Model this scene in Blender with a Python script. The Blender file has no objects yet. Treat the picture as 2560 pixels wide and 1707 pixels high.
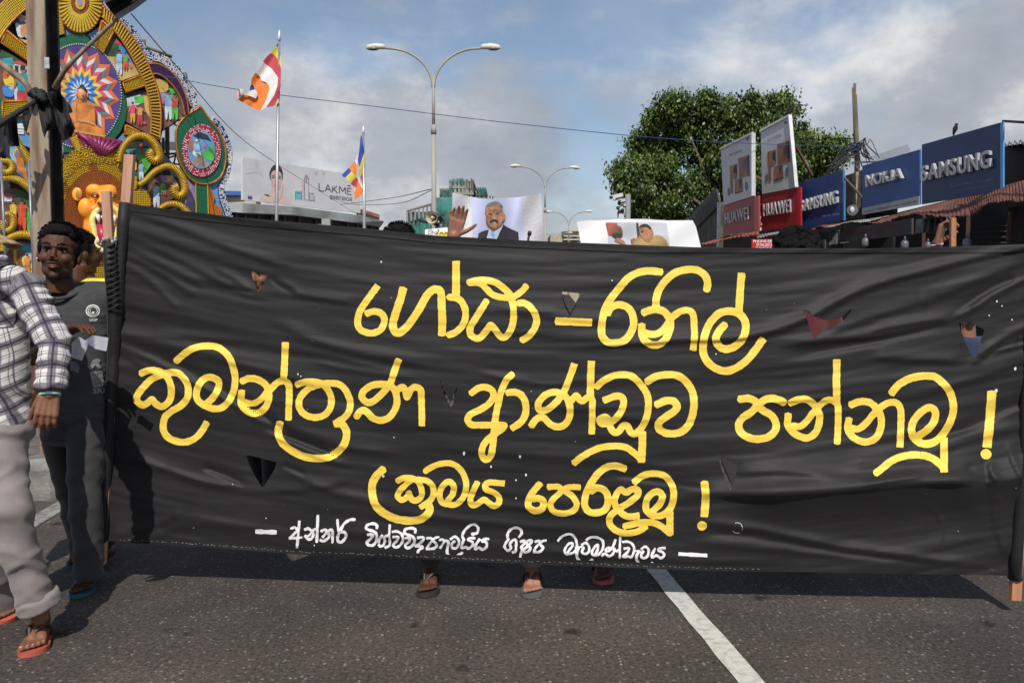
import bpy, bmesh, math, random
import numpy as np
from mathutils import Vector, Matrix, noise, Euler
# ------------------------------------------------------------------ camera
S = bpy.context.scene
COL = S.collection
FPX = 2014.0
PITCH = math.atan(102.5 / FPX)
CAM = Vector((0.0, 0.0, 1.34))
cam_data = bpy.data.cameras.new('camera')
cam = bpy.data.objects.new('camera', cam_data)
COL.objects.link(cam)
cam.location = CAM
cam.rotation_euler = (math.pi / 2 - PITCH, 0, 0)
cam_data.sensor_width = 36.0
cam_data.lens = 36.0 * FPX / 2560.0
cam_data.clip_start = 0.05
cam_data.clip_end = 3000
S.camera = cam
# ------------------------------------------------------------------ sky
SUN_EL = math.radians(45)
SUN_AZ = math.radians(180)          # sun stands behind the photographer (-Y)
world = bpy.data.worlds.new('World')
S.world = world
world.use_nodes = True
nt = world.node_tree
nt.nodes.clear()
N = nt.nodes.new
L = nt.links.new
sky = N('ShaderNodeTexSky')
sky.sky_type = 'NISHITA'
sky.sun_disc = False
sky.sun_elevation = SUN_EL
sky.sun_rotation = SUN_AZ
sky.air_density = 1.0
sky.dust_density = 0.6
bg_sky = N('ShaderNodeBackground')
bg_sky.inputs['Strength'].default_value = 0.115
L(sky.outputs[0], bg_sky.inputs['Color'])
tc = N('ShaderNodeTexCoord')
mp = N('ShaderNodeMapping')
mp.inputs['Scale'].default_value = (1.0, 1.0, 1.9)
mp.inputs['Location'].default_value = (4.4, 7.7, 0.80)
L(tc.outputs['Generated'], mp.inputs['Vector'])
n1 = N('ShaderNodeTexNoise')
n1.inputs['Scale'].default_value = 2.6
n1.inputs['Detail'].default_value = 10
n1.inputs['Roughness'].default_value = 0.56
n1.inputs['Distortion'].default_value = 0.35
L(mp.outputs[0], n1.inputs['Vector'])
n2 = N('ShaderNodeTexNoise')
n2.inputs['Scale'].default_value = 3.4
n2.inputs['Detail'].default_value = 8
n2.inputs['Roughness'].default_value = 0.6
mp2 = N('ShaderNodeMapping')
mp2.inputs['Location'].default_value = (9.9, 3.3, 6.38)
mp2.inputs['Scale'].default_value = (1, 1, 1.6)
L(tc.outputs['Generated'], mp2.inputs['Vector'])
L(mp2.outputs[0], n2.inputs['Vector'])
sep = N('ShaderNodeSeparateXYZ')
L(tc.outputs['Generated'], sep.inputs[0])
lift = N('ShaderNodeMapRange')
lift.inputs['From Min'].default_value = 0.0
lift.inputs['From Max'].default_value = 0.6
lift.inputs['To Min'].default_value = 0.13
lift.inputs['To Max'].default_value = -0.07
L(sep.outputs['Z'], lift.inputs['Value'])
addn = N('ShaderNodeMath')
addn.operation = 'ADD'
L(n1.outputs['Fac'], addn.inputs[0])
L(lift.outputs[0], addn.inputs[1])
cover = N('ShaderNodeMapRange')
cover.interpolation_type = 'SMOOTHSTEP'
cover.inputs['From Min'].default_value = 0.455
cover.inputs['From Max'].default_value = 0.62
cover.inputs['To Min'].default_value = 0.15
cover.inputs['To Max'].default_value = 0.97
L(addn.outputs[0], cover.inputs['Value'])
ccol = N('ShaderNodeValToRGB')
cr = ccol.color_ramp
cr.elements[0].position = 0.33
cr.elements[0].color = (0.34, 0.37, 0.43, 1)
cr.elements[1].position = 0.62
cr.elements[1].color = (0.82, 0.82, 0.82, 1)
e = cr.elements.new(0.50)
e.color = (0.47, 0.50, 0.55, 1)
L(n2.outputs['Fac'], ccol.inputs['Fac'])
bg_cloud = N('ShaderNodeBackground')
bg_cloud.inputs['Strength'].default_value = 1.0
L(ccol.outputs[0], bg_cloud.inputs['Color'])
mixw = N('ShaderNodeMixShader')
L(cover.outputs[0], mixw.inputs[0])
L(bg_sky.outputs[0], mixw.inputs[1])
L(bg_cloud.outputs[0], mixw.inputs[2])
wo = N('ShaderNodeOutputWorld')
L(mixw.outputs[0], wo.inputs['Surface'])
sun_data = bpy.data.lights.new('sun', 'SUN')
sun_data.energy = 4.2
sun_data.angle = math.radians(0.55)
sun_data.color = (1.0, 0.95, 0.87)
sun = bpy.data.objects.new('sun', sun_data)
COL.objects.link(sun)
sd = Vector((0.01, -math.cos(SUN_EL), math.sin(SUN_EL)))
sun.rotation_euler = sd.to_track_quat('Z', 'Y').to_euler()
S.view_settings.view_transform = 'Standard'
S.view_settings.look = 'None'
S.view_settings.exposure = -0.06
S.view_settings.gamma = 1.0
S.view_settings.use_curve_mapping = False
S.render.engine = 'CYCLES'
S.cycles.max_bounces = 6
S.cycles.use_denoising = True
# ------------------------------------------------------------------ helpers
R_ = Vector((1, 0, 0))
F_ = Vector((0, math.cos(PITCH), -math.sin(PITCH)))
U_ = Vector((0, math.sin(PITCH), math.cos(PITCH)))
def ray(x, y):
 return F_ + R_ * ((x - 1280) / FPX) + U_ * (-(y - 853.5) / FPX)
def P(x, y, depth):
 """point seen at photo pixel (x, y) at ground distance depth (world Y)"""
 d = ray(x, y)
 return CAM + d * (depth / d.y)
def onplane(x, y, p0, n):
 d = ray(x, y)
 return CAM + d * ((p0 - CAM).dot(n) / d.dot(n))
MATS = {}
def mat(name, col, rough=0.6, var=0.12, vscale=8.0, bump=0.0, bscale=60.0, metal=0.0,
  spec=0.5, col2=None, cpos=(0.35, 0.65), detail=4.0, coat=0.0, sheen=0.0, stretch=None):
 if name in MATS:
  return MATS[name]
 m = bpy.data.materials.new(name)
 m.use_nodes = True
 t = m.node_tree
 b = t.nodes['Principled BSDF']
 b.inputs['Roughness'].default_value = rough
 b.inputs['Metallic'].default_value = metal
 b.inputs['Specular IOR Level'].default_value = spec
 if coat:
  b.inputs['Coat Weight'].default_value = coat
 if sheen:
  b.inputs['Sheen Weight'].default_value = sheen
 tcn = t.nodes.new('ShaderNodeTexCoord')
 src = tcn.outputs['Object']
 if stretch:
  mpn = t.nodes.new('ShaderNodeMapping')
  mpn.inputs['Scale'].default_value = stretch
  t.links.new(src, mpn.inputs['Vector'])
  src = mpn.outputs[0]
 nz = t.nodes.new('ShaderNodeTexNoise')
 nz.inputs['Scale'].default_value = vscale
 nz.inputs['Detail'].default_value = detail
 t.links.new(src, nz.inputs['Vector'])
 rp = t.nodes.new('ShaderNodeValToRGB')
 rp.color_ramp.elements[0].position = cpos[0]
 rp.color_ramp.elements[1].position = cpos[1]
 if col2 is None:
  a = [max(0, c * (1 - var)) for c in col]
  bb = [min(1, c * (1 + var)) for c in col]
 else:
  a, bb = col, col2
 rp.color_ramp.elements[0].color = (*a, 1)
 rp.color_ramp.elements[1].color = (*bb, 1)
 t.links.new(nz.outputs['Fac'], rp.inputs['Fac'])
 t.links.new(rp.outputs[0], b.inputs['Base Color'])
 if bump:
  nb = t.nodes.new('ShaderNodeTexNoise')
  nb.inputs['Scale'].default_value = bscale
  nb.inputs['Detail'].default_value = 5
  t.links.new(src, nb.inputs['Vector'])
  bp = t.nodes.new('ShaderNodeBump')
  bp.inputs['Strength'].default_value = bump
  bp.inputs['Distance'].default_value = 0.02
  t.links.new(nb.outputs['Fac'], bp.inputs['Height'])
  t.links.new(bp.outputs[0], b.inputs['Normal'])
 MATS[name] = m
 return m
def srgb(r, g, b):
 def f(c):
  c /= 255.0
  return c / 12.92 if c <= 0.04045 else ((c + 0.055) / 1.055) ** 2.4
 return (f(r), f(g), f(b))
def tagit(o, label=None, cat=None, group=None, kind=None):
 if label:
  o['label'] = label
 if cat:
  o['category'] = cat
 if group:
  o['group'] = group
 if kind:
  o['kind'] = kind
 return o
def link(name, me, m=None, parent=None):
 o = bpy.data.objects.new(name, me)
 COL.objects.link(o)
 if m is not None:
  if isinstance(m, (list, tuple)):
   for q in m:
    me.materials.append(q)
  else:
   me.materials.append(m)
 if parent is not None:
  o.parent = parent
  o.matrix_parent_inverse = parent.matrix_world.inverted()
 return o
def empty(name, loc=(0, 0, 0), label=None, cat=None, group=None, mw=None):
 o = bpy.data.objects.new(name, None)
 COL.objects.link(o)
 o.empty_display_size = 0.1
 if mw is not None:
  o.matrix_world = mw
 else:
  o.location = loc
 if mw is None:
  o.matrix_world = Matrix.Translation(Vector(loc))
 tagit(o, label, cat, group)
 return o
class MB:
 """collects geometry (world or local coordinates) into one mesh"""
 def __init__(self):
  self.v = []
  self.f = []
  self.mi = []
 def poly(self, pts, mi=0):
  n = len(self.v)
  self.v.extend([tuple(p) for p in pts])
  self.f.append(tuple(range(n, n + len(pts))))
  self.mi.append(mi)
 def add(self, vs, fs, mi=0):
  n = len(self.v)
  self.v.extend([tuple(p) for p in vs])
  for q in fs:
   self.f.append(tuple(i + n for i in q))
   self.mi.append(mi)
 def box(self, c, s, rot=None, mi=0):
  c = Vector(c)
  vs = []
  for dz in (-.5, .5):
   for dy in (-.5, .5):
    for dx in (-.5, .5):
     p = Vector((dx * s[0], dy * s[1], dz * s[2]))
     if rot is not None:
      p = rot @ p
     vs.append(c + p)
  self.add(vs, [(0, 2, 3, 1), (4, 5, 7, 6), (0, 1, 5, 4), (2, 6, 7, 3), (0, 4, 6, 2), (1, 3, 7, 5)], mi)
 def bar(self, a, b, w, h=None, up=Vector((0, 0, 1)), mi=0):
  """square bar from a to b"""
  a, b = Vector(a), Vector(b)
  h = h or w
  d = (b - a)
  ln = d.length
  if ln < 1e-6:
   return
  d.normalize()
  if abs(d.dot(up)) > .98:
   up = Vector((0, 1, 0))
  sx = d.cross(up).normalized()
  su = sx.cross(d).normalized()
  vs = []
  for p in (a, b):
   for q in ((-1, -1), (1, -1), (1, 1), (-1, 1)):
    vs.append(p + sx * q[0] * w / 2 + su * q[1] * h / 2)
  self.add(vs, [(0, 1, 2, 3), (7, 6, 5, 4), (0, 4, 5, 1), (1, 5, 6, 2), (2, 6, 7, 3), (3, 7, 4, 0)], mi)
 def tube(self, pts, r, n=8, mi=0, caps=True):
  pts = [Vector(p) for p in pts]
  rr = r if isinstance(r, (list, tuple)) else [r] * len(pts)
  base = len(self.v)
  prev = None
  for i, p in enumerate(pts):
   if i == 0:
    d = pts[1] - pts[0]
   elif i == len(pts) - 1:
    d = pts[-1] - pts[-2]
   else:
    d = pts[i + 1] - pts[i - 1]
   if d.length < 1e-9:
    d = Vector((0, 0, 1))
   d.normalize()
   if prev is None:
    up = Vector((0, 0, 1)) if abs(d.z) < .9 else Vector((1, 0, 0))
    a = d.cross(up).normalized()
   else:
    a = (prev - d * prev.dot(d))
    if a.length < 1e-6:
     a = d.cross(Vector((0, 0, 1)))
    a.normalize()
   prev = a
   bb = d.cross(a)
   for k in range(n):
    t = 2 * math.pi * k / n
    self.v.append(tuple(p + (a * math.cos(t) + bb * math.sin(t)) * rr[i]))
  for i in range(len(pts) - 1):
   for k in range(n):
    k2 = (k + 1) % n
    self.f.append((base + i * n + k, base + i * n + k2, base + (i + 1) * n + k2, base + (i + 1) * n + k))
    self.mi.append(mi)
  if caps:
   self.f.append(tuple(base + k for k in range(n))[::-1])
   self.mi.append(mi)
   e0 = base + (len(pts) - 1) * n
   self.f.append(tuple(e0 + k for k in range(n)))
   self.mi.append(mi)
 def ball(self, c, r, seg=10, ring=6, mi=0):
  c = Vector(c)
  r = Vector(r) if not isinstance(r, (int, float)) else Vector((r, r, r))
  vs = [c + Vector((0, 0, r.z))]
  for i in range(1, ring):
   th = math.pi * i / ring
   for k in range(seg):
    ph = 2 * math.pi * k / seg
    vs.append(c + Vector((r.x * math.sin(th) * math.cos(ph), r.y * math.sin(th) * math.sin(ph), r.z * math.cos(th))))
  vs.append(c - Vector((0, 0, r.z)))
  fs = []
  for k in range(seg):
   fs.append((0, 1 + k, 1 + (k + 1) % seg))
  for i in range(ring - 2):
   for k in range(seg):
    a = 1 + i * seg + k
    b = 1 + i * seg + (k + 1) % seg
    fs.append((a, a + seg, b + seg, b))
  last = len(vs) - 1
  o = 1 + (ring - 2) * seg
  for k in range(seg):
   fs.append((last, o + (k + 1) % seg, o + k))
  self.add(vs, fs, mi)
 def slab(self, pts, off, mi=0):
  """polygon pts extruded by vector off"""
  off = Vector(off)
  a = [Vector(p) for p in pts]
  b = [p + off for p in a]
  n = len(a)
  base = len(self.v)
  self.v.extend([tuple(p) for p in a + b])
  self.f.append(tuple(base + i for i in range(n)))
  self.mi.append(mi)
  self.f.append(tuple(base + n + i for i in range(n))[::-1])
  self.mi.append(mi)
  for i in range(n):
   j = (i + 1) % n
   self.f.append((base + i, base + n + i, base + n + j, base + j))
   self.mi.append(mi)
 def mesh(self, name, smooth=False):
  me = bpy.data.meshes.new(name)
  me.from_pydata(self.v, [], self.f)
  if self.mi and max(self.mi) > 0:
   me.polygons.foreach_set('material_index', self.mi)
  if smooth:
   me.polygons.foreach_set('use_smooth', [True] * len(me.polygons))
  me.update()
  return me
 def build(self, name, m=None, parent=None, smooth=False, local=False):
  me = self.mesh(name, smooth)
  o = bpy.data.objects.new(name, me)
  COL.objects.link(o)
  if m is not None:
   for q in (m if isinstance(m, (list, tuple)) else [m]):
    me.materials.append(q)
  if parent is not None:
   o.parent = parent
   if not local:
    o.matrix_parent_inverse = parent.matrix_world.inverted()
  return o
def normals_out(o):
 bm = bmesh.new()
 bm.from_mesh(o.data)
 bmesh.ops.recalc_face_normals(bm, faces=bm.faces)
 bm.to_mesh(o.data)
 bm.free()
_tcache = {}
def text_mesh(s, extrude=0.0, bold=0.0):
 """mesh of a text with cap height 1, left edge at 0; returns (verts, faces, width)"""
 key = (s, extrude, bold)
 if key in _tcache:
  return _tcache[key]
 cu = bpy.data.curves.new('txt', 'FONT')
 cu.body = s
 cu.size = 1.0
 cu.extrude = extrude
 cu.offset = bold
 cu.resolution_u = 3
 ob = bpy.data.objects.new('txt', cu)
 COL.objects.link(ob)
 dg = bpy.context.evaluated_depsgraph_get()
 dg.update()
 me = bpy.data.meshes.new_from_object(ob.evaluated_get(dg))
 vs = [v.co.copy() for v in me.vertices]
 fs = [tuple(p.vertices) for p in me.polygons]
 bpy.data.objects.remove(ob)
 bpy.data.curves.remove(cu)
 bpy.data.meshes.remove(me)
 if vs:
  x0 = min(v.x for v in vs)
  x1 = max(v.x for v in vs)
  k = 1 / 0.70
  vs = [Vector(((v.x - x0) * k, v.y * k, v.z)) for v in vs]
  w = (x1 - x0) * k
 else:
  w = 0.3
 _tcache[key] = (vs, fs, w)
 return _tcache[key]
def catmull(pts, sub=6):
 pts = [np.array(p, float) for p in pts]
 if len(pts) < 3:
  out = []
  for i in range(len(pts) - 1):
   for k in range(sub):
    out.append(pts[i] + (pts[i + 1] - pts[i]) * k / sub)
  out.append(pts[-1])
  return out
 q = [2 * pts[0] - pts[1]] + pts + [2 * pts[-1] - pts[-2]]
 out = []
 for i in range(1, len(q) - 2):
  p0, p1, p2, p3 = q[i - 1], q[i], q[i + 1], q[i + 2]
  for k in range(sub):
   t = k / sub
   out.append(.5 * ((2 * p1) + (-p0 + p2) * t + (2 * p0 - 5 * p1 + 4 * p2 - p3) * t * t + (-p0 + 3 * p1 - 3 * p2 + p3) * t ** 3))
 out.append(pts[-1])
 return out
def stroke_field(X, Y, fld, pts, w, sub=6, wob=0.0, seed=0):
 """min-combine the signed distance of a brush stroke (flat ends) into fld"""
 cp = catmull(pts, sub)
 x0, y0 = X[0, 0], Y[0, 0]
 st = X[0, 1] - X[0, 0]
 rnd = random.Random(seed)
 n = len(cp) - 1
 for i in range(n):
  a, b = cp[i], cp[i + 1]
  hw = w / 2 * (1 + wob * math.sin(i * 0.9 + seed * 1.7) + wob * .6 * math.sin(i * 2.1 + seed))
  m = hw + 6
  i0 = max(0, int((min(a[0], b[0]) - m - x0) / st))
  i1 = min(X.shape[1], int((max(a[0], b[0]) + m - x0) / st) + 2)
  j0 = max(0, int((min(a[1], b[1]) - m - y0) / st))
  j1 = min(X.shape[0], int((max(a[1], b[1]) + m - y0) / st) + 2)
  if i1 <= i0 or j1 <= j0:
   continue
  xx = X[j0:j1, i0:i1] - a[0]
  yy = Y[j0:j1, i0:i1] - a[1]
  d = b - a
  ln = math.hypot(*d) + 1e-9
  t = (xx * d[0] + yy * d[1]) / ln
  pr = np.abs(xx * d[1] - yy * d[0]) / ln
  tc_ = np.clip(t, 0, ln)
  dist = np.hypot(t - tc_, pr) - hw
  if i == 0:
   flat = np.maximum(pr - hw, -t - hw * .25)
   dist = np.where(t < 0, np.maximum(flat, dist), dist)
  if i == n - 1:
   flat = np.maximum(pr - hw, t - ln - hw * .25)
   dist = np.where(t > ln, np.maximum(flat, dist), dist)
  fld[j0:j1, i0:i1] = np.minimum(fld[j0:j1, i0:i1], dist)
def poly_sdf(X, Y, poly):
 """signed distance to polygon, negative inside"""
 d = np.full(X.shape, 1e9)
 inside = np.zeros(X.shape, bool)
 n = len(poly)
 for i in range(n):
  ax, ay = poly[i]
  bx, by = poly[(i + 1) % n]
  ex, ey = bx - ax, by - ay
  wx, wy = X - ax, Y - ay
  t = np.clip((wx * ex + wy * ey) / (ex * ex + ey * ey + 1e-12), 0, 1)
  d = np.minimum(d, np.hypot(wx - t * ex, wy - t * ey))
  c = ((ay <= Y) & (by > Y)) | ((by <= Y) & (ay > Y))
  with np.errstate(divide='ignore', invalid='ignore'):
   xi = ax + (Y - ay) * ex / (ey if abs(ey) > 1e-12 else 1e-12)
  inside ^= (c & (X < xi))
 return np.where(inside, -d, d)
def march(X, Y, f):
 """polygons of the region f<0 on a regular grid: returns px verts, faces"""
 H, W = f.shape
 f = np.where(np.abs(f) < 1e-4, 1e-4, f)
 ins = f < 0
 any_ = ins[:-1, :-1] | ins[1:, :-1] | ins[:-1, 1:] | ins[1:, 1:]
 js, is_ = np.nonzero(any_)
 vid = {}
 vs = []
 fs = []
 def gv(j, i):
  k = (0, j, i)
  r = vid.get(k)
  if r is None:
   r = vid[k] = len(vs)
   vs.append((X[j, i], Y[j, i]))
  return r
 def ev(j, i, j2, i2):
  if (j2, i2) < (j, i):
   j, i, j2, i2 = j2, i2, j, i
  k = (1, j, i, j2, i2)
  r = vid.get(k)
  if r is None:
   a, b = f[j, i], f[j2, i2]
   t = a / (a - b)
   t = min(.98, max(.02, t))
   r = vid[k] = len(vs)
   vs.append((X[j, i] + (X[j2, i2] - X[j, i]) * t, Y[j, i] + (Y[j2, i2] - Y[j, i]) * t))
  return r
 for j, i in zip(js.tolist(), is_.tolist()):
  cs = ((j, i), (j, i + 1), (j + 1, i + 1), (j + 1, i))
  out = []
  for k in range(4):
   a, b = cs[k], cs[(k + 1) % 4]
   ia, ib = ins[a], ins[b]
   if ia:
    out.append(gv(*a))
   if ia != ib:
    out.append(ev(a[0], a[1], b[0], b[1]))
  if len(out) >= 3:
   fs.append(tuple(out[::-1]))
 return vs, fs
def grid(x0, y0, x1, y1, st):
 return np.meshgrid(np.arange(x0, x1 + st, st, dtype=float), np.arange(y0, y1 + st, st, dtype=float))
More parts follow.
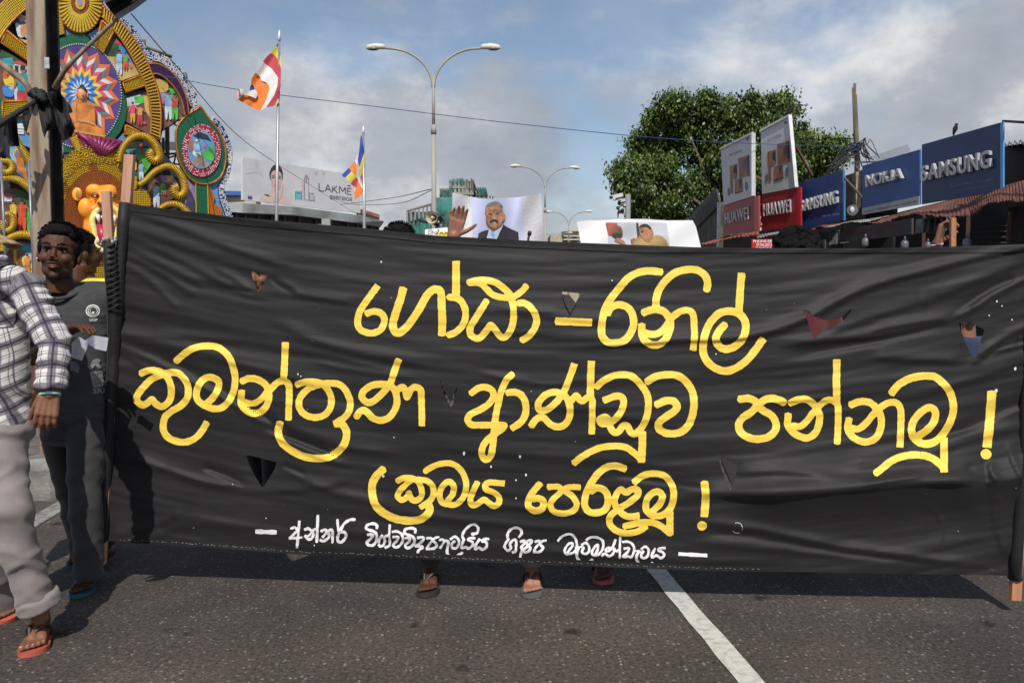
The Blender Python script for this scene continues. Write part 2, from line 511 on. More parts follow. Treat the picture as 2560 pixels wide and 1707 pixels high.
# ------------------------------------------------------------------ banner lettering strokes (traced in crops of the photo)
TR = dict(A=(860, 640, 6.533), B=(1120, 660, 6.189), C=(1480, 650, 5.227), D=(320, 840, 5.2275), E=(660, 840, 4.752),
          F=(1140, 880, 5.406), G=(1400, 880, 5.226), H=(1820, 880, 5.88), I=(2100, 900, 4.9), J=(900, 1140, 5.88),
          K=(1280, 1140, 4.523), L=(620, 1270, 6.918), M=(900, 1290, 6.918), N=(1220, 1290, 7.84), O=(1400, 1320, 5.88))
WORDS = {
 'first yellow word of the top line': [
  ('A', 110, '545,490 400,690 270,880 225,1040 245,1170 340,1240 480,1255 600,1200 660,1080 640,970 560,915 470,905 370,940'),
  ('A', 128, '970,530 910,740 840,950 800,1100 810,1200 870,1255 960,1220 1080,1090 1220,880 1350,650 1440,560 1510,545 1580,590 1595,800 1605,1050 1600,1290'),
  ('A', 125, '1830,95 1830,650'),
  ('B', 105, '5,510 130,525 215,590 268,720 262,860 200,980 110,1060 8,1098'),
  ('B', 105, '318,290 430,255 580,250 740,290 870,380 950,470 1000,600 1015,760 1005,900 960,1040 880,1130 800,1110 720,1000 660,950 600,1020 520,1120 440,1150 350,1090 345,980 420,850 520,690 600,565'),
  ('B', 100, '330,290 500,300 600,390 700,480 850,520 1000,510 1120,440 1215,340'),
  ('B', 105, '1085,605 1180,605 1270,660 1350,780 1370,900 1320,1030 1240,1120 1145,1180')],
 'yellow dash between the two words of the top line': [('B', 118, '1675,885 1900,892 2215,905')],
 'second yellow word of the top line': [
  ('C', 97, '910,160 760,143 620,160 480,230 370,350 250,500 170,640 130,820 130,980 190,1060 290,1085 420,1050 500,960 545,830 520,690 450,610 350,585 250,620 200,700'),
  ('C', 97, '835,610 840,500 880,380 980,250 1100,160 1250,125 1380,135 1480,210 1510,300 1500,392'),
  ('C', 95, '670,690 760,655 870,650 960,690 1020,790 1020,900 970,1020 880,1100 780,1105 690,1050 650,960 650,845'),
  ('C', 88, '690,950 790,972 880,950 960,870 1060,740 1160,670 1260,660 1320,710 1335,850 1340,1000 1320,1170'),
  ('C', 100, '1740,840 1660,930 1620,1020 1640,1100 1720,1160 1820,1150 1920,1090 1990,980 2010,860 1980,760 1900,690 1790,668 1680,690 1580,770 1510,880 1470,1000 1450,1130 1460,1240 1520,1340 1630,1420 1760,1450 1900,1400 2030,1300 2130,1180 2235,1035'),
  ('C', 100, '1955,180 1935,420 1920,680')],
 'first yellow word of the middle line': [
  ('D', 90, '165,490 270,450 400,460 500,520 560,650 560,800 500,890 420,920 350,870 310,830 260,870 190,900 120,850 120,780 190,680 300,570 420,510 520,480 640,480 720,540 780,650 780,790 700,900 570,980 490,1050 460,1160 480,1270 570,1350 720,1385 850,1350 950,1260 1030,1130'),
  ('D', 90, '630,330 700,260 830,170 1000,130 1180,150 1310,260 1370,400 1400,560 1380,720 1310,860 1210,940 1100,945 990,900 910,830 895,740 930,630 1010,550 1100,540 1180,590 1180,680 1120,790 1030,880'),
  ('D', 90, '1485,590 1580,555 1700,570 1800,640 1840,740 1830,860 1760,970 1660,1010 1560,980 1480,880 1485,715'),
  ('D', 80, '1520,860 1620,880 1720,840 1800,750 1870,660'),
  ('E', 80, '75,640 150,560 230,530 290,570 300,680 295,850 290,990'),
  ('E', 82, '253,82 245,300 232,520'),
  ('E', 80, '388,575 500,545 620,545 720,590 790,700 795,820 740,920 620,965 500,940 420,850 430,730 520,630 640,580 760,560 880,570 960,630 1020,760 1015,880 950,970 840,1040'),
  ('E', 88, '850,1040 930,1050 980,1140 960,1270 880,1370 760,1440 620,1450 480,1430 330,1360 220,1270 170,1150 190,1025'),
  ('E', 82, '1095,960 1150,890 1210,890 1290,970 1390,1000 1490,960 1560,860 1580,750 1550,640 1480,580 1380,572 1270,590 1180,660 1165,730 1240,790 1330,750 1440,640 1500,560 1545,430 1600,280'),
  ('E', 78, '1585,640 1640,605 1680,650 1700,725 1740,640 1800,605 1860,640 1870,760 1875,900 1875,1062')],
 'second yellow word of the middle line': [
  ('F', 90, '200,560 300,490 400,475 490,520 500,620 430,710 320,780 200,840 155,910 210,980 350,985 500,985 640,985 640,1020 560,1080 440,1170 370,1260 345,1370 400,1450 470,1400 500,1250 510,1100 530,900 570,700 610,540 680,380 765,295'),
  ('F', 94, '695,548 800,540 890,590 940,700 940,830 880,940 755,1030'),
  ('F', 92, '1015,1000 1090,900 1180,885 1270,970 1370,1010 1470,980 1530,880 1540,740 1490,610 1400,550 1290,545 1180,600 1110,700 1130,780 1220,780 1330,700 1430,580 1500,440 1600,165'),
  ('F', 88, '1550,660 1620,590 1670,640 1710,660 1780,610 1840,640 1840,750 1840,900 1835,1100'),
  ('F', 98, '1830,130 1820,350 1815,600'),
  ('G', 90, '475,460 560,380 700,310 850,295 960,330 1070,440 1140,560 1155,700 1130,850 1070,980 990,1060 930,1050 880,970 830,960 770,1030 710,1050 660,980 640,890 590,850 520,880 540,930 620,930 700,890 780,800 830,680 810,590 720,578 572,630'),
  ('G', 98, '1075,1045 1075,1200 1065,1432'),
  ('G', 88, '1060,1400 960,1310 850,1240 700,1225 540,1245 400,1300 280,1370 180,1450'),
  ('G', 97, '1130,390 1250,320 1400,295 1540,310 1650,390 1730,520 1750,680 1720,860 1650,990 1540,1055 1400,1060 1300,1010 1290,930 1360,860 1480,780 1530,710 1480,640 1380,635 1255,690')],
 'third yellow word of the middle line': [
  ('H', 110, '168,695 290,680 400,720 420,790 340,880 210,970 155,1080 200,1190 320,1260 450,1275 600,1240 700,1140 700,1030 640,930 520,860 460,800 520,710 640,680 740,700 825,742'),
  ('H', 105, '908,752 1030,700 1150,695 1250,760 1330,880 1345,1000 1300,1160 1200,1250 1090,1250 960,1180 880,1070 885,912'),
  ('H', 98, '940,1080 1060,1090 1150,1020 1260,880 1350,780 1450,710 1540,710 1610,780 1620,950 1615,1150 1605,1342'),
  ('H', 108, '1600,120 1595,400 1600,760'),
  ('H', 105, '1798,777 1920,730 2050,730 2150,790 2240,920 2250,1080 2190,1240 2080,1310 1960,1310 1830,1240 1760,1120 1780,978'),
  ('I', 84, '110,820 220,845 320,770 420,650 520,560 620,518 700,530 745,620 745,800 735,1058'),
  ('I', 92, '628,410 720,300 860,225 1020,195 1160,205 1270,290 1350,400 1390,560 1370,700 1300,850 1200,970 1080,1025 960,1000 890,920 880,800 940,690 1040,600 1120,585 1170,640 1150,750 1070,850 940,940'),
  ('I', 92, '1275,960 1275,1150 1275,1362'),
  ('I', 88, '1260,1310 1160,1220 1040,1170 900,1160 760,1180 620,1240 520,1320 437,1385')],
 'tall yellow exclamation mark at the right end': [
  ('I', 112, '1860,392 1845,600 1830,800 1800,1058'), ('I', 124, '1783,1150 1793,1150')],
 'first yellow word of the bottom line': [
  ('J', 115, '345,185 240,290 185,400 180,540 220,700 330,820 500,910 700,945 870,930 980,865 1025,780 1000,700'),
  ('J', 88, '548,365 640,320 740,320 840,360 900,470 900,590 820,650 750,620 720,545 700,590 620,640 560,600 570,530 660,430 760,350 880,345 1000,370 1070,450 1080,560 1020,660 890,750'),
  ('J', 88, '952,228 1050,160 1200,110 1350,110 1470,190 1545,320 1560,460 1520,600 1420,700 1320,710 1210,680 1170,590 1190,480 1260,390 1330,380 1380,450 1360,560 1290,650'),
  ('J', 88, '1725,380 1660,520 1620,640 1650,715 1730,700 1820,640 1900,690 1970,730 2040,690 2040,600 1960,530 1860,490 1840,430 1900,385 2118,400')],
 'second yellow word of the bottom line': [
  ('K', 76, '318,308 240,400 190,490 190,570 260,615 340,590 355,510 300,475 240,482'),
  ('K', 68, '408,348 520,345 560,390 480,470 435,540 470,620 590,645 700,610 730,530 670,440 590,385 640,350 768,350'),
  ('K', 80, '1280,143 1180,110 1070,125 970,200 880,330 830,450 825,560 880,630 980,635 1060,590 1085,480 1050,390 960,355 890,400'),
  ('K', 74, '1432,670 1300,680 1200,600 1160,520 1180,430 1230,378 1290,410 1350,375 1420,380 1420,440 1340,510 1200,600 1110,680 1110,770 1180,840 1290,870 1420,850 1515,790'),
  ('K', 76, '1378,295 1480,220 1600,195 1720,220 1800,310 1830,430 1800,570 1710,660 1600,670 1520,610 1520,510 1570,430 1650,400 1700,450 1670,540 1580,630'),
  ('K', 80, '1787,632 1785,780 1788,880'),
  ('K', 74, '1785,870 1700,800 1600,752 1470,748 1360,768 1268,792')],
 'short yellow exclamation mark of the bottom line': [
  ('K', 88, '2175,293 2190,450 2175,678'), ('K', 104, '2146,785 2154,785')],
 'white dash left of the small white line': [('L', 84, '135,400 300,408 490,415')],
 'first white word of the small line': [
  ('L', 48, '737,350 810,330 850,380 790,450 725,515 800,515 940,502'), ('L', 50, '888,218 870,450 840,730'),
  ('L', 54, '978,370 1040,350 1100,390 1130,450 1100,520 1040,530 985,472'), ('L', 44, '1010,480 1060,465 1130,375 1190,350'),
  ('L', 54, '1207,118 1200,350 1188,590'), ('L', 52, '1262,398 1330,370 1390,420 1400,500 1310,565 1245,545'),
  ('L', 52, '1290,500 1350,430 1420,375 1462,400 1460,600'), ('L', 50, '1545,192 1555,300 1570,400'),
  ('L', 54, '1855,190 1760,200 1660,270 1590,400 1550,500 1560,570 1620,580 1690,500 1680,420 1600,408')],
 'second white word of the small line': [
  ('M', 54, '290,215 290,150 220,125 130,150 105,200 150,235 240,260 290,330 280,430 220,500 145,495 120,450 190,380 220,320 125,318'),
  ('M', 48, '388,322 340,400 320,470 350,520 400,500 430,430 420,370 480,330 510,380 510,500 430,540'), ('M', 46, '515,142 505,320'),
  ('M', 50, '552,268 640,260 720,310 740,420 680,510 610,535 575,490 640,420 655,360 565,358'),
  ('M', 52, '955,290 950,220 870,205 780,230 770,290 830,320 910,350 945,430 900,510 820,550 785,500 850,430 860,370 775,378'),
  ('M', 50, '992,372 1080,362 1100,400 1030,470 965,515 1060,520 1080,540 1020,580 1000,640 1050,700 1130,718 1220,706 1290,662'),
  ('M', 50, '1152,380 1230,380 1270,430 1330,490 1300,540 1240,560 1145,560'), ('M', 44, '1368,357 1290,380 1200,480 1152,560'),
  ('M', 44, '1372,410 1430,400 1450,450 1382,550'),
  ('M', 52, '1460,420 1530,440 1510,560 1510,640 1560,690 1650,690 1720,660 1772,632'),
  ('M', 48, '1560,400 1640,350 1700,400 1710,480 1660,550 1595,540 1590,470 1640,430'),
  ('M', 48, '1960,330 1945,300 2020,290 2045,210 2000,150 1920,150 1820,230 1770,330 1790,390'),
  ('M', 50, '1800,390 1760,500 1765,545 1830,530 1880,555 1950,500 1940,440 1875,410 1900,375 1990,375'),
  ('M', 50, '2073,392 2010,480 1990,565 2060,540 2120,575 2190,520 2180,450 2115,430 2150,392 2230,390')],
 'third white word of the small line': [
  ('N', 56, '602,415 660,330 640,260 560,225 460,250 390,330 385,420 400,450 350,520 325,600 390,672 450,620 430,540 500,460 550,480 550,580 540,680 475,705'),
  ('N', 58, '632,500 720,480 780,560 830,620 800,680 720,700 655,620 700,550 800,470 860,485 830,530 760,600 660,690 627,818'),
  ('N', 56, '925,500 1000,480 1030,560 1080,620 1000,700 888,690'), ('N', 48, '1145,470 1060,490 960,580 895,678')],
 'fourth white word of the small line': [
  ('N', 52, '1368,487 1430,410 1530,360 1630,355 1710,430 1740,540 1740,600 1700,690 1620,730 1535,740 1500,670 1560,560 1640,520 1660,570 1600,650 1555,715'),
  ('N', 36, '1705,600 1880,600'), ('N', 60, '1780,600 1745,700 1745,800 1800,880 1890,910 1980,890 2050,842'),
  ('N', 52, '1830,560 1920,520 1980,600 1970,700 1900,735 1840,690 1880,610'),
  ('N', 54, '1925,470 2000,415 2130,410 2240,470 2260,580 2220,690 2130,765 2045,745 2045,680 2100,590 2150,560 2150,650 2100,740'),
  ('O', 40, '612,408 660,370 720,410 780,370 790,300 720,285 670,310 700,340 770,280 818,162'), ('O', 30, '800,290 830,340 860,310'),
  ('O', 38, '885,122 880,280 878,442'), ('O', 40, '912,200 1000,195 1070,240 1090,320 1050,420 1000,410 960,420 928,408 1000,340 1010,290 938,300'),
  ('O', 28, '1100,330 1180,330'), ('O', 44, '1175,330 1130,390 1130,470 1190,540 1270,555 1320,540 1362,502'),
  ('O', 40, '1190,310 1250,270 1300,310 1290,400 1230,440 1190,400 1230,330'),
  ('O', 42, '1400,292 1350,390 1360,425 1420,400 1480,436 1530,400 1510,350 1445,320 1480,292 1548,290')],
 'white dash right of the small white line': [('O', 62, '1748,375 1950,387 2160,398')],
}
def tpts(reg, s):
 x0, y0, k = TR[reg]
 return [(x0 + float(a.split(',')[0]) / k, y0 + float(a.split(',')[1]) / k) for a in s.split()]
# ------------------------------------------------------------------ banner surface
def vnoise(x, y, seed=0):
 xi = np.floor(x).astype(np.int64)
 yi = np.floor(y).astype(np.int64)
 fx = x - xi
 fy = y - yi
 fx = fx * fx * fx * (fx * (fx * 6 - 15) + 10)
 fy = fy * fy * fy * (fy * (fy * 6 - 15) + 10)
 def h(a, b):
  v = (a * 374761393 + b * 668265263 + seed * 974634777) & 0xffffffff
  v = ((v ^ (v >> 13)) * 1274126177) & 0xffffffff
  v = v ^ (v >> 16)
  return (v & 0xffff) / 32767.5 - 1.0
 a = h(xi, yi)
 b = h(xi + 1, yi)
 c = h(xi, yi + 1)
 d = h(xi + 1, yi + 1)
 return (a * (1 - fx) + b * fx) * (1 - fy) + (c * (1 - fx) + d * fx) * fy
BX0, BX1, BY0, BY1 = 236.0, 2620.0, 480.0, 1460.0
TOP = [(236, 500), (303, 509), (420, 526), (588, 546), (760, 561), (903, 573), (1088, 592), (1306, 604), (1500, 612), (1741, 621), (1900, 623), (2177, 624), (2400, 619), (2620, 612)]
BOT = [(236, 1346), (311, 1354), (500, 1364), (760, 1384), (960, 1391), (1250, 1404), (1500, 1414), (1760, 1424), (2160, 1430), (2530, 1436), (2620, 1440)]
def tiy(x):
 return np.interp(x, [p[0] for p in TOP], [p[1] for p in TOP])
def biy(x):
 return np.interp(x, [p[0] for p in BOT], [p[1] for p in BOT])
def lex(y):
 return np.interp(y, [509, 850, 1354], [301, 275, 258])
def rex(y):
 return np.interp(y, [600, 1000, 1190, 1436], [2590, 2566, 2555, 2533])
DL, DR = 3.66, 3.40
ax_, bx_ = (280 - 1280) / FPX * DL, (2550 - 1280) / FPX * DR
bdir = Vector((bx_ - ax_, DR - DL, 0)).normalized()
def bdepth(px, py):
 """depth of the flat cloth plane at pixel (arrays)"""
 a = (px - 1280) / FPX
 b = -(py - 853.5) / FPX
 dy = math.cos(PITCH) + b * math.sin(PITCH)
 k = a / dy
 s = (k * DL - ax_) / (bdir.x - k * bdir.y)
 return DL + s * bdir.y
FOLDS = [
 ('300,520 420,560 652,647 760,668', 11, .0060), ('310,560 440,610 567,654 700,690', 13, .0060),
 ('310,585 470,660 603,730 700,752', 11, .0065), ('310,612 420,668 523,722', 12, .0080),
 ('305,632 400,682 477,732', 10, .0070), ('305,662 370,700 434,763', 9, .0055),
 ('531,671 585,697 632,732', 8, .0060), ('671,693 720,718 760,738 900,760', 9, .0060),
 ('657,785 760,838 900,880 1100,915', 14, .0060), ('668,815 800,862 1000,905 1250,935', 12, .0050),
 ('290,850 420,905 560,975 720,1085', 11, -.0090), ('290,858 430,925 600,1020 700,1092', 13, .0060),
 ('290,842 500,880 720,945 900,985', 14, .0065), ('290,835 560,848 800,885 1000,930', 12, .0060),
 ('285,870 380,930 520,1040', 12, .0050), ('640,1060 740,1100 828,1132 860,1150', 10, -.0110),
 ('640,1035 760,1085 880,1120 1010,1140', 14, .0060), ('660,1075 790,1140 900,1170', 10, .0060),
 ('290,1140 400,1165 500,1205 620,1222', 12, .0070), ('335,1146 372,1162 410,1182', 9, .0060),
 ('500,1165 560,1185 620,1215', 9, -.0080), ('300,1335 370,1318 440,1290', 12, .0070),
 ('300,1350 380,1340 480,1310 700,1320', 16, .0050), ('560,1218 660,1228 800,1218 900,1190', 12, .0060),
 ('690,1160 760,1200 860,1240 1000,1270', 11, .0060), ('860,1160 1000,1195 1250,1240 1500,1270', 14, .0065),
 ('900,1205 1100,1240 1400,1280 1650,1300', 12, .0060), ('900,1260 1150,1300 1500,1330 1750,1345', 12, .0055),
 ('1000,1100 1250,1130 1500,1150 1760,1170', 16, .0055), ('1250,1000 1500,1030 1760,1080', 18, .0050),
 ('620,1320 900,1335 1250,1370 1700,1400 2100,1408', 10, .0055),
 ('1100,760 1300,780 1480,800 1600,806', 14, .0060), ('1150,810 1350,838 1500,846 1600,840', 15, .0060),
 ('1380,868 1560,858 1700,850 1830,846 1930,828 2030,790 2160,722 2350,668 2590,612', 13, .0150),
 ('1930,862 2060,850 2200,838 2330,812 2400,796', 12, .0120), ('1940,900 2100,872 2240,842 2400,800', 13, -.0110),
 ('2040,845 2160,800 2250,770 2350,742', 12, .0070), ('2160,830 2260,812 2340,800 2400,798', 9, .0080),
 ('2400,776 2480,722 2560,690', 10, -.0110), ('2405,788 2500,730 2590,684', 12, .0090), ('2300,760 2440,700 2590,640', 16, .0080),
 ('2160,892 2300,898 2430,902', 14, .0110), ('2440,905 2480,880 2560,860', 9, .0110), ('2455,898 2500,872 2570,850', 6, -.0090),
 ('2440,890 2520,840 2590,810', 9, .0080),
 ('2200,1000 2330,980 2450,940 2590,890', 14, .0060), ('2230,1130 2400,1075 2570,1000', 16, -.0120),
 ('2300,1140 2420,1100 2575,1060', 16, .0080), ('2100,1170 2250,1150 2400,1160', 18, .0060),
 ('2410,1160 2440,1190 2480,1205', 10, -.0080), ('2470,1150 2480,1185 2500,1210', 9, .0080), ('2520,1120 2540,1170 2556,1200', 9, .0070),
 ('1680,1225 1830,1233 1960,1232 2150,1218 2330,1203 2480,1204 2560,1196', 20, .0300),
 ('1820,1185 1960,1178 2050,1188 2110,1197', 12, .0080), ('2150,1215 2260,1196 2320,1190', 10, .0080),
 ('1800,1238 2000,1238 2200,1225 2400,1212 2560,1204', 62, .0520),
 ('2040,1345 2250,1335 2450,1290', 45, -.0120),
 ('1700,1300 1900,1325 2100,1368 2300,1395 2520,1420', 10, .0120), ('1700,1322 1900,1348 2100,1382 2330,1405', 9, -.0080),
 ('1690,1350 1900,1370 2200,1400', 10, .0060), ('2500,1215 2490,1300 2520,1400', 18, .0080), ('2300,1250 2350,1300 2345,1390', 5, .0030),
 ('430,925 560,985 700,1068 740,1092', 6, -.0085), ('700,1085 790,1120 862,1150', 5, -.0080), ('500,1166 560,1190 622,1216', 5, -.0070),
 ('320,1140 420,1178 520,1208 610,1220', 7, .0070), ('700,1160 740,1178 770,1192', 5, -.0070), ('760,900 900,930 1060,948', 7, .0050),
 ('560,720 600,728 642,735', 5, -.0060), ('670,692 700,715 740,735', 5, -.0060), ('1180,930 1330,958 1450,965', 7, .0045), ('1890,1010 2000,1000 2100,1000', 8, .0050),
 ('1500,1180 1640,1205 1800,1225', 6, -.0060), ('1230,770 1330,778 1400,782', 6, .0040), ('1060,1215 1220,1240 1400,1262', 6, -.0050),
]
HOLES = [
 [(627, 677), (648, 684), (669, 690), (662, 704), (652, 722), (645, 732), (640, 715), (632, 695)],
 [(1403, 729), (1450, 733), (1446, 745), (1439, 757), (1432, 773), (1425, 784), (1420, 765), (1410, 742)],
 [(2008, 770), (2030, 788), (2053, 796), (2066, 800), (2060, 826), (2046, 838), (2035, 849), (2028, 828), (2018, 800)],
 [(2401, 799), (2430, 808), (2461, 824), (2452, 850), (2446, 878), (2438, 897), (2424, 880), (2415, 858), (2404, 830)],
 [(614, 1136), (650, 1144), (691, 1155), (687, 1172), (672, 1196), (657, 1219), (640, 1194), (622, 1160)],
 [(1096, 944), (1101, 950), (1112, 978), (1130, 1014), (1126, 1017), (1110, 985)],
 [(1131, 1014), (1127, 1016), (1134, 985), (1142, 964), (1144, 966), (1139, 990)],
 [(1794, 1131), (1800, 1142), (1808, 1168), (1820, 1196), (1831, 1214), (1826, 1229), (1816, 1202), (1803, 1172)],
 [(2064, 801), (2100, 796), (2126, 772), (2131, 776), (2104, 806), (2062, 822)],
]
GX, GY = grid(BX0, BY0, BX1, BY1, 3.0)
def polydist(X, Y, pts):
 d = np.full(X.shape, 1e9)
 tt = np.zeros(X.shape)
 tot = 0
 ls = [math.hypot(pts[i + 1][0] - pts[i][0], pts[i + 1][1] - pts[i][1]) for i in range(len(pts) - 1)]
 T = sum(ls)
 for i in range(len(pts) - 1):
  ax, ay = pts[i]
  bx, by = pts[i + 1]
  ex, ey = bx - ax, by - ay
  t = np.clip(((X - ax) * ex + (Y - ay) * ey) / (ex * ex + ey * ey + 1e-9), 0, 1)
  sgn = np.sign(ex * (Y - ay) - ey * (X - ax))
  q = np.hypot(X - ax - t * ex, Y - ay - t * ey)
  m = q < np.abs(d)
  d = np.where(m, q * sgn, d)
  tt = np.where(m, (tot + t * ls[i]) / T, tt)
  tot += ls[i]
 return d, tt
def banner_disp(X, Y):
 u = (X - 280) / 2270.0
 v = (Y - tiy(X)) / (biy(X) - tiy(X))
 D = 0.05 * np.sin(np.clip(u, 0, 1) * math.pi) * np.sin(np.clip(v, 0, 1) * math.pi)
 sag = 150 * (1 - ((X - 1450) / 1200.0) ** 2)
 s = Y - sag
 amp = 0.35 + 0.65 * np.clip(np.abs(u - .5) * 2, 0, 1) ** 1.2
 D += 0.0068 * amp * vnoise(s / 46.0, X / 560.0, 3)
 D += 0.0026 * vnoise(s / 20.0 + 7, X / 300.0, 5)
 D += 0.0011 * vnoise(s / 7.5 + 2, X / 90.0, 8)
 D += 0.0014 * vnoise(s / 11.0 + 3, X / 150.0, 9)
 D += 0.006 * vnoise(X / 260.0, Y / 190.0, 13)
 for ps, w, A in FOLDS:
  pts = [tuple(float(q) for q in a.split(',')) for a in ps.split()]
  d, t = polydist(X, Y, [tuple(q) for q in catmull(pts, 4)])
  tp = np.clip(t / .22, 0, 1) * np.clip((1 - t) / .22, 0, 1)
  tp = tp * tp * (3 - 2 * tp)
  if pts[0][0] < 315 or abs(pts[-1][0]) > 2540:
   tp = np.maximum(tp, np.where((X < 500) | (X > 2300), .6, 0))
  wd = np.where(d > 0, w * .62, w * 1.45)
  D += 1.3 * A * tp * np.exp(-(d / wd) ** 2)
 edge = np.clip((Y - tiy(X)) / 26.0, 0, 1)
 D -= 0.008 * (1 - edge) ** 2 * -1.0
 return D
DG = banner_disp(GX, GY)
def dsample(x, y):
 x = np.asarray(x, float)
 y = np.asarray(y, float)
 fx = np.clip((x - BX0) / 3.0, 0, GX.shape[1] - 2.001)
 fy = np.clip((y - BY0) / 3.0, 0, GX.shape[0] - 2.001)
 i = fx.astype(int)
 j = fy.astype(int)
 a = fx - i
 b = fy - j
 return (DG[j, i] * (1 - a) + DG[j, i + 1] * a) * (1 - b) + (DG[j + 1, i] * (1 - a) + DG[j + 1, i + 1] * a) * b
def banner_points(pix, off=0.0):
 A = np.array(pix, float)
 dep = bdepth(A[:, 0], A[:, 1]) - dsample(A[:, 0], A[:, 1]) - off
 a = (A[:, 0] - 1280) / FPX
 b = -(A[:, 1] - 853.5) / FPX
 dy = math.cos(PITCH) + b * math.sin(PITCH)
 dz = -math.sin(PITCH) + b * math.cos(PITCH)
 k = dep / dy
 return np.stack([a * k + CAM.x, dep, dz * k + CAM.z], 1)
def np_mesh(name, pts, faces, m, parent=None, smooth=True, kind=None):
 me = bpy.data.meshes.new(name)
 me.from_pydata(pts.tolist() if hasattr(pts, 'tolist') else pts, [], faces)
 if smooth:
  me.polygons.foreach_set('use_smooth', [True] * len(me.polygons))
 me.update()
 me.materials.append(m)
 o = bpy.data.objects.new(name, me)
 COL.objects.link(o)
 if parent is not None:
  o.parent = parent
  o.matrix_parent_inverse = parent.matrix_world.inverted()
 if kind:
  o['kind'] = kind
 return o
def build_banner():
 root = empty('protest_banner', P(1400, 1430, 3.52), 'long black cloth banner with hand painted yellow and white writing stretched across the road', 'banner')
 m = bpy.data.materials.new('black_satin')
 m.use_nodes = True
 t = m.node_tree
 b = t.nodes['Principled BSDF']
 b.inputs['Roughness'].default_value = 0.6
 b.inputs['Specular IOR Level'].default_value = 0.27
 b.inputs['Sheen Weight'].default_value = 0.12
 b.inputs['Sheen Roughness'].default_value = 0.4
 tcn = t.nodes.new('ShaderNodeTexCoord')
 nz = t.nodes.new('ShaderNodeTexNoise')
 nz.inputs['Scale'].default_value = 3.0
 nz.inputs['Detail'].default_value = 8
 t.links.new(tcn.outputs['Object'], nz.inputs['Vector'])
 rp = t.nodes.new('ShaderNodeValToRGB')
 rp.color_ramp.elements[0].position = .3
 rp.color_ramp.elements[1].position = .7
 rp.color_ramp.elements[0].color = (.0135, .0127, .0135, 1)
 rp.color_ramp.elements[1].color = (.0205, .0192, .020, 1)
 t.links.new(nz.outputs['Fac'], rp.inputs['Fac'])
 t.links.new(rp.outputs[0], b.inputs['Base Color'])
 mpn = t.nodes.new('ShaderNodeMapping')
 mpn.inputs['Scale'].default_value = (14, 14, 90)
 mpn.inputs['Rotation'].default_value = (0, math.radians(6), 0)
 t.links.new(tcn.outputs['Object'], mpn.inputs['Vector'])
 nb = t.nodes.new('ShaderNodeTexNoise')
 nb.inputs['Scale'].default_value = .35
 nb.inputs['Detail'].default_value = 5
 t.links.new(mpn.outputs[0], nb.inputs['Vector'])
 bp = t.nodes.new('ShaderNodeBump')
 bp.inputs['Strength'].default_value = .20
 bp.inputs['Distance'].default_value = .01
 t.links.new(nb.outputs['Fac'], bp.inputs['Height'])
 t.links.new(bp.outputs[0], b.inputs['Normal'])
 MATS['black_satin'] = m
 X, Y = grid(BX0, BY0, BX1, BY1, 5.0)
 f = np.maximum(np.maximum(tiy(X) - Y, Y - biy(X)), np.maximum(lex(Y) - X, X - rex(Y)))
 for h in HOLES:
  f = np.maximum(f, -poly_sdf(X, Y, h))
 vs, fs = march(X, Y, f)
 np_mesh('cloth', banner_points(vs), fs, m, root)
 m2 = mat('black_hem', (.014, .013, .014), .7, .2, 20)
 for nm, fn, a, bb in (('top_hem', tiy, -3, 15), ('bottom_hem', biy, -13, 2)):
  X, Y = grid(296 if nm[0] == 't' else 262, 500 if nm[0] == 't' else 1330, 2588 if nm[0] == 't' else 2534, 632 if nm[0] == 't' else 1446, 4.0)
  f = np.maximum(fn(X) + a - Y, Y - fn(X) - bb)
  f = np.maximum(f, np.maximum(lex(Y) - X, X - rex(Y)))
  vs, fs = march(X, Y, f)
  np_mesh(nm, banner_points(vs, .004), fs, m2 if nm[0] == 't' else m, root)
 st = MB()
 rnd = random.Random(4)
 x = 300.0
 while x < 1900:
  y = float(biy(x)) - 4 - rnd.random() * 3
  w = rnd.uniform(2, 6)
  q = banner_points([(x, y), (x + w, y + .6), (x + w, y + 1.9), (x, y + 1.6)], .006)
  st.poly(q[::-1])
  x += rnd.uniform(6, 17)
 o = st.build('stitching', mat('thread_grey', (.22, .21, .21), .7), root)
 o['kind'] = 'stuff'
 my = mat('yellow_brush_paint', (.83, .56, .062), .55, .0, 16, .10, 90, col2=(.90, .66, .115), cpos=(.3, .72), detail=8, spec=.3)
 mw = mat('white_brush_paint', (.66, .67, .68), .55, .0, 20, .10, 90, col2=(.84, .84, .84), cpos=(.3, .7), detail=6)
 for wi, (lab, sts) in enumerate(WORDS.items()):
  yel = 'white' not in lab
  ps = [(tpts(r, s), w / TR[r][2] * (1 if yel else .86)) for r, w, s in sts]
  x0 = min(p[0] for q, w in ps for p in q) - 16
  x1 = max(p[0] for q, w in ps for p in q) + 16
  y0 = min(p[1] for q, w in ps for p in q) - 16
  y1 = max(p[1] for q, w in ps for p in q) + 16
  stp = 2.0 if yel else 1.25
  X, Y = grid(x0, y0, x1, y1, stp)
  f = np.full(X.shape, 99.0)
  for k, (q, w) in enumerate(ps):
   stroke_field(X, Y, f, q, w, 6, .018 if yel else .12, wi * 7 + k)
  f = f + (.55 if yel else .25) * vnoise(X / 7.0, Y / 7.0, wi)
  vs, fs = march(X, Y, f)
  o = np_mesh('painted_word', banner_points(vs, .0022), fs, my if yel else mw, root)
  o['label'] = lab
 sp = MB()
 rnd = random.Random(11)
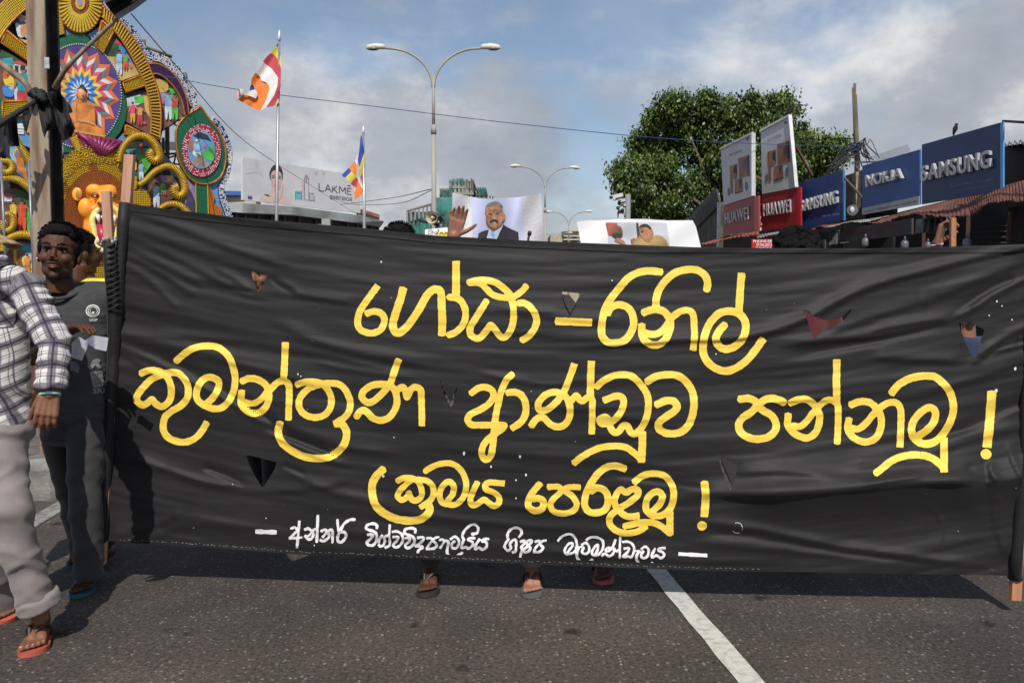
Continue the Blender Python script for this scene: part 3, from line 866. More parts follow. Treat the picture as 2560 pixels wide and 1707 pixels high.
 spots = [(1300, 1141, 4), (1160, 1133, 4), (2538, 921, 4.5), (2490, 976, 4), (2492, 753, 2.5), (2505, 765, 2), (2473, 788, 2), (2530, 799, 2), (1228, 1166, 2.5), (953, 655, 2), (958, 1190, 3),
             (1315, 1187, 3), (1290, 1245, 2), (665, 1295, 1.6), (786, 1363, 2), (942, 732, 1.2), (1290, 1200, 2), (745, 935, 2), (752, 940, 1.5), (1530, 701, 1.5), (1790, 885, 2), (1720, 1416, 2), (985, 1093, 1.5), (2540, 1220, 1)]
 spots += [(rnd.uniform(400, 2400), rnd.uniform(700, 1330), rnd.uniform(.5, 1.1)) for _ in range(22)]
 for (x, y, r) in spots:
  pp = [(x + r * rnd.uniform(.6, 1.2) * math.cos(a), y - r * rnd.uniform(.7, 1.5) * math.sin(a)) for a in [k * math.pi / 3 for k in range(6)]]
  sp.poly(banner_points(pp, .003))
 for k in range(22):     # faint ring left by a paint tin
  if k in (2, 3, 9, 10, 11, 12, 13, 14):
   continue
  a0, a1 = k / 22 * 6.283, (k + .9) / 22 * 6.283
  c, r = (1843, 1319), 12.5
  sp.poly(banner_points([(c[0] + r * math.cos(a1), c[1] + r * math.sin(a1)), (c[0] + r * math.cos(a0), c[1] + r * math.sin(a0)), (c[0] + (r + 1.1) * math.cos(a0), c[1] + (r + 1.1) * math.sin(a0)), (c[0] + (r + 1.1) * math.cos(a1), c[1] + (r + 1.1) * math.sin(a1))], .003))
 o = sp.build('paint_specks', mw, root)
 o['kind'] = 'stuff'
 fl = [[(1404, 735), (1424, 738), (1440, 758), (1432, 774), (1425, 785), (1415, 765)],
          [(2009, 771), (2054, 791), (2066, 800), (2050, 797), (2026, 788)],
          [(1800, 1140), (1855, 1148), (1846, 1165), (1831, 1214), (1812, 1180)],
          [(2402, 800), (2420, 806), (2406, 825)]]
 for q in fl:
  fb = MB()
  fb.poly(banner_points(q, .010)[::-1])
  fb.build('torn_flap', m, root)
 sl = MB()
 pts = []
 for k in range(15):
  y = 506 + (1352 - 506) * k / 14
  x = 316 - (y - 510) * (64 / 899.0) - 4
  pts.append(P(x, y, float(bdepth(np.array(x), np.array(y))) - .012 + .004 * math.sin(k * 2.3)))
 sl.tube(pts, [.024 + .004 * math.sin(k * 1.9) for k in range(15)], 10)
 sl.build('pole_sleeve', m, root, True)
 sl = MB()
 pts = []
 for k in range(15):
  y = 560 + (1446 - 560) * k / 14
  x = float(rex(np.array(y))) + 4
  pts.append(P(x, y, float(bdepth(np.array(x), np.array(y))) - .010 + .004 * math.sin(k * 2.3)))
 sl.tube(pts, [.026 + .004 * math.sin(k * 1.9) for k in range(15)], 10)
 sl.build('pole_sleeve', m, root, True)
build_banner()
# ------------------------------------------------------------------ ground and road
def asphalt_mat():
 m = bpy.data.materials.new('asphalt')
 m.use_nodes = True
 t = m.node_tree
 b = t.nodes['Principled BSDF']
 b.inputs['Roughness'].default_value = 0.82
 b.inputs['Specular IOR Level'].default_value = 0.35
 tcn = t.nodes.new('ShaderNodeTexCoord')
 def nz(scale, det=4, rough=.6):
  n = t.nodes.new('ShaderNodeTexNoise')
  n.inputs['Scale'].default_value = scale
  n.inputs['Detail'].default_value = det
  n.inputs['Roughness'].default_value = rough
  t.links.new(tcn.outputs['Object'], n.inputs['Vector'])
  return n
 def ramp(src, p0, c0, p1, c1):
  r = t.nodes.new('ShaderNodeValToRGB')
  r.color_ramp.elements[0].position = p0
  r.color_ramp.elements[1].position = p1
  r.color_ramp.elements[0].color = (*c0, 1)
  r.color_ramp.elements[1].color = (*c1, 1)
  t.links.new(src, r.inputs['Fac'])
  return r
 def mix(fac, a, c, mode='MIX'):
  x = t.nodes.new('ShaderNodeMix')
  x.data_type = 'RGBA'
  x.blend_type = mode
  if isinstance(fac, float):
   x.inputs['Factor'].default_value = fac
  else:
   t.links.new(fac, x.inputs['Factor'])
  t.links.new(a, x.inputs['A'])
  t.links.new(c, x.inputs['B'])
  return x.outputs['Result']
 base = ramp(nz(1.3, 6).outputs['Fac'], .3, (.050, .043, .038), .7, (.084, .072, .064))
 fine = ramp(nz(58, 5, .85).outputs['Fac'], .34, (.20, .20, .20), .66, (2.15, 2.05, 1.95))
 c = mix(1.0, base.outputs[0], fine.outputs[0], 'MULTIPLY')
 vo = t.nodes.new('ShaderNodeTexVoronoi')
 vo.inputs['Scale'].default_value = 52
 t.links.new(tcn.outputs['Object'], vo.inputs['Vector'])
 sepc = t.nodes.new('ShaderNodeSeparateColor')
 t.links.new(vo.outputs['Color'], sepc.inputs[0])
 r1 = t.nodes.new('ShaderNodeMapRange')
 r1.inputs['From Min'].default_value = .62
 r1.inputs['From Max'].default_value = .97
 t.links.new(sepc.outputs[0], r1.inputs['Value'])
 r2 = t.nodes.new('ShaderNodeMapRange')
 r2.inputs['From Min'].default_value = .36
 r2.inputs['From Max'].default_value = .24
 t.links.new(vo.outputs['Distance'], r2.inputs['Value'])
 mm = t.nodes.new('ShaderNodeMath')
 mm.operation = 'MULTIPLY'
 t.links.new(r1.outputs[0], mm.inputs[0])
 t.links.new(r2.outputs[0], mm.inputs[1])
 m3 = t.nodes.new('ShaderNodeMath')
 m3.operation = 'MULTIPLY'
 m3.inputs[1].default_value = 1.0
 t.links.new(mm.outputs[0], m3.inputs[0])
 st = ramp(nz(9, 3).outputs['Fac'], .3, (.20, .17, .14), .7, (.34, .31, .27))
 c = mix(m3.outputs[0], c, st.outputs[0])
 v2 = t.nodes.new('ShaderNodeTexVoronoi')
 v2.inputs['Scale'].default_value = 3.4
 nw = nz(14, 3)
 va = t.nodes.new('ShaderNodeVectorMath')
 va.operation = 'MULTIPLY_ADD'
 va.inputs[1].default_value = (.09, .09, .09)
 t.links.new(nw.outputs['Color'], va.inputs[0])
 t.links.new(tcn.outputs['Object'], va.inputs[2])
 t.links.new(va.outputs[0], v2.inputs['Vector'])
 r3 = t.nodes.new('ShaderNodeMapRange')
 r3.inputs['From Min'].default_value = .15
 r3.inputs['From Max'].default_value = .085
 t.links.new(v2.outputs['Distance'], r3.inputs['Value'])
 s2 = t.nodes.new('ShaderNodeSeparateColor')
 t.links.new(v2.outputs['Color'], s2.inputs[0])
 r4 = t.nodes.new('ShaderNodeMapRange')
 r4.inputs['From Min'].default_value = .25
 r4.inputs['From Max'].default_value = .7
 r4.inputs['To Max'].default_value = .85
 t.links.new(s2.outputs[0], r4.inputs['Value'])
 m4 = t.nodes.new('ShaderNodeMath')
 m4.operation = 'MULTIPLY'
 t.links.new(r3.outputs[0], m4.inputs[0])
 t.links.new(r4.outputs[0], m4.inputs[1])
 dk = ramp(nz(5).outputs['Fac'], .3, (.009, .009, .009), .7, (.018, .016, .015))
 c = mix(m4.outputs[0], c, dk.outputs[0])
 pt = ramp(nz(.45, 5, .7).outputs['Fac'], .42, (.78, .78, .79), .58, (1.12, 1.11, 1.08))
 c = mix(1.0, c, pt.outputs[0], 'MULTIPLY')
 t.links.new(c, b.inputs['Base Color'])
 nb = nz(140, 4, .75)
 bp = t.nodes.new('ShaderNodeBump')
 bp.inputs['Strength'].default_value = .75
 bp.inputs['Distance'].default_value = .006
 t.links.new(nb.outputs['Fac'], bp.inputs['Height'])
 t.links.new(bp.outputs[0], b.inputs['Normal'])
 MATS['asphalt'] = m
 return m
ROADDIR = Vector((-0.125, 1, 0)).normalized()
RN = Vector((ROADDIR.y, -ROADDIR.x, 0))       # to the right of the road direction
def road_quad(mb, x_at, w, y0, y1, z, seg=1):
 """strip along the road: x_at = x at y=3.5 of left edge, width w"""
 for k in range(seg):
  a = y0 + (y1 - y0) * k / seg
  b = y0 + (y1 - y0) * (k + 1) / seg
  def X(y):
   return x_at + (y - 3.5) * ROADDIR.x / ROADDIR.y
  mb.poly([(X(a), a, z), (X(a) + w, a, z), (X(b) + w, b, z), (X(b), b, z)])
g = MB()
g.poly([(-900, -300, -.02), (900, -300, -.02), (900, 1500, -.02), (-900, 1500, -.02)])
o = g.build('ground', mat('dry_ground', (.13, .115, .095), .9, .25, .8, .3, 30))
o['kind'] = 'structure'
g = MB()
road_quad(g, -2.98, 10.3, -15, 400, 0.0)
o = g.build('road', asphalt_mat())
o['kind'] = 'structure'
m_line = mat('road_paint', (.36, .345, .31), .75, .0, 30, .15, 160, col2=(.60, .585, .53), cpos=(.25, .55), detail=9)
g = MB()
rnd = random.Random(2)
d = Vector((-0.123, 1.21, 0)).normalized()
nn = Vector((d.y, -d.x, 0))
base = Vector((.833, 2.82, .004))
L0, L1 = -4.0, 60
xs = [-4 + .16 * k for k in range(56)] + [5 + .7 * k for k in range(80)]
for k in range(len(xs) - 1):
 p0 = base + d * xs[k]
 p1 = base + d * xs[k + 1]
 w0, w1, w2, w3 = [rnd.uniform(-.0045, .0045) for _ in range(4)]
 if k:
  w0, w2 = lw
 g.poly([p0 + nn * (-.047 + w0), p0 + nn * (.047 + w2), p1 + nn * (.047 + w3), p1 + nn * (-.047 + w1)])
 lw = (w1, w3)
o = g.build('lane_line', m_line)
o['kind'] = 'structure'
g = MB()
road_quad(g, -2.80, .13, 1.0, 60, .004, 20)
o = g.build('edge_line', mat('shaded_road_paint', (.10, .095, .09), .8, 0, 14, .2, 90, col2=(.30, .29, .27), cpos=(.3, .6), detail=8))  # edge line coloured greyer to stand in for the shade lying on it
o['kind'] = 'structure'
m_kerb = mat('kerb_concrete', (.19, .18, .165), .85, .35, 7, .5, 50)
def kerb(x_at, w, side):
 root = empty('pavement', (x_at, 6, 0))
 root['kind'] = 'structure'
 g = MB()
 a0, a1 = (x_at, w) if w > 0 else (x_at + w, -w)
 road_quad(g, a0, a1, -10, 120, .13)
 g.build('pavement_top', mat('pavement_paving', (.12, .11, .10), .88, .35, 5, .5, 45), root)
 lib = []
 n = 0
 for k in range(60):
  y = -3 + k * .92
  c = Vector((x_at + (y - 3.5) * ROADDIR.x / ROADDIR.y - side * .075 * -1, y, .055))
  bm = bmesh.new()
  bmesh.ops.create_cube(bm, size=1)
  bmesh.ops.scale(bm, vec=(.15, .90, .17), verts=bm.verts)
  bmesh.ops.bevel(bm, geom=bm.edges[:], offset=.018, segments=1, affect='EDGES')
  if not lib:
   me = bpy.data.meshes.new('kerb_stone')
   bm.to_mesh(me)
   me.materials.append(m_kerb)
   lib.append(me)
  bm.free()
  o = bpy.data.objects.new('kerb_stone', lib[0])
  COL.objects.link(o)
  o.parent = root
  o.matrix_parent_inverse = root.matrix_world.inverted()
  o.location = c + Vector((0, 0, .002 * ((k * 7) % 3)))
  o.rotation_euler = (0, 0, math.atan2(ROADDIR.y, ROADDIR.x) - math.pi / 2)
kerb(-3.15, -5.5, -1)
kerb(7.35, 2.5, 1)
# ------------------------------------------------------------------ street lamps
m_lpole = mat('lamp_pole_concrete', (.33, .31, .27), .7, .15, 3, .1, 30, stretch=(1, 1, .2))
m_lhead = mat('lamp_head_shell', (.62, .60, .54), .5, .1, 3)
m_lglass = mat('lamp_glass', (.10, .10, .11), .2, .1, 3)
def lamp_proto():
 root = empty('street_lamp', (0, 0, 0))
 H = 8.9
 g = MB()
 g.tube([(0, 0, 0), (0, 0, 4.0), (0, 0, 7.2)], [.115, .09, .07], 10)
 g.tube([(0, 0, 6.95), (0, 0, 7.25)], [.095, .095], 10)
 g.tube([(0, 0, 7.2), (0, 0, H)], [.055, .05], 10)
 g.build('pole', m_lpole, root, True)
 for s in (-1, 1):
  g = MB()
  pts = []
  for k in range(15):
   t = k / 14
   a = t * math.pi / 2
   pts.append((s * (.02 + 1.50 * (1 - math.cos(a))), 0, H - .4 + 1.30 * math.sin(a)))
  pts.append((s * 1.72, 0, H + .93))
  g.tube(pts, .042, 7)
  g.build('arm', m_lpole, root, True)
  g = MB()
  g.tube([(s * 1.60, 0, H + .92), (s * 1.68, 0, H + .96), (s * 1.95, 0, H + .97), (s * 2.2, 0, H + .94), (s * 2.27, 0, H + .90)],
               [.05, .085, .105, .085, .03], 10)
  h = g.build('lamp_head', m_lhead, root, True)
  g = MB()
  g.ball((s * 2.03, 0, H + .885), (.20, .09, .055), 10, 6)
  g.build('lens', m_lglass, h, True)
 return root
def copy_tree(o, parent=None):
 c = o.copy()
 COL.objects.link(c)
 if parent is not None:
  c.parent = parent
 for ch in o.children:
  copy_tree(ch, c)
 return c
lp = lamp_proto()
bpy.context.view_layer.update()
lamps = [(1083, 118, 28.0, 'tall twin armed street lamp, the largest, on the slender pole near the picture centre', 0),
         (1363, 417, 52.0, 'second twin armed street lamp, mid sized, right of the portrait poster', 9),
         (1422, 529, 80.0, 'small distant twin armed street lamp above the beige building', -6),
         (1387, 582, 112.0, 'tiny farthest twin armed street lamp against the beige building', 0)]
for k, (px, py, dd, lab, rz) in enumerate(lamps):
 o = lp if k == 0 else copy_tree(lp)
 top = P(px, py, dd)
 s = top.z / 9.85
 o.location = (top.x, top.y, 0)
 o.scale = (s, s, s)
 o.rotation_euler = (0, 0, math.radians(rz))
 tagit(o, lab, 'street lamp', 'twin armed street lamps along the road')
bpy.context.view_layer.update()
m_horn = mat('horn_cream', (.52, .47, .34), .5, .1, 6)
m_hornb = mat('horn_blue_grey', (.05, .07, .11), .5, .1, 6)
def horn(px, py, dep, aim, m, lab):
 c = P(px, py, dep)
 d = Vector(aim).normalized()
 r = empty('horn_loudspeaker', c, lab, 'loudspeaker')
 g = MB()
 ps, rs = [], []
 for k in range(9):
  t = k / 8
  ps.append(c - d * .33 * (1 - t))
  rs.append(.022 + .105 * t ** 1.7)
 base = len(g.v)
 g.tube(ps, rs, 20, caps=False)
 ps2 = [p - d * .002 for p in ps][::-1]
 g.tube(ps2, [q + .006 for q in rs][::-1], 20, caps=False)
 g.tube([c + d * .0, c + d * .012], [.131, .131], 20, caps=False)
 g.build('bell', m, r, True)
 g = MB()
 g.tube([c - d * .30, c - d * .12, c - d * .03], [.02, .03, .034], 12)
 g.ball(c - d * .03, .034, 10, 6)
 g.build('inner_cone', m_horn, r, True)
 g = MB()
 g.tube([c - d * .50, c - d * .32], [.055, .06], 14)
 g.build('driver', m_hornb, r, True)
 return r
horn(1079, 544, 17.0, (-.25, -1, -.05), m_horn, 'cream horn loudspeaker facing the viewer on a stand behind the banner')
horn(1098, 556, 17.3, (.8, -.5, -.15), m_hornb, 'dark blue horn loudspeaker turned away to the right behind the cream one')
st = MB()
c = P(1090, 560, 17.6)
st.tube([(c.x, c.y, 0), (c.x, c.y, c.z + .02)], .018, 8)
a = P(1079, 544, 17.0)
st.tube([c, a - Vector((0, -.35, 0))], .012, 6)
st.tube([c, P(1098, 556, 17.3)], .012, 6)
o = st.build('speaker_stand', mat('steel_grey', (.20, .20, .21), .5, .2, 5, metal=.3))
tagit(o, 'thin grey metal stand carrying the two horn loudspeakers', 'stand')
# ------------------------------------------------------------------ cables
m_blue = mat('blue_rope', (.035, .07, .20), .6, .2, 9)
m_wire = mat('black_wire', (.02, .02, .022), .6, .2, 9)
def cable(pix, r, m, lab, cat='cable', name='cable', sag=0.0):
 pts = [P(*q) for q in pix]
 cp = [Vector(q) for q in catmull([tuple(p) for p in pts], 6)]
 g = MB()
 g.tube(cp, r, 5)
 o = g.build(name, m, None, True)
 tagit(o, lab, cat)
 return o
cable([(395, 188, 16.5), (594, 224, 15.5), (900, 262, 15), (1250, 305, 14.5), (1640, 345, 15.5), (1900, 360, 17.5), (2128, 368, 18.5)], .007, m_blue,
      'thin blue rope stretched across the sky from the decorated arch to the concrete pole', 'rope', 'rope')
cable([(328, 35, 13), (440, 165, 16), (590, 335, 24), (700, 415, 34), (800, 478, 44), (905, 545, 60)], .010, m_wire,
      'black wire descending from the upper left across the sky behind the larger flag')
cable([(850, 512, 60), (980, 495, 45), (1083, 472, 28.1)], .018, m_wire, 'upper of two sagging wires reaching the tall street lamp pole')
cable([(850, 505, 60), (900, 512, 50), (1000, 508, 38), (1083, 474, 28.1)], .015, m_wire, 'lower of two sagging wires reaching the tall street lamp pole')
# ------------------------------------------------------------------ flags
FLC = dict(b=(.025, .06, .33), y=(.62, .56, .06), r=(.50, .06, .085), w=(.70, .69, .68), o=(.78, .20, .03))
def flagmat(k):
 m = mat('flag_' + {'b': 'blue', 'y': 'yellow', 'r': 'red', 'w': 'white', 'o': 'orange'}[k], FLC[k], .6, .06, 12, .12, 50)
 b = m.node_tree.nodes['Principled BSDF']
 return m
FM = [flagmat(k) for k in 'byrwo']
def flag(px_top, px_bot, dep, lab, patches, x0, y0, k, name='flag', amp=.06, seed=1):
 """patches: (colour index, polygon in zoom px, pattern of depth)"""
 a, b = P(px_top[0], px_top[1], dep), P(px_bot[0], px_bot[1], dep)
 root = empty('flag', (b.x, b.y, 0), lab, 'flag', 'striped flags on metal poles')
 g = MB()
 base = Vector((b.x + (b.x - a.x) * .3, b.y, 0))
 g.tube([base, b, a], [.028 * dep / 14] * 2 + [.018 * dep / 14], 10)
 g.build('pole', mat('galvanised_pole', (.42, .42, .43), .35, .1, 6, metal=.6), root, True)
 g = MB()
 g.tube([a - (a - b) * .002, a + (a - b).normalized() * .16], [.028, .012], 8)
 g.build('pole_tip', mat('white_tape', (.8, .8, .8), .5, .05, 4), root, True)
 g = MB()
 for ci, poly, dz in patches:
  pp = [(x0 + x / k, y0 + y / k) for x, y in poly]
  X, Y = grid(min(p[0] for p in pp) - 3, min(p[1] for p in pp) - 3, max(p[0] for p in pp) + 3, max(p[1] for p in pp) + 3, 2.0)
  vs, fs = march(X, Y, poly_sdf(X, Y, pp))
  base = len(g.v)
  for (x, y) in vs:
   q = (x - px_top[0]) * .9 + (y - px_top[1]) * .42
   dd = dep - .02 + dz + amp * math.sin(q / 13.0 + seed) + amp * .22 * math.sin(q / 6.1 + y / 22.0)
   g.v.append(tuple(P(x, y, dd)))
  for f in fs:
   g.f.append(tuple(i + base for i in f))
   g.mi.append(ci)
 o = g.build('flag_cloth', FM, root, True)
 return root
flag((698, 101), (691, 560), 14.0, 'larger striped flag in yellow, red, white and orange blowing left from the tall metal pole', [
 (0, [(735, 165), (752, 200), (750, 240), (708, 205)], 0),
 (1, [(708, 205), (750, 238), (768, 300), (788, 480), (780, 540), (735, 410), (690, 350), (650, 320), (625, 315), (665, 260)], .0),
 (2, [(625, 315), (650, 320), (690, 350), (735, 410), (780, 540), (778, 650), (745, 780), (740, 640), (718, 650), (640, 540), (560, 480), (512, 435), (565, 370)], 0),
 (3, [(512, 435), (560, 480), (640, 540), (722, 650), (712, 760), (620, 840), (600, 800), (560, 745), (490, 718), (470, 660), (435, 625), (398, 600), (460, 500)], 0),
 (4, [(398, 600), (435, 625), (470, 660), (490, 718), (560, 745), (600, 800), (608, 840), (560, 1000), (480, 1157), (380, 1130), (280, 1070), (160, 1005), (150, 985), (215, 915), (300, 930), (410, 980), (432, 900), (400, 840), (372, 790), (335, 775), (350, 680)], .02),
 (0, [(335, 775), (372, 790), (400, 845), (395, 862), (316, 868)], .03),
 (3, [(316, 866), (395, 850), (425, 880), (432, 920), (412, 983), (300, 935), (212, 918), (188, 965), (140, 975), (145, 880), (170, 835), (240, 850)], -.03),
 (2, [(160, 845), (178, 842), (184, 905), (172, 962), (156, 968), (150, 900)], -.09),
 (3, [(712, 700), (740, 640), (725, 800), (680, 930), (560, 1112), (480, 1157), (560, 1000), (608, 840)], .0),
 (2, [(740, 640), (778, 650), (770, 800), (745, 960), (720, 1050), (670, 1095), (560, 1112), (680, 930), (725, 800)], 0),
 (0, [(778, 640), (781, 700), (765, 880), (757, 1010), (740, 1030), (740, 960), (765, 800)], -.01),
 (1, [(740, 960), (748, 1040), (700, 1075), (692, 1070), (722, 1010)], -.015),
 (4, [(150, 985), (165, 998), (120, 1015), (104, 1034), (108, 1018)], .02)], 570, 80, 5.88, amp=.05)
flag((908.5, 334), (911, 575), 18.0, 'smaller striped flag with blue top drooping from the farther metal pole beside the billboard', [
 (0, [(1985, 0), (2060, 0), (2030, 110), (1990, 230), (1965, 120)], 0), (0, [(2010, -240), (2024, -245), (2055, -60), (2060, 0), (1985, 0)], 0),
 (1, [(2045, 60), (2065, 0), (2068, 280), (2020, 340), (1985, 360), (1990, 230)], 0),
 (2, [(2068, 280), (2068, 490), (2045, 495), (1998, 370), (2020, 340)], 0),
 (3, [(1985, 0), (1990, 60), (1965, 140), (1955, 200), (1925, 135), (1955, 60)], .02),
 (4, [(1925, 135), (1955, 200), (1945, 350), (1870, 290), (1840, 230)], .0),
 (0, [(1840, 230), (1870, 290), (1790, 375), (1745, 370), (1738, 330)], .0),
 (1, [(1870, 290), (1945, 350), (1945, 370), (1900, 420), (1860, 465), (1790, 375)], .0),
 (2, [(1945, 370), (1975, 420), (1955, 530), (1880, 490), (1860, 465), (1900, 420)], .0),
 (3, [(1990, 200), (1980, 360), (2010, 470), (2045, 500), (2050, 560), (2010, 500), (1965, 390), (1975, 250)], -.02),
 (4, [(1965, 400), (2010, 500), (2055, 580), (1990, 660), (1925, 700), (1910, 600), (1935, 530), (1955, 530)], -.01),
 (3, [(1915, 530), (1935, 535), (1925, 690), (1932, 725), (1910, 650)], .01)], 560, 380, 5.88, amp=.04, seed=4)
# ------------------------------------------------------------------ billboard and low building
m_board = mat('billboard_vinyl', (.60, .60, .615), .6, .06, .5)
def poly_on(corners, mb, q, off=0.0, mi=0):
 """q in (u, v) 0..1 over a quad given by 4 world corners TL, TR, BR, BL"""
 TL, TR, BR, BL = corners
 n = (TR - TL).cross(BL - TL).normalized()
 if n.dot(CAM - TL) < 0:
  n = -n
 pts = []
 for u, v in q:
  a = TL.lerp(TR, u)
  b = BL.lerp(BR, u)
  pts.append(a.lerp(b, v) + n * off)
 mb.poly(pts, mi)
 return pts
def fix(poly, sgn=None):
 return poly
bb = empty('billboard', P(740, 500, 80), 'wide pale billboard of a woman touching her face with cosmetics beside her', 'billboard')
BC = [P(607, 393, 74), P(900, 440, 86), P(901, 533, 86), P(607, 500, 74)]
n_b = (BC[1] - BC[0]).cross(BC[3] - BC[0]).normalized()
if n_b.dot(CAM - BC[0]) < 0:
 n_b = -n_b
g = MB()
g.slab([c - n_b * .25 for c in BC], n_b * .25)
g.build('panel', m_board, bb)
normals_out(bb.children[0])
def zb(pts, off, m, name, bx=bb, x0=560, y0=380, k=5.88, C=None, base=BC, n=None):
 """flat print: polygon in zoom pixels projected on the board plane, lifted by off"""
 nn_ = n or n_b
 g = MB()
 for poly in pts:
  pp = [onplane(x0 + x / k, y0 + y / k, base[0] + nn_ * off, nn_) for x, y in poly]
  g.poly(pp)
 return g.build(name, m, bx)
def ell(cx, cy, rx, ry, n=20, a0=0, a1=360, rot=0):
 out = []
 for k in range(n):
  a = math.radians(a0 + (a1 - a0) * k / (n if a1 - a0 >= 360 else n - 1))
  x, y = rx * math.cos(a), ry * math.sin(a)
  c, s = math.cos(math.radians(rot)), math.sin(math.radians(rot))
  out.append((cx + x * c - y * s, cy + x * s + y * c))
 return out
def smoothp(pts, sub=4):
 q = pts + [pts[0]]
 p = [np.array(a, float) for a in pts]
 n = len(p)
 out = []
 for i in range(n):
  p0, p1, p2, p3 = p[i - 1], p[i], p[(i + 1) % n], p[(i + 2) % n]
  for k in range(sub):
   t = k / sub
   out.append(tuple(.5 * ((2 * p1) + (-p0 + p2) * t + (2 * p0 - 5 * p1 + 4 * p2 - p3) * t * t + (-p0 + 3 * p1 - 3 * p2 + p3) * t ** 3)))
 return out
m_skinp = mat('print_pale_skin', (.62, .42, .37), .6, .05, 2)
m_skinp2 = mat('print_pale_skin_light', (.68, .50, .46), .6, .05, 2)
m_hairp = mat('print_dark_hair', (.045, .035, .035), .6, .2, 3)
m_inkp = mat('print_black_ink', (.045, .045, .05), .6, .1, 3)
zb([smoothp([(530, 735), (545, 660), (620, 620), (700, 600), (710, 510), (850, 510), (840, 600), (900, 640), (960, 700), (980, 775), (800, 758), (650, 745)])], .02, m_skinp2, 'printed_shoulders')
zb([smoothp([(680, 400), (668, 320), (700, 230), (765, 185), (830, 220), (862, 290), (860, 390), (840, 420), (700, 410)])], .03, m_hairp, 'printed_hair')
zb([smoothp([(690, 380), (700, 300), (765, 270), (835, 310), (848, 400), (835, 500), (800, 560), (765, 578), (735, 560), (700, 500)])], .04, m_skinp, 'printed_face')
zb([smoothp([(700, 520), (735, 560), (755, 620), (750, 730), (720, 700), (690, 600)]), smoothp([(860, 420), (868, 520), (840, 640), (800, 730), (775, 700), (790, 600), (830, 520), (845, 430)])], .05, m_skinp2, 'printed_hands')
for q in ([(705, 372), (735, 366), (750, 374), (735, 384), (712, 384)], [(790, 385), (815, 374), (838, 384), (820, 394), (798, 394)], [(700, 352), (740, 345), (750, 352), (705, 360)], [(790, 352), (830, 355), (840, 366), (795, 362)]):
 zb([q], .05, m_hairp, 'printed_eye')
zb([smoothp([(740, 490), (770, 480), (805, 492), (790, 510), (755, 508)])], .05, mat('print_lips', (.48, .12, .14), .6), 'printed_lips')
zb([[(585, 618), (640, 625), (680, 650), (640, 648)]], .05, m_inkp, 'printed_strap')
zb([[(1050, 580), (1135, 572), (1140, 700), (1052, 700)]], .03, mat('print_teal', (.16, .50, .52), .5, .15, 4), 'printed_bottle')
zb([[(1072, 600), (1120, 598), (1120, 612), (1072, 612)], [(1048, 580), (1056, 580), (1056, 700), (1048, 698)], [(1132, 575), (1141, 575), (1143, 704), (1134, 702)]], .05, mat('print_dark_teal', (.05, .20, .22), .5), 'printed_bottle_edge')
zb([[(1140, 430), (1180, 425), (1180, 700), (1160, 698)]], .03, mat('print_pink', (.66, .42, .42), .5, .1, 4), 'printed_tube')
zb([[(1190, 335), (1196, 335), (1196, 400), (1190, 400)], [(1208, 335), (1218, 335), (1218, 455), (1208, 455)], [(1230, 340), (1236, 340), (1236, 400), (1230, 400)], [(1180, 370), (1186, 370), (1186, 460), (1180, 460)], [(1240, 375), (1246, 375), (1246, 465), (1240, 465)],
 [(1182, 460), (1187, 460), (1187, 708), (1182, 708)], [(1243, 465), (1248, 465), (1248, 712), (1243, 712)], [(1182, 702), (1248, 706), (1248, 712), (1182, 708)],
 [(1253, 600), (1259, 600), (1259, 716), (1253, 716)], [(1306, 608), (1312, 608), (1312, 722), (1306, 722)], [(1253, 710), (1335, 716), (1335, 723), (1253, 717)], [(1276, 630), (1280, 630), (1280, 712), (1276, 712)], [(1328, 640), (1334, 640), (1334, 722), (1328, 722)], [(1270, 606), (1318, 606), (1318, 614), (1270, 614)]], .04,
   mat('print_grey_outline', (.16, .15, .17), .5), 'printed_jars')
def strokes_flat(sts, off, m, name, parent, x0, y0, k, base, n, seg=1):
 """thin straight/curved strokes as flat print: list of (width, pts)"""
 x_ = [x0 + p[0] / k for w, q in sts for p in q]
 y_ = [y0 + p[1] / k for w, q in sts for p in q]
 stp = max(.35, min(1.6, min(w for w, q in sts) / k / 3.2))
 X, Y = grid(min(x_) - 4, min(y_) - 4, max(x_) + 4, max(y_) + 4, stp)
 f = np.full(X.shape, 99.0)
 for w, q in sts:
  stroke_field(X, Y, f, [(x0 + a / k, y0 + b / k) for a, b in q], w / k, seg)
 vs, fs = march(X, Y, f)
 pts = [tuple(onplane(x, y, base + n * off, n)) for x, y in vs]
 return np_mesh(name, pts, fs, m, parent, False)
W = 10
strokes_flat([(W, [(1397, 460), (1400, 568)]), (W, [(1400, 568), (1470, 575)]), (W, [(1488, 575), (1528, 480)]), (W, [(1528, 480), (1578, 590)]), (W, [(1505, 545), (1556, 552)]),
              (W, [(1598, 500), (1594, 592)]), (W, [(1660, 502), (1598, 552)]), (W, [(1612, 545), (1668, 602)]),
              (W, [(1692, 608), (1700, 505)]), (W, [(1700, 505), (1745, 580)]), (W, [(1745, 580), (1784, 520)]), (W, [(1784, 520), (1786, 618)]),
              (W, [(1815, 530), (1808, 622)]), (W, [(1815, 530), (1872, 538)]), (W, [(1812, 574), (1862, 580)]), (W, [(1808, 622), (1872, 630)]), (W, [(1815, 498), (1862, 494)])],
             .05, m_inkp, 'billboard_lettering', bb, 560, 380, 5.88, BC[0], n_b)
def text_on(s, TL, TR, BL, off, m, name, parent, n, bold=0.0, extr=0.0, fill=1.0, sp=0.0):
 """text fitted in the frame: baseline BL, cap height to TL, width to TR"""
 vs, fs, w = text_mesh(s, extr, bold)
 ux = (TR - TL) / w
 uy = (TL - BL)
 g = MB()
 g.add([BL + ux * v.x + uy * v.y + n * (off + v.z) for v in vs], fs)
 o = g.build(name, m, parent)
 return o
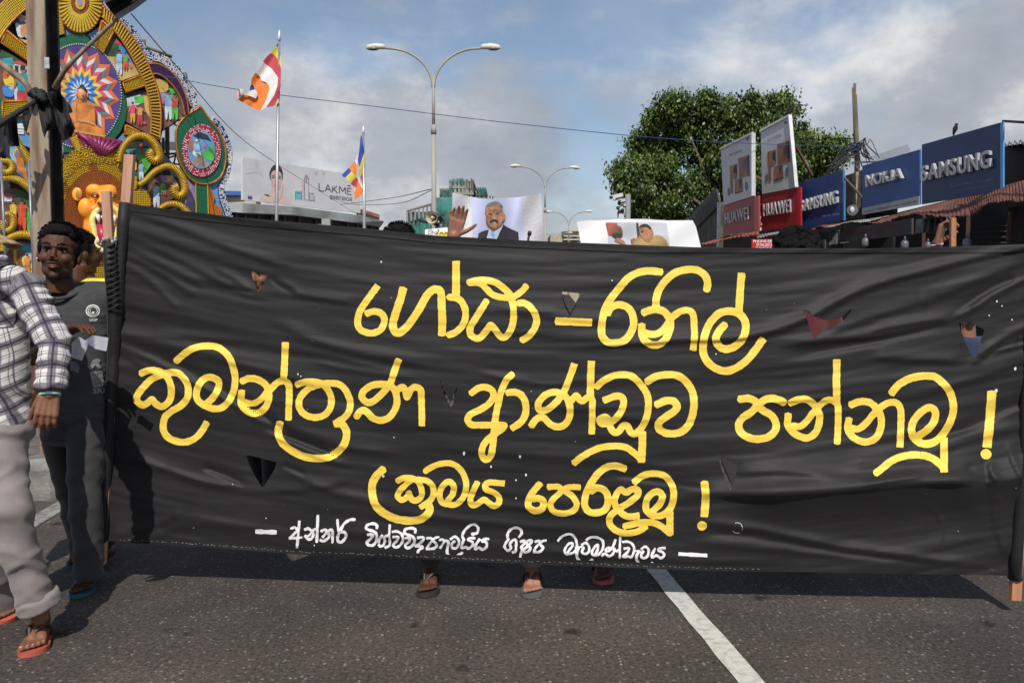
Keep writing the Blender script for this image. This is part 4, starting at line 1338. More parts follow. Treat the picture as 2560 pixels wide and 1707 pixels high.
def ob(x, y, off=0):
 return onplane(560 + x / 5.88, 380 + y / 5.88, BC[0] + n_b * off, n_b)
text_on('REINVENT SKINCARE', ob(1552, 636), ob(1880, 672), ob(1552, 695), .05, m_inkp, 'small_lettering', bb, n_b, .01)
zb([[(350, 650), (415, 655), (415, 692), (350, 688)], [(345, 632), (410, 637), (410, 640), (345, 635)]], .04, mat('print_navy', (.06, .07, .28), .6), 'printed_logo')
m_grey2 = mat('print_faint_grey', (.50, .50, .54), .6, .15, 1)
for q in ([(440, 110), (500, 140), (580, 370), (470, 220)], [(280, 330), (480, 285), (560, 360), (480, 300)], [(1330, 300), (1380, 270), (1370, 340), (1340, 330)], [(1440, 290), (1500, 300), (1460, 350)]):
 zb([q], .015, m_grey2, 'printed_shadow')
low = empty('flyover_building', P(760, 540, 88), 'low grey concrete building with a long weathered ledge behind the billboard', 'building')
m_conc = mat('weathered_concrete', (.27, .285, .285), .85, .35, .35, .3, 4, detail=10)
m_dark = mat('dark_wall_panel', (.035, .033, .032), .8, .25, 1)
m_beige = mat('beige_wall', (.42, .38, .30), .85, .15, .5)
g = MB()
top = [(540, 507, 84), (607, 508, 84.5), (730, 516, 89), (883, 536, 97), (960, 553, 103)]
bot = [(540, 527, 84), (607, 532, 84.5), (730, 537, 89), (883, 556, 97), (950, 567, 103)]
tp, bt = [P(*q) for q in top], [P(*q) for q in bot]
g = MB()
for i in range(4):
 bk = Vector((-.5, 2.5, 0))
 g.slab([bt[i], bt[i + 1], tp[i + 1], tp[i]], bk)
g.build('ledge', m_conc, low)
g = MB()
for i in range(4):
 bk = Vector((-.4, 1.2, 0))
 a, b = bt[i] + bk, bt[i + 1] + bk
 g.slab([Vector((a.x, a.y, 0)), Vector((b.x, b.y, 0)), b, a], Vector((-1, 6, 0)))
g.build('wall', m_dark, low)
for k in range(16):
 t = k / 15 * 3.98
 i = int(t)
 a = bt[i].lerp(bt[i + 1], t - i) + Vector((-.3, .9, 0))
 g = MB()
 g.box((a.x, a.y, a.z / 2), (.14, .5, a.z - .1))
 g.build('wall_rib', mat('rib_grey', (.07, .068, .066), .8), low)
g = MB()
g.slab([P(560, 509, 95), P(640, 511, 96), P(640, 485, 96), P(560, 485, 95)], (-1, 5, 0))
g.build('upper_wall', m_beige, low)
g = MB()
g.slab([P(540, 487, 94), P(607, 489, 95), P(607, 478, 95), P(540, 477, 94)], (-1, 6, 0))
g.build('blue_sheet', mat('blue_tarpaulin', (.04, .12, .36), .5, .2, 1), low)
g = MB()
g.slab([P(895, 540, 104), P(948, 552, 106), P(949, 540, 106), P(895, 524, 104)], (-1, 5, 0))
g.build('end_wall', m_beige, low)
g = MB()
g.slab([P(890, 530, 103.6), P(948, 545, 105.6), P(949, 537, 105.6), P(925, 529, 105), P(895, 521, 103.6)], (-1, 6, 0))
g.build('roof', mat('rust_roof', (.22, .10, .065), .8, .3, 1), low)
for q in low.children:
 normals_out(q)
g = MB()
p = P(816, 560, 88)
g.box(p, (.9, .5, 1.1))
g.box(p + Vector((-.6, 0, -.1)), (.6, .15, .15))
tagit(g.build('floodlight', mat('lamp_box_grey', (.3, .3, .28), .6)), 'small grey floodlight box below the ledge of the low building', 'light')
# ------------------------------------------------------------------ tower under construction
tw = empty('tower_block', P(1130, 600, 165), 'concrete tower block under construction wrapped in torn green netting', 'building')
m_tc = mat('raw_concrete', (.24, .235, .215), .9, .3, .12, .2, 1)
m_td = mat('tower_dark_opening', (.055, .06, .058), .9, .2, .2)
def netmat():
 m = bpy.data.materials.new('green_netting')
 m.use_nodes = True
 t = m.node_tree
 b = t.nodes['Principled BSDF']
 b.inputs['Roughness'].default_value = .8
 tcn = t.nodes.new('ShaderNodeTexCoord')
 nz = t.nodes.new('ShaderNodeTexNoise')
 nz.inputs['Scale'].default_value = .22
 nz.inputs['Detail'].default_value = 8
 t.links.new(tcn.outputs['Object'], nz.inputs['Vector'])
 rp = t.nodes.new('ShaderNodeValToRGB')
 rp.color_ramp.elements[0].position = .3
 rp.color_ramp.elements[1].position = .7
 rp.color_ramp.elements[0].color = (.025, .13, .115, 1)
 rp.color_ramp.elements[1].color = (.07, .26, .23, 1)
 t.links.new(nz.outputs['Fac'], rp.inputs['Fac'])
 t.links.new(rp.outputs[0], b.inputs['Base Color'])
 r2 = t.nodes.new('ShaderNodeMapRange')
 r2.inputs['From Min'].default_value = .36
 r2.inputs['From Max'].default_value = .5
 r2.inputs['To Min'].default_value = .35
 r2.inputs['To Max'].default_value = .92
 t.links.new(nz.outputs['Fac'], r2.inputs['Value'])
 t.links.new(r2.outputs[0], b.inputs['Alpha'])
 return m
m_net = netmat()
def tower_box(x0, x1, ytop, ybot, dep, depth=14, floors=4, net=(0, 1, 0, 1), cols=5, roundy=False):
 a, b = P(x0, ytop, dep), P(x1, ytop, dep)
 zb_, zt = max(0, P(x0, ybot, dep).z), a.z
 w = b.x - a.x
 cx = (a.x + b.x) / 2
 g = MB()
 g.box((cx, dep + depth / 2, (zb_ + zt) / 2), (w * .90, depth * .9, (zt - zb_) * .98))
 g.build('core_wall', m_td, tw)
 fh = (zt - zb_) / floors
 for k in range(floors + 1):
  g = MB()
  g.box((cx, dep + depth / 2, zb_ + k * fh), (w, depth, .5))
  g.build('floor_slab', m_tc, tw)
 for k in range(cols):
  g = MB()
  g.box((a.x + w * (k + .5 / cols) / cols + w * .4 / cols, dep + .4, (zb_ + zt) / 2), (.55, .55, zt - zb_ - .6))
  g.build('column', m_tc, tw)
 g = MB()
 u0, u1, v0, v1 = net
 n = 14
 for i in range(n):
  for j in range(8):
   def pt(i_, j_):
    u = u0 + (u1 - u0) * i_ / n
    v = v0 + (v1 - v0) * j_ / 8
    return Vector((a.x + w * u, dep - .5 - .35 * math.sin(i_ * 1.3 + j_ * .7), zb_ + (zt - zb_) * v + .25 * math.sin(i_ * 2.1)))
   g.poly([pt(i, j), pt(i + 1, j), pt(i + 1, j + 1), pt(i, j + 1)])
 if u1 - u0 > .3:
  g.build('safety_net', m_net, tw, True)
tower_box(1017, 1092, 533, 640, 160, 20, 4, (0, .8, .3, 1.02), 6)
tower_box(1088, 1215, 497, 640, 166, 20, 6, (0, 1, .1, 1.0), 7)
tower_box(1099, 1122, 474, 500, 168, 12, 2, (0, 1, 0, 1.02), 2)
tower_box(1122, 1184, 452, 500, 170, 14, 3, (0, .12, 0, 1.2), 6)
tower_box(1190, 1215, 472, 500, 168, 12, 2, (0, 1, 0, 1.05), 2)
g = MB()
cA, cB = P(1131, 462, 169), P(1179, 462, 169)
cc = (cA + cB) / 2
R0 = (cB.x - cA.x) / 2
for z in (cA.z + 1.0, cA.z - 3.4):
 g.tube([(cc.x, cc.y + 3, z - .25), (cc.x, cc.y + 3, z + .25)], R0, 20)
for k in range(16):
 t = 2 * math.pi * k / 16
 g.tube([(cc.x + R0 * .95 * math.cos(t), cc.y + 3 + R0 * .95 * math.sin(t), cA.z - 5), (cc.x + R0 * .95 * math.cos(t), cc.y + 3 + R0 * .95 * math.sin(t), cA.z + 1)], .22, 5)
g.build('round_top_floor', m_tc, tw)
for (xa, xb, yt, yb) in [(1122, 1132, 449, 500), (1132, 1160, 446, 462), (1150, 1162, 446, 466)]:
 g = MB()
 a, b = P(xa, yt, 167), P(xb, yb, 167)
 for i in range(8):
  xa2, xb2 = a.x + (b.x - a.x) * i / 8, a.x + (b.x - a.x) * (i + 1) / 8
  g.poly([(xa2, 167 + .3 * math.sin(i), b.z), (xb2, 167 + .3 * math.sin(i + 1), b.z), (xb2, 167 + .3 * math.sin(i + 1), a.z - .6 * ((i * 5) % 3) * .5), (xa2, 167 + .3 * math.sin(i), a.z - .5 * ((i * 3) % 3) * .5)])
 g.build('safety_net', m_net, tw)
for (x, y0, y1) in [(1167, 448, 470), (1173, 452, 470), (1179, 446, 476), (1183, 450, 480), (1150, 446, 460), (1225, 490, 497), (1232, 491, 498), (1020, 522, 535), (1027, 521, 534)]:
 g = MB()
 g.tube([P(x, y1, 167), P(x, y0, 167)], .14, 5)
 g.build('steel_rod', mat('rod_dark', (.08, .07, .065), .8), tw)
g = MB()
a, b = P(1018, 527, 159), P(1088, 508, 159)
g.tube([a, b], .3, 5)
for k in range(8):
 p = a.lerp(b, k / 7)
 g.tube([p, p - Vector((0, 0, 2.2))], .2, 5)
g.build('roof_railing', m_tc, tw)
# ------------------------------------------------------------------ far beige building
fb = empty('beige_building', P(1412, 600, 175), 'far beige building with a stepped curved roof and rows of small windows', 'building')
g = MB()
o3 = [(1376, 640), (1376, 585), (1400, 583), (1412, 577), (1440, 570), (1470, 568), (1490, 568), (1490, 640)]
g.slab([P(x, y, 175) if y < 630 else Vector((P(x, y, 175).x, 175, 0)) for x, y in o3], (0, 14, 0))
w_ = g.build('wall', mat('beige_far_wall', (.40, .36, .26), .85, .18, .1), fb)
normals_out(w_)
g = MB()
g.slab([P(1415, 579, 174.6), P(1490, 577, 174.6), P(1490, 566, 174.6), P(1450, 567, 174.6)], (0, 10, 0))
normals_out(g.build('roof', mat('beige_far_roof', (.45, .40, .30), .8, .1, .3), fb))
for r in range(2):
 for k in range(6):
  x, y = 1409 + k * 8.5 + r * 2, 585 + r * 14
  g = MB()
  p = P(x, y, 174.8)
  g.box(p, (.55, .3, .65) if k % 3 else (.9, .3, 1.0))
  wn = g.build('window', mat('far_window_dark', (.05, .05, .055), .5), fb)
for r in range(3):
 g = MB()
 g.bar(P(1409, 590 + r * 9, 174.4), P(1470, 590 + r * 9, 174.4), .25)
 g.build('ledge', mat('beige_far_trim', (.52, .48, .38), .8), fb)
# ------------------------------------------------------------------ row of phone shops on the right
ROWP = P(2507, 700, 10.8)
ROWN = RN.copy()                      # plane normal of the shop row
def rowdepth(x):
 """depth of the shop-row plane at pixel column x"""
 q = onplane(x, 751, Vector((6.58, 10.8, 0)), ROWN)
 return q.y
class Frame:
 """vertical rectangle given by its left/right pixel edges; depth ratio follows the edge heights"""
 def __init__(self, xl, ytl, ybl, xr, ytr, ybr, dl=None, dr=None):
  hl, hr = ybl - ytl, ybr - ytr
  if dl is None:
   dl = dr * hr / hl
  else:
   dr = dl * hl / hr
  self.BL = P(xl, ybl, dl)
  self.BR = P(xr, ybr, dr)
  self.TL = P(xl, ytl, dl)
  self.TR = P(xr, ytr, dr)
  self.px = (xl, ytl, ybl, xr, ytr, ybr)
  self.u = (self.BR - self.BL)
  self.v = ((self.TL - self.BL) + (self.TR - self.BR)) * .5
  self.n = self.u.cross(self.v).normalized()
  if self.n.dot(CAM - self.BL) < 0:
   self.n = -self.n
 def pt(self, x, y, off=0.0):
  """pixel to point on the frame plane"""
  return onplane(x, y, self.BL + self.n * off, self.n)
 def quad(self, off=0.0):
  x = self.px
  return [self.pt(x[0], x[2], off), self.pt(x[3], x[5], off), self.pt(x[3], x[4], off), self.pt(x[0], x[1], off)]
def board(name, fr, thick, m, parent, edge=None):
 g = MB()
 g.slab(fr.quad(0), -fr.n * thick)
 o = g.build(name, m, parent)
 normals_out(o)
 return o
def word3d(s, fr, pts, extr, m, parent, bold=.03, off=.012, gap=.12, narrow=1.0):
 """3D letters on a frame, one object each. pts: pixels of top-left, bottom-left, top-right, bottom-right of the word"""
 tl, bl, tr, br = [fr.pt(*p) for p in pts]
 ws = []
 for ch in s:
  vs, fs, w = text_mesh(ch, .5, bold)
  ws.append(w if ch != 'I' else w)
 tot = sum(ws) + gap * (len(s) - 1)
 x = 0
 for ch, w in zip(s, ws):
  vs, fs, _ = text_mesh(ch, .5, bold)
  g = MB()
  pts_ = []
  for v in vs:
   u = (x + v.x) / tot
   b0 = bl.lerp(br, u)
   t0 = tl.lerp(tr, u)
   pts_.append(b0.lerp(t0, v.y) + fr.n * (off + (v.z + .5) * extr))
  g.add(pts_, fs)
  o = g.build('letter', m, parent)
  x += w + gap
m_sblue = mat('sign_blue_paint', (.014, .032, .115), .45, .08, 2, .05, 30)
m_nblue = mat('sign_bright_blue', (.015, .062, .235), .45, .08, 2, .05, 30)
m_edge = mat('sign_edge_light_blue', (.10, .33, .66), .45, .08, 5)
m_red = mat('sign_red_panel', (.26, .018, .026), .5, .1, 2, .05, 30)
m_redb = mat('sign_red_edge', (.48, .016, .022), .4, .08, 4)
m_steel = mat('letter_brushed_steel', (.42, .42, .43), .35, .12, 8, .1, 60, metal=.55)
m_wlet = mat('letter_white_plastic', (.42, .42, .43), .45, .08, 6)
m_wpan = mat('sign_grey_white_print', (.50, .51, .53), .5, .05, 1)
m_faint = mat('print_light_on_blue', (.16, .20, .36), .6, .05, 3)
def sign_root(fr, lab, name='shop_sign'):
 return empty(name, (fr.BL + fr.BR) / 2, lab, 'sign')
def ln(fr, s, tlx, bl, tr, off, m, parent, name='small_print', bold=0.0):
 TL, BLp, TRp = fr.pt(*tlx), fr.pt(*bl), fr.pt(*tr)
 return text_on(s, TL + fr.n * off, TRp + fr.n * off, BLp + fr.n * off, 0, m, name, parent, fr.n, bold)
fS = Frame(2304.5, 362, 511, 2501, 306.5, 478, dr=10.8)
rS = sign_root(fS, 'largest dark blue phone shop sign with thick silver letters at the right edge')
board('panel', fS, .03, m_sblue, rS)
g = MB()
g.slab([fS.pt(2501, 478), fS.pt(2508, 478.5), fS.pt(2508, 305), fS.pt(2501, 306.5)], -fS.n * .02)
normals_out(g.build('side_trim', m_edge, rS))
word3d('SAMSUNG', fS, [(2311, 416), (2312, 452), (2483, 375), (2484, 418)], .045, m_wlet, rS, .02, gap=.16)
ln(fS, 'Kumari Phone Selection', (2378, 461), (2378, 469), (2482, 443), .006, m_faint, rS, 'small_print', .012)
ln(fS, '15, Olcott Mawatha, Colombo 11', (2388, 475), (2388, 480), (2482, 459), .006, m_faint, rS, 'small_print')
fN = Frame(2155.5, 415, 536.5, 2299, 374, 510.5, dl=15.2)
rN = sign_root(fN, 'brighter blue phone shop sign with five slanted letters and a grey address strip')
board('panel', fN, .03, m_nblue, rN)
g = MB()
g.slab([fN.pt(2156, 521, .003), fN.pt(2299, 490, .003), fN.pt(2299, 512, .003), fN.pt(2156, 537, .003)][::-1], fN.n * .01)
normals_out(g.build('address_strip', mat('address_grey', (.30, .31, .34), .6, .1, 3), rN))
g = MB()
g.slab([fN.pt(2299, 452), fN.pt(2302.5, 452), fN.pt(2302.5, 374), fN.pt(2299, 374)], -fN.n * .02)
normals_out(g.build('side_trim', m_edge, rN))
word3d('NOKIA', fN, [(2171, 439), (2172, 467), (2262, 420), (2263, 445)], .06, m_wlet, rN, .02, gap=.10)
ln(fN, 'View Sunrise, No. 15/23 Olcott Mawatha, Colombo 11. Tel. 077567 15334', (2162, 528), (2162, 532), (2294, 501), .02, m_inkp, rN, 'small_print', .01)
fC = Frame(1999, 456.5, 573, 2107, 426, 551, dl=17.9)
rC = sign_root(fC, 'smaller dark blue shop sign with silver letters beside the right red board')
board('panel', fC, .03, m_sblue, rC)
g = MB()
g.slab([fC.pt(2107, 551), fC.pt(2111.5, 551), fC.pt(2111.5, 425), fC.pt(2107, 426)], -fC.n * .02)
normals_out(g.build('side_trim', m_edge, rC))
word3d('SAMSUNG', fC, [(2005, 502), (2006, 529), (2098, 476), (2099, 508)], .06, m_wlet, rC, .015, gap=.16)
ln(fC, 'New City Cellular', (2056, 537), (2056, 543), (2100, 531), .006, m_faint, rC, 'small_print', .012)
def red_board(fr, px_top, lab, xr2, gx, dx):
 """lower red box with letters and a tall pale board above"""
 root = sign_root(fr, lab, 'tall_shop_board')
 board('red_panel', fr, .03, m_red, root)
 x = fr.px
 g = MB()
 g.slab([fr.pt(x[3], x[5]), fr.pt(xr2, x[5] - 2), fr.pt(xr2, x[4] - 2), fr.pt(x[3], x[4])], -fr.n * .03)
 normals_out(g.build('red_side_box', m_redb, root))
 tl, tr = px_top
 g = MB()
 q = [fr.pt(x[0], x[1] - .5, .02), fr.pt(x[3] - 3, x[4] - 1, .02), fr.pt(tr[0], tr[1], .02), fr.pt(tl[0], tl[1], .02)]
 g.slab(q, -fr.n * .05)
 normals_out(g.build('upper_panel', m_wpan, root))
 g = MB()
 g.bar(q[1] + fr.n * .01, q[2] + fr.n * .01, .07, .07)
 g.bar(q[2] + fr.n * .01, q[3] + fr.n * .01, .05, .05)
 g.build('frame', mat('aluminium_frame', (.55, .55, .56), .4, .1, 4, metal=.4), root)
 return root, q
fH1 = Frame(1809, 514, 589, 1886, 491, 579, dl=20.6)
rH1, q1 = red_board(fH1, ((1802, 373), (1883, 333)), 'left of the two tall pale boards over red panels in front of the tree', 1897, 0, 0)
fH2 = Frame(1905, 486, 577, 1994, 469.5, 568, dl=19.2)
rH2, q2 = red_board(fH2, ((1902, 328), (1975, 289)), 'right and taller of the two pale boards over red panels, a bird on its corner', 2002, 0, 0)
word3d('HUAWEI', fH1, [(1815, 533), (1816, 561), (1874, 516), (1875, 548)], .03, m_wlet, rH1, 0.0, gap=.16)
word3d('HUAWEI', fH2, [(1911, 510), (1912, 540), (1979, 497), (1980, 530)], .03, m_wlet, rH2, 0.0, gap=.16)
m_ph1 = mat('print_orange_photo', (.30, .135, .07), .6, .35, 3)
m_ph2 = mat('print_grey_photo', (.15, .15, .20), .6, .3, 5)
m_ph3 = mat('print_dark_screen', (.10, .09, .12), .6, .3, 5)
def prints(fr, root, items, x0=1400, y0=200, k=2.94):
 for nm, m, poly in items:
  g = MB()
  pp = [fr.pt(x0 + x / k, y0 + y / k, .026 + .004 * (nm != 'a')) for x, y in poly]
  g.poly(pp)
  g.build(nm, m, root)
for fr, root, dx, dy in ((fH1, rH1, 0, 0), (fH2, rH2, 0, 0)):
 if fr is fH1:
  it = [('printed_photo', m_ph1, [(1246, 634), (1297, 616), (1300, 720), (1250, 738)]), ('printed_photo', m_ph1, [(1310, 576), (1388, 550), (1390, 704), (1314, 722)]),
              ('printed_photo', m_ph1, [(1284, 732), (1336, 722), (1340, 818), (1284, 836)]), ('printed_phone', m_ph1, [(1250, 740), (1268, 738), (1268, 834), (1254, 836)]),
              ('printed_screen', m_ph3, [(1278, 640), (1297, 616), (1299, 690), (1275, 680)]), ('printed_screen', m_ph2, [(1345, 600), (1388, 552), (1390, 680), (1350, 660)]),
              ('printed_screen', m_ph2, [(1312, 740), (1336, 724), (1338, 800), (1316, 790)]), ('printed_edge', m_ph3, [(1284, 828), (1340, 812), (1343, 822), (1286, 838)]),
              ('printed_watch', m_ph2, ell(1239, 822, 9, 30, 12)), ('printed_watch', m_ph2, ell(1368, 780, 9, 32, 12)),
              ('printed_logo', m_ph3, ell(1374, 436, 7, 10, 8))]
  t1, t2, t3 = (1400 + 1255 / 2.94, 200 + 545 / 2.94), (1400 + 1255 / 2.94, 200 + 562 / 2.94), (1400 + 1345 / 2.94, 200 + 510 / 2.94)
  l1 = ((1400 + 1384 / 2.94, 200 + 428 / 2.94), (1400 + 1384 / 2.94, 200 + 440 / 2.94), (1400 + 1412 / 2.94, 200 + 418 / 2.94))
 else:
  it = [('printed_photo', m_ph1, [(1524, 530), (1584, 512), (1588, 620), (1530, 640)]), ('printed_photo', m_ph1, [(1596, 475), (1684, 445), (1690, 602), (1602, 622)]),
              ('printed_photo', m_ph1, [(1574, 636), (1636, 622), (1642, 724), (1572, 746)]), ('printed_phone', m_ph1, [(1530, 646), (1550, 640), (1552, 744), (1536, 748)]),
              ('printed_screen', m_ph3, [(1562, 540), (1584, 514), (1586, 600), (1560, 585)]), ('printed_screen', m_ph2, [(1640, 500), (1684, 450), (1690, 585), (1644, 565)]),
              ('printed_screen', m_ph2, [(1606, 645), (1634, 626), (1638, 700), (1612, 695)]), ('printed_edge', m_ph3, [(1574, 738), (1642, 716), (1645, 727), (1572, 748)]),
              ('printed_watch', m_ph2, ell(1518, 722, 10, 34, 12)), ('printed_watch', m_ph2, ell(1667, 680, 11, 38, 12)),
              ('printed_logo', m_ph3, ell(1655, 315, 8, 11, 8))]
  t1, t2, t3 = (1400 + 1535 / 2.94, 200 + 435 / 2.94), (1400 + 1535 / 2.94, 200 + 455 / 2.94), (1400 + 1634 / 2.94, 200 + 395 / 2.94)
  l1 = ((1400 + 1665 / 2.94, 200 + 308 / 2.94), (1400 + 1665 / 2.94, 200 + 322 / 2.94), (1400 + 1694 / 2.94, 200 + 296 / 2.94))
 prints(fr, root, it)
 ln(fr, 'NOW TOGETHER', t1, t2, t3, .03, m_ph2, root, 'print_line')
 ln(fr, 'HUAWEI', l1[0], l1[1], l1[2], .03, m_ph2, root, 'print_line')
# ------------------------------------------------------------------ corrugated roofs
m_rust = mat('rusty_roof_sheet', (.095, .036, .026), .85, .0, 3, .25, 40, col2=(.20, .078, .052), cpos=(.3, .7), detail=9)
m_zinc = mat('zinc_roof_sheet', (.20, .20, .19), .6, .0, 4, .2, 30, col2=(.42, .41, .38), cpos=(.3, .7), detail=9, metal=.2)
m_asb = mat('asbestos_sheet', (.085, .085, .08), .9, .3, 3, .3, 20)
def corrugated(name, a, b, c, d, waves, amp, m, parent, wob=0.0, seed=0, thick=.02):
 """sheet a(top left) b(top right) c(bottom right) d(bottom left), ribs run top to bottom"""
 n = (b - a).cross(d - a).normalized()
 if n.z < 0:
  n = -n
 g = MB()
 N_ = waves * 4
 rows = 6
 rnd = random.Random(seed)
 ro = [[rnd.uniform(-1, 1) for _ in range(rows + 1)] for _ in range(N_ + 1)]
 for i in range(N_ + 1):
  u = i / N_
  for j in range(rows + 1):
   v = j / rows
   p = a.lerp(b, u).lerp(d.lerp(c, u), v)
   h = amp * math.sin(u * waves * 2 * math.pi) + wob * math.sin(u * 9 + seed) * v + wob * .3 * ro[i // 4 * 4][j] * v
   g.v.append(tuple(p + n * h + (d - a).normalized() * (wob * .5 * ro[i // 6 * 6][0] if j == rows else 0)))
 for i in range(N_):
  for j in range(rows):
   k = i * (rows + 1) + j
   g.f.append((k, k + rows + 1, k + rows + 2, k + 1))
   g.mi.append(0)
 o = g.build(name, m, parent, True)
 md = o.modifiers.new('thickness', 'SOLIDIFY')
 md.thickness = .006
 return o
def shop(lab, loc):
 return empty('market_stall', loc, lab, 'stall')
s1 = shop('nearest market stall with a rusty red corrugated awning and dark interior at the right edge', P(2450, 700, 10.5))
ue = [P(2224, 540, 15.2), P(2640, 432, 9.6)]
corrugated('awning_sheet', P(2228, 541, 15.0), P(2420, 490, 12.0), P(2424, 532, 11.0), P(2155, 556, 14.6), 30, .009, m_rust, s1, .05, 3)
corrugated('awning_sheet', P(2418, 492, 12.0), P(2680, 418, 9.2), P(2680, 470, 8.2), P(2424, 530, 11.0), 34, .009, m_rust, s1, .05, 5)
corrugated('upper_roof', P(2509, 362, 12.4), P(2700, 330, 9.8), P(2700, 344, 9.0), P(2509, 368, 11.6), 12, .035, m_asb, s1, .01, 6)
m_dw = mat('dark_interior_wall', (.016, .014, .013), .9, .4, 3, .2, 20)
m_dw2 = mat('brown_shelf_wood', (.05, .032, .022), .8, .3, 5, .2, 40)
def vquad(name, pix, m, parent, thick=.06, dirv=None):
 g = MB()
 pts = [P(*q) for q in pix]
 n = (pts[1] - pts[0]).cross(pts[2] - pts[0]).normalized()
 if n.dot(CAM - pts[0]) > 0:
  n = -n
 g.slab(pts, n * thick)
 o = g.build(name, m, parent)
 normals_out(o)
 return o
def bot(x, d, z=0.0):
 """point on the ground-height z below pixel column x at depth d"""
 q = P(x, 751, d)
 return (q.x, q.y, z)
def wall_to(name, pix, m, parent, z=.12, thick=.1):
 """wall from the pixel top line down to z"""
 g = MB()
 tops = [P(*q) for q in pix]
 for i in range(len(tops) - 1):
  a, b = tops[i], tops[i + 1]
  n = Vector((b.y - a.y, -(b.x - a.x), 0)).normalized()
  if n.dot(CAM - a) > 0:
   n = -n
  g.slab([Vector((a.x, a.y, z)), Vector((b.x, b.y, z)), b, a], n * thick)
 o = g.build(name, m, parent)
 normals_out(o)
 return o
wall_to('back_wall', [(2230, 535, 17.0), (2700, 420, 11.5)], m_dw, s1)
wall_to('upper_wall', [(2509, 366, 12.0), (2700, 338, 9.6)], m_dw2, s1, 2.6)
vquad('counter', [(2240, 640, 14.5), (2700, 650, 9.8), (2700, 760, 9.8), (2240, 700, 14.5)], m_dw2, s1, .4)
for k, (x, d) in enumerate([(2310, 14.0), (2420, 12.0), (2525, 10.6)]):
 g = MB()
 a = P(x, 530, d)
 g.tube([(a.x, a.y, .12), a], .035, 6)
 g.build('post', m_dw2, s1)
for k in range(4):
 y = 575 + k * 14
 vquad('shelf', [(2280, y, 14.6), (2500, y - 12, 12.0), (2500, y - 9, 12.0), (2280, y + 3, 14.6)], m_dw2, s1, .3)
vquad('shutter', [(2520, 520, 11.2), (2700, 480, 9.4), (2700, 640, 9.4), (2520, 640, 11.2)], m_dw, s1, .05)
s2 = shop('market stall with a pale zinc corrugated awning below the bright blue sign', P(2180, 700, 15.5))
corrugated('awning_sheet', P(2130, 556, 15.9), P(2226, 540, 15.3), P(2195, 548, 14.2), P(2068, 566, 14.8), 22, .009, m_zinc, s2, .02, 4)
corrugated('awning_sheet', P(2020, 574, 17.4), P(2110, 558, 16.4), P(2068, 566, 15.0), P(2012, 577, 16.0), 10, .012, m_rust, s2, .03, 8)
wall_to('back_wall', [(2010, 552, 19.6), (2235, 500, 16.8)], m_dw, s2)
wall_to('brick_side', [(2112, 440, 18.2), (2156, 425, 17.4)], mat('stained_wall', (.085, .075, .062), .9, .4, 2, .3, 14), s2, 2.4)
vquad('pillar', [(2140, 430, 16.6), (2153, 428, 16.6), (2153, 520, 16.6), (2140, 522, 16.6)], mat('plaster_pillar', (.26, .21, .15), .85, .3, 6, .3, 20), s2, .2)
g = MB()
g.bar(P(2112, 446, 16.6), P(2156, 494, 15.8), .035)
g.build('brace', mat('brace_wood', (.10, .085, .07), .8), s2)
vquad('roof_edge', [(2130, 405, 17.0), (2199, 402, 15.6), (2199, 405, 15.6), (2130, 409, 17.0)], m_zinc, s2, 1.2)
s3 = empty('mobile_shop_sign', P(2060, 600, 15.6), 'weathered white shop sign board with dark serif word under the zinc awning', 'sign')
fM = Frame(2022, 582, 618, 2123, 572, 606, dl=15.6)
board('panel', fM, .05, mat('weathered_white_board', (.11, .11, .11), .8, .3, 6), s3)
ln(fM, 'MOBILE', (2031, 589), (2031, 607), (2083, 582), .006, m_inkp, s3, 'sign_lettering', .015)
ln(fM, '( )', (2086, 580), (2086, 607), (2100, 578), .006, m_inkp, s3, 'sign_lettering', .01)
ln(fM, 'No. 15/1 Colombo', (2094, 602), (2094, 606), (2118, 600), .006, m_inkp, s3, 'sign_lettering')
s4 = empty('cloth_signboard', P(2200, 590, 15.2), 'long brownish faded signboard hanging under the rusty awning', 'sign')
fL = Frame(2099, 574, 606, 2279, 546, 586, dl=15.4)
board('panel', fL, .03, mat('faded_brown_board', (.050, .040, .036), .8, .3, 2), s4)
ln(fL, 'PHONE CENTRE', (2112, 580), (2112, 594), (2250, 556), .006, mat('faded_red_ink', (.085, .022, .018), .7), s4, 'sign_lettering', .02)
s5 = empty('repair_notice', P(1906, 610, 12.0), 'small bright red notice with white writing just above the banner edge', 'sign')
fR = Frame(1881, 598.5, 640, 1930, 598.0, 639, dl=11)
m_wprint = mat('print_white', (.72, .72, .72), .6, .05, 3)
board('panel', fR, .02, mat('notice_red', (.50, .022, .022), .5, .08, 3), s5)
ln(fR, 'PHONE RE', (1882.5, 600), (1882.5, 606.5), (1929, 599.5), .004, m_wprint, s5, 'notice_lettering', .02)
strokes_flat([(4, q) for q in [[(335, 1000), (345, 990), (352, 1002), (342, 1008), (335, 1000)], [(360, 1000), (368, 992), (374, 1004), (360, 1008)], [(380, 992), (380, 1008), (390, 1008), (390, 994)], [(400, 992), (412, 992), (408, 1006), (398, 1006), (414, 1016)],
              [(420, 995), (428, 990), (432, 1004), (420, 1008), (420, 995)], [(440, 992), (450, 996), (442, 1008), (452, 1010)], [(330, 1020), (345, 1020)], [(355, 1018), (360, 1026), (372, 1020)], [(380, 1022), (400, 1020)], [(410, 1024), (425, 1018)], [(432, 1022), (446, 1022)]]],
             .005, m_wprint, 'notice_lettering', s5, 1780, 280, 3.015, fR.BL, fR.n, 3)
s6 = empty('small_notice', P(2045, 612, 13.0), 'tiny dull red notice reading NE beside the curly haired head', 'sign')
fT = Frame(2040, 602, 640, 2062, 599, 638, dl=13)
board('panel', fT, .02, mat('notice_dull', (.06, .05, .05), .7), s6)
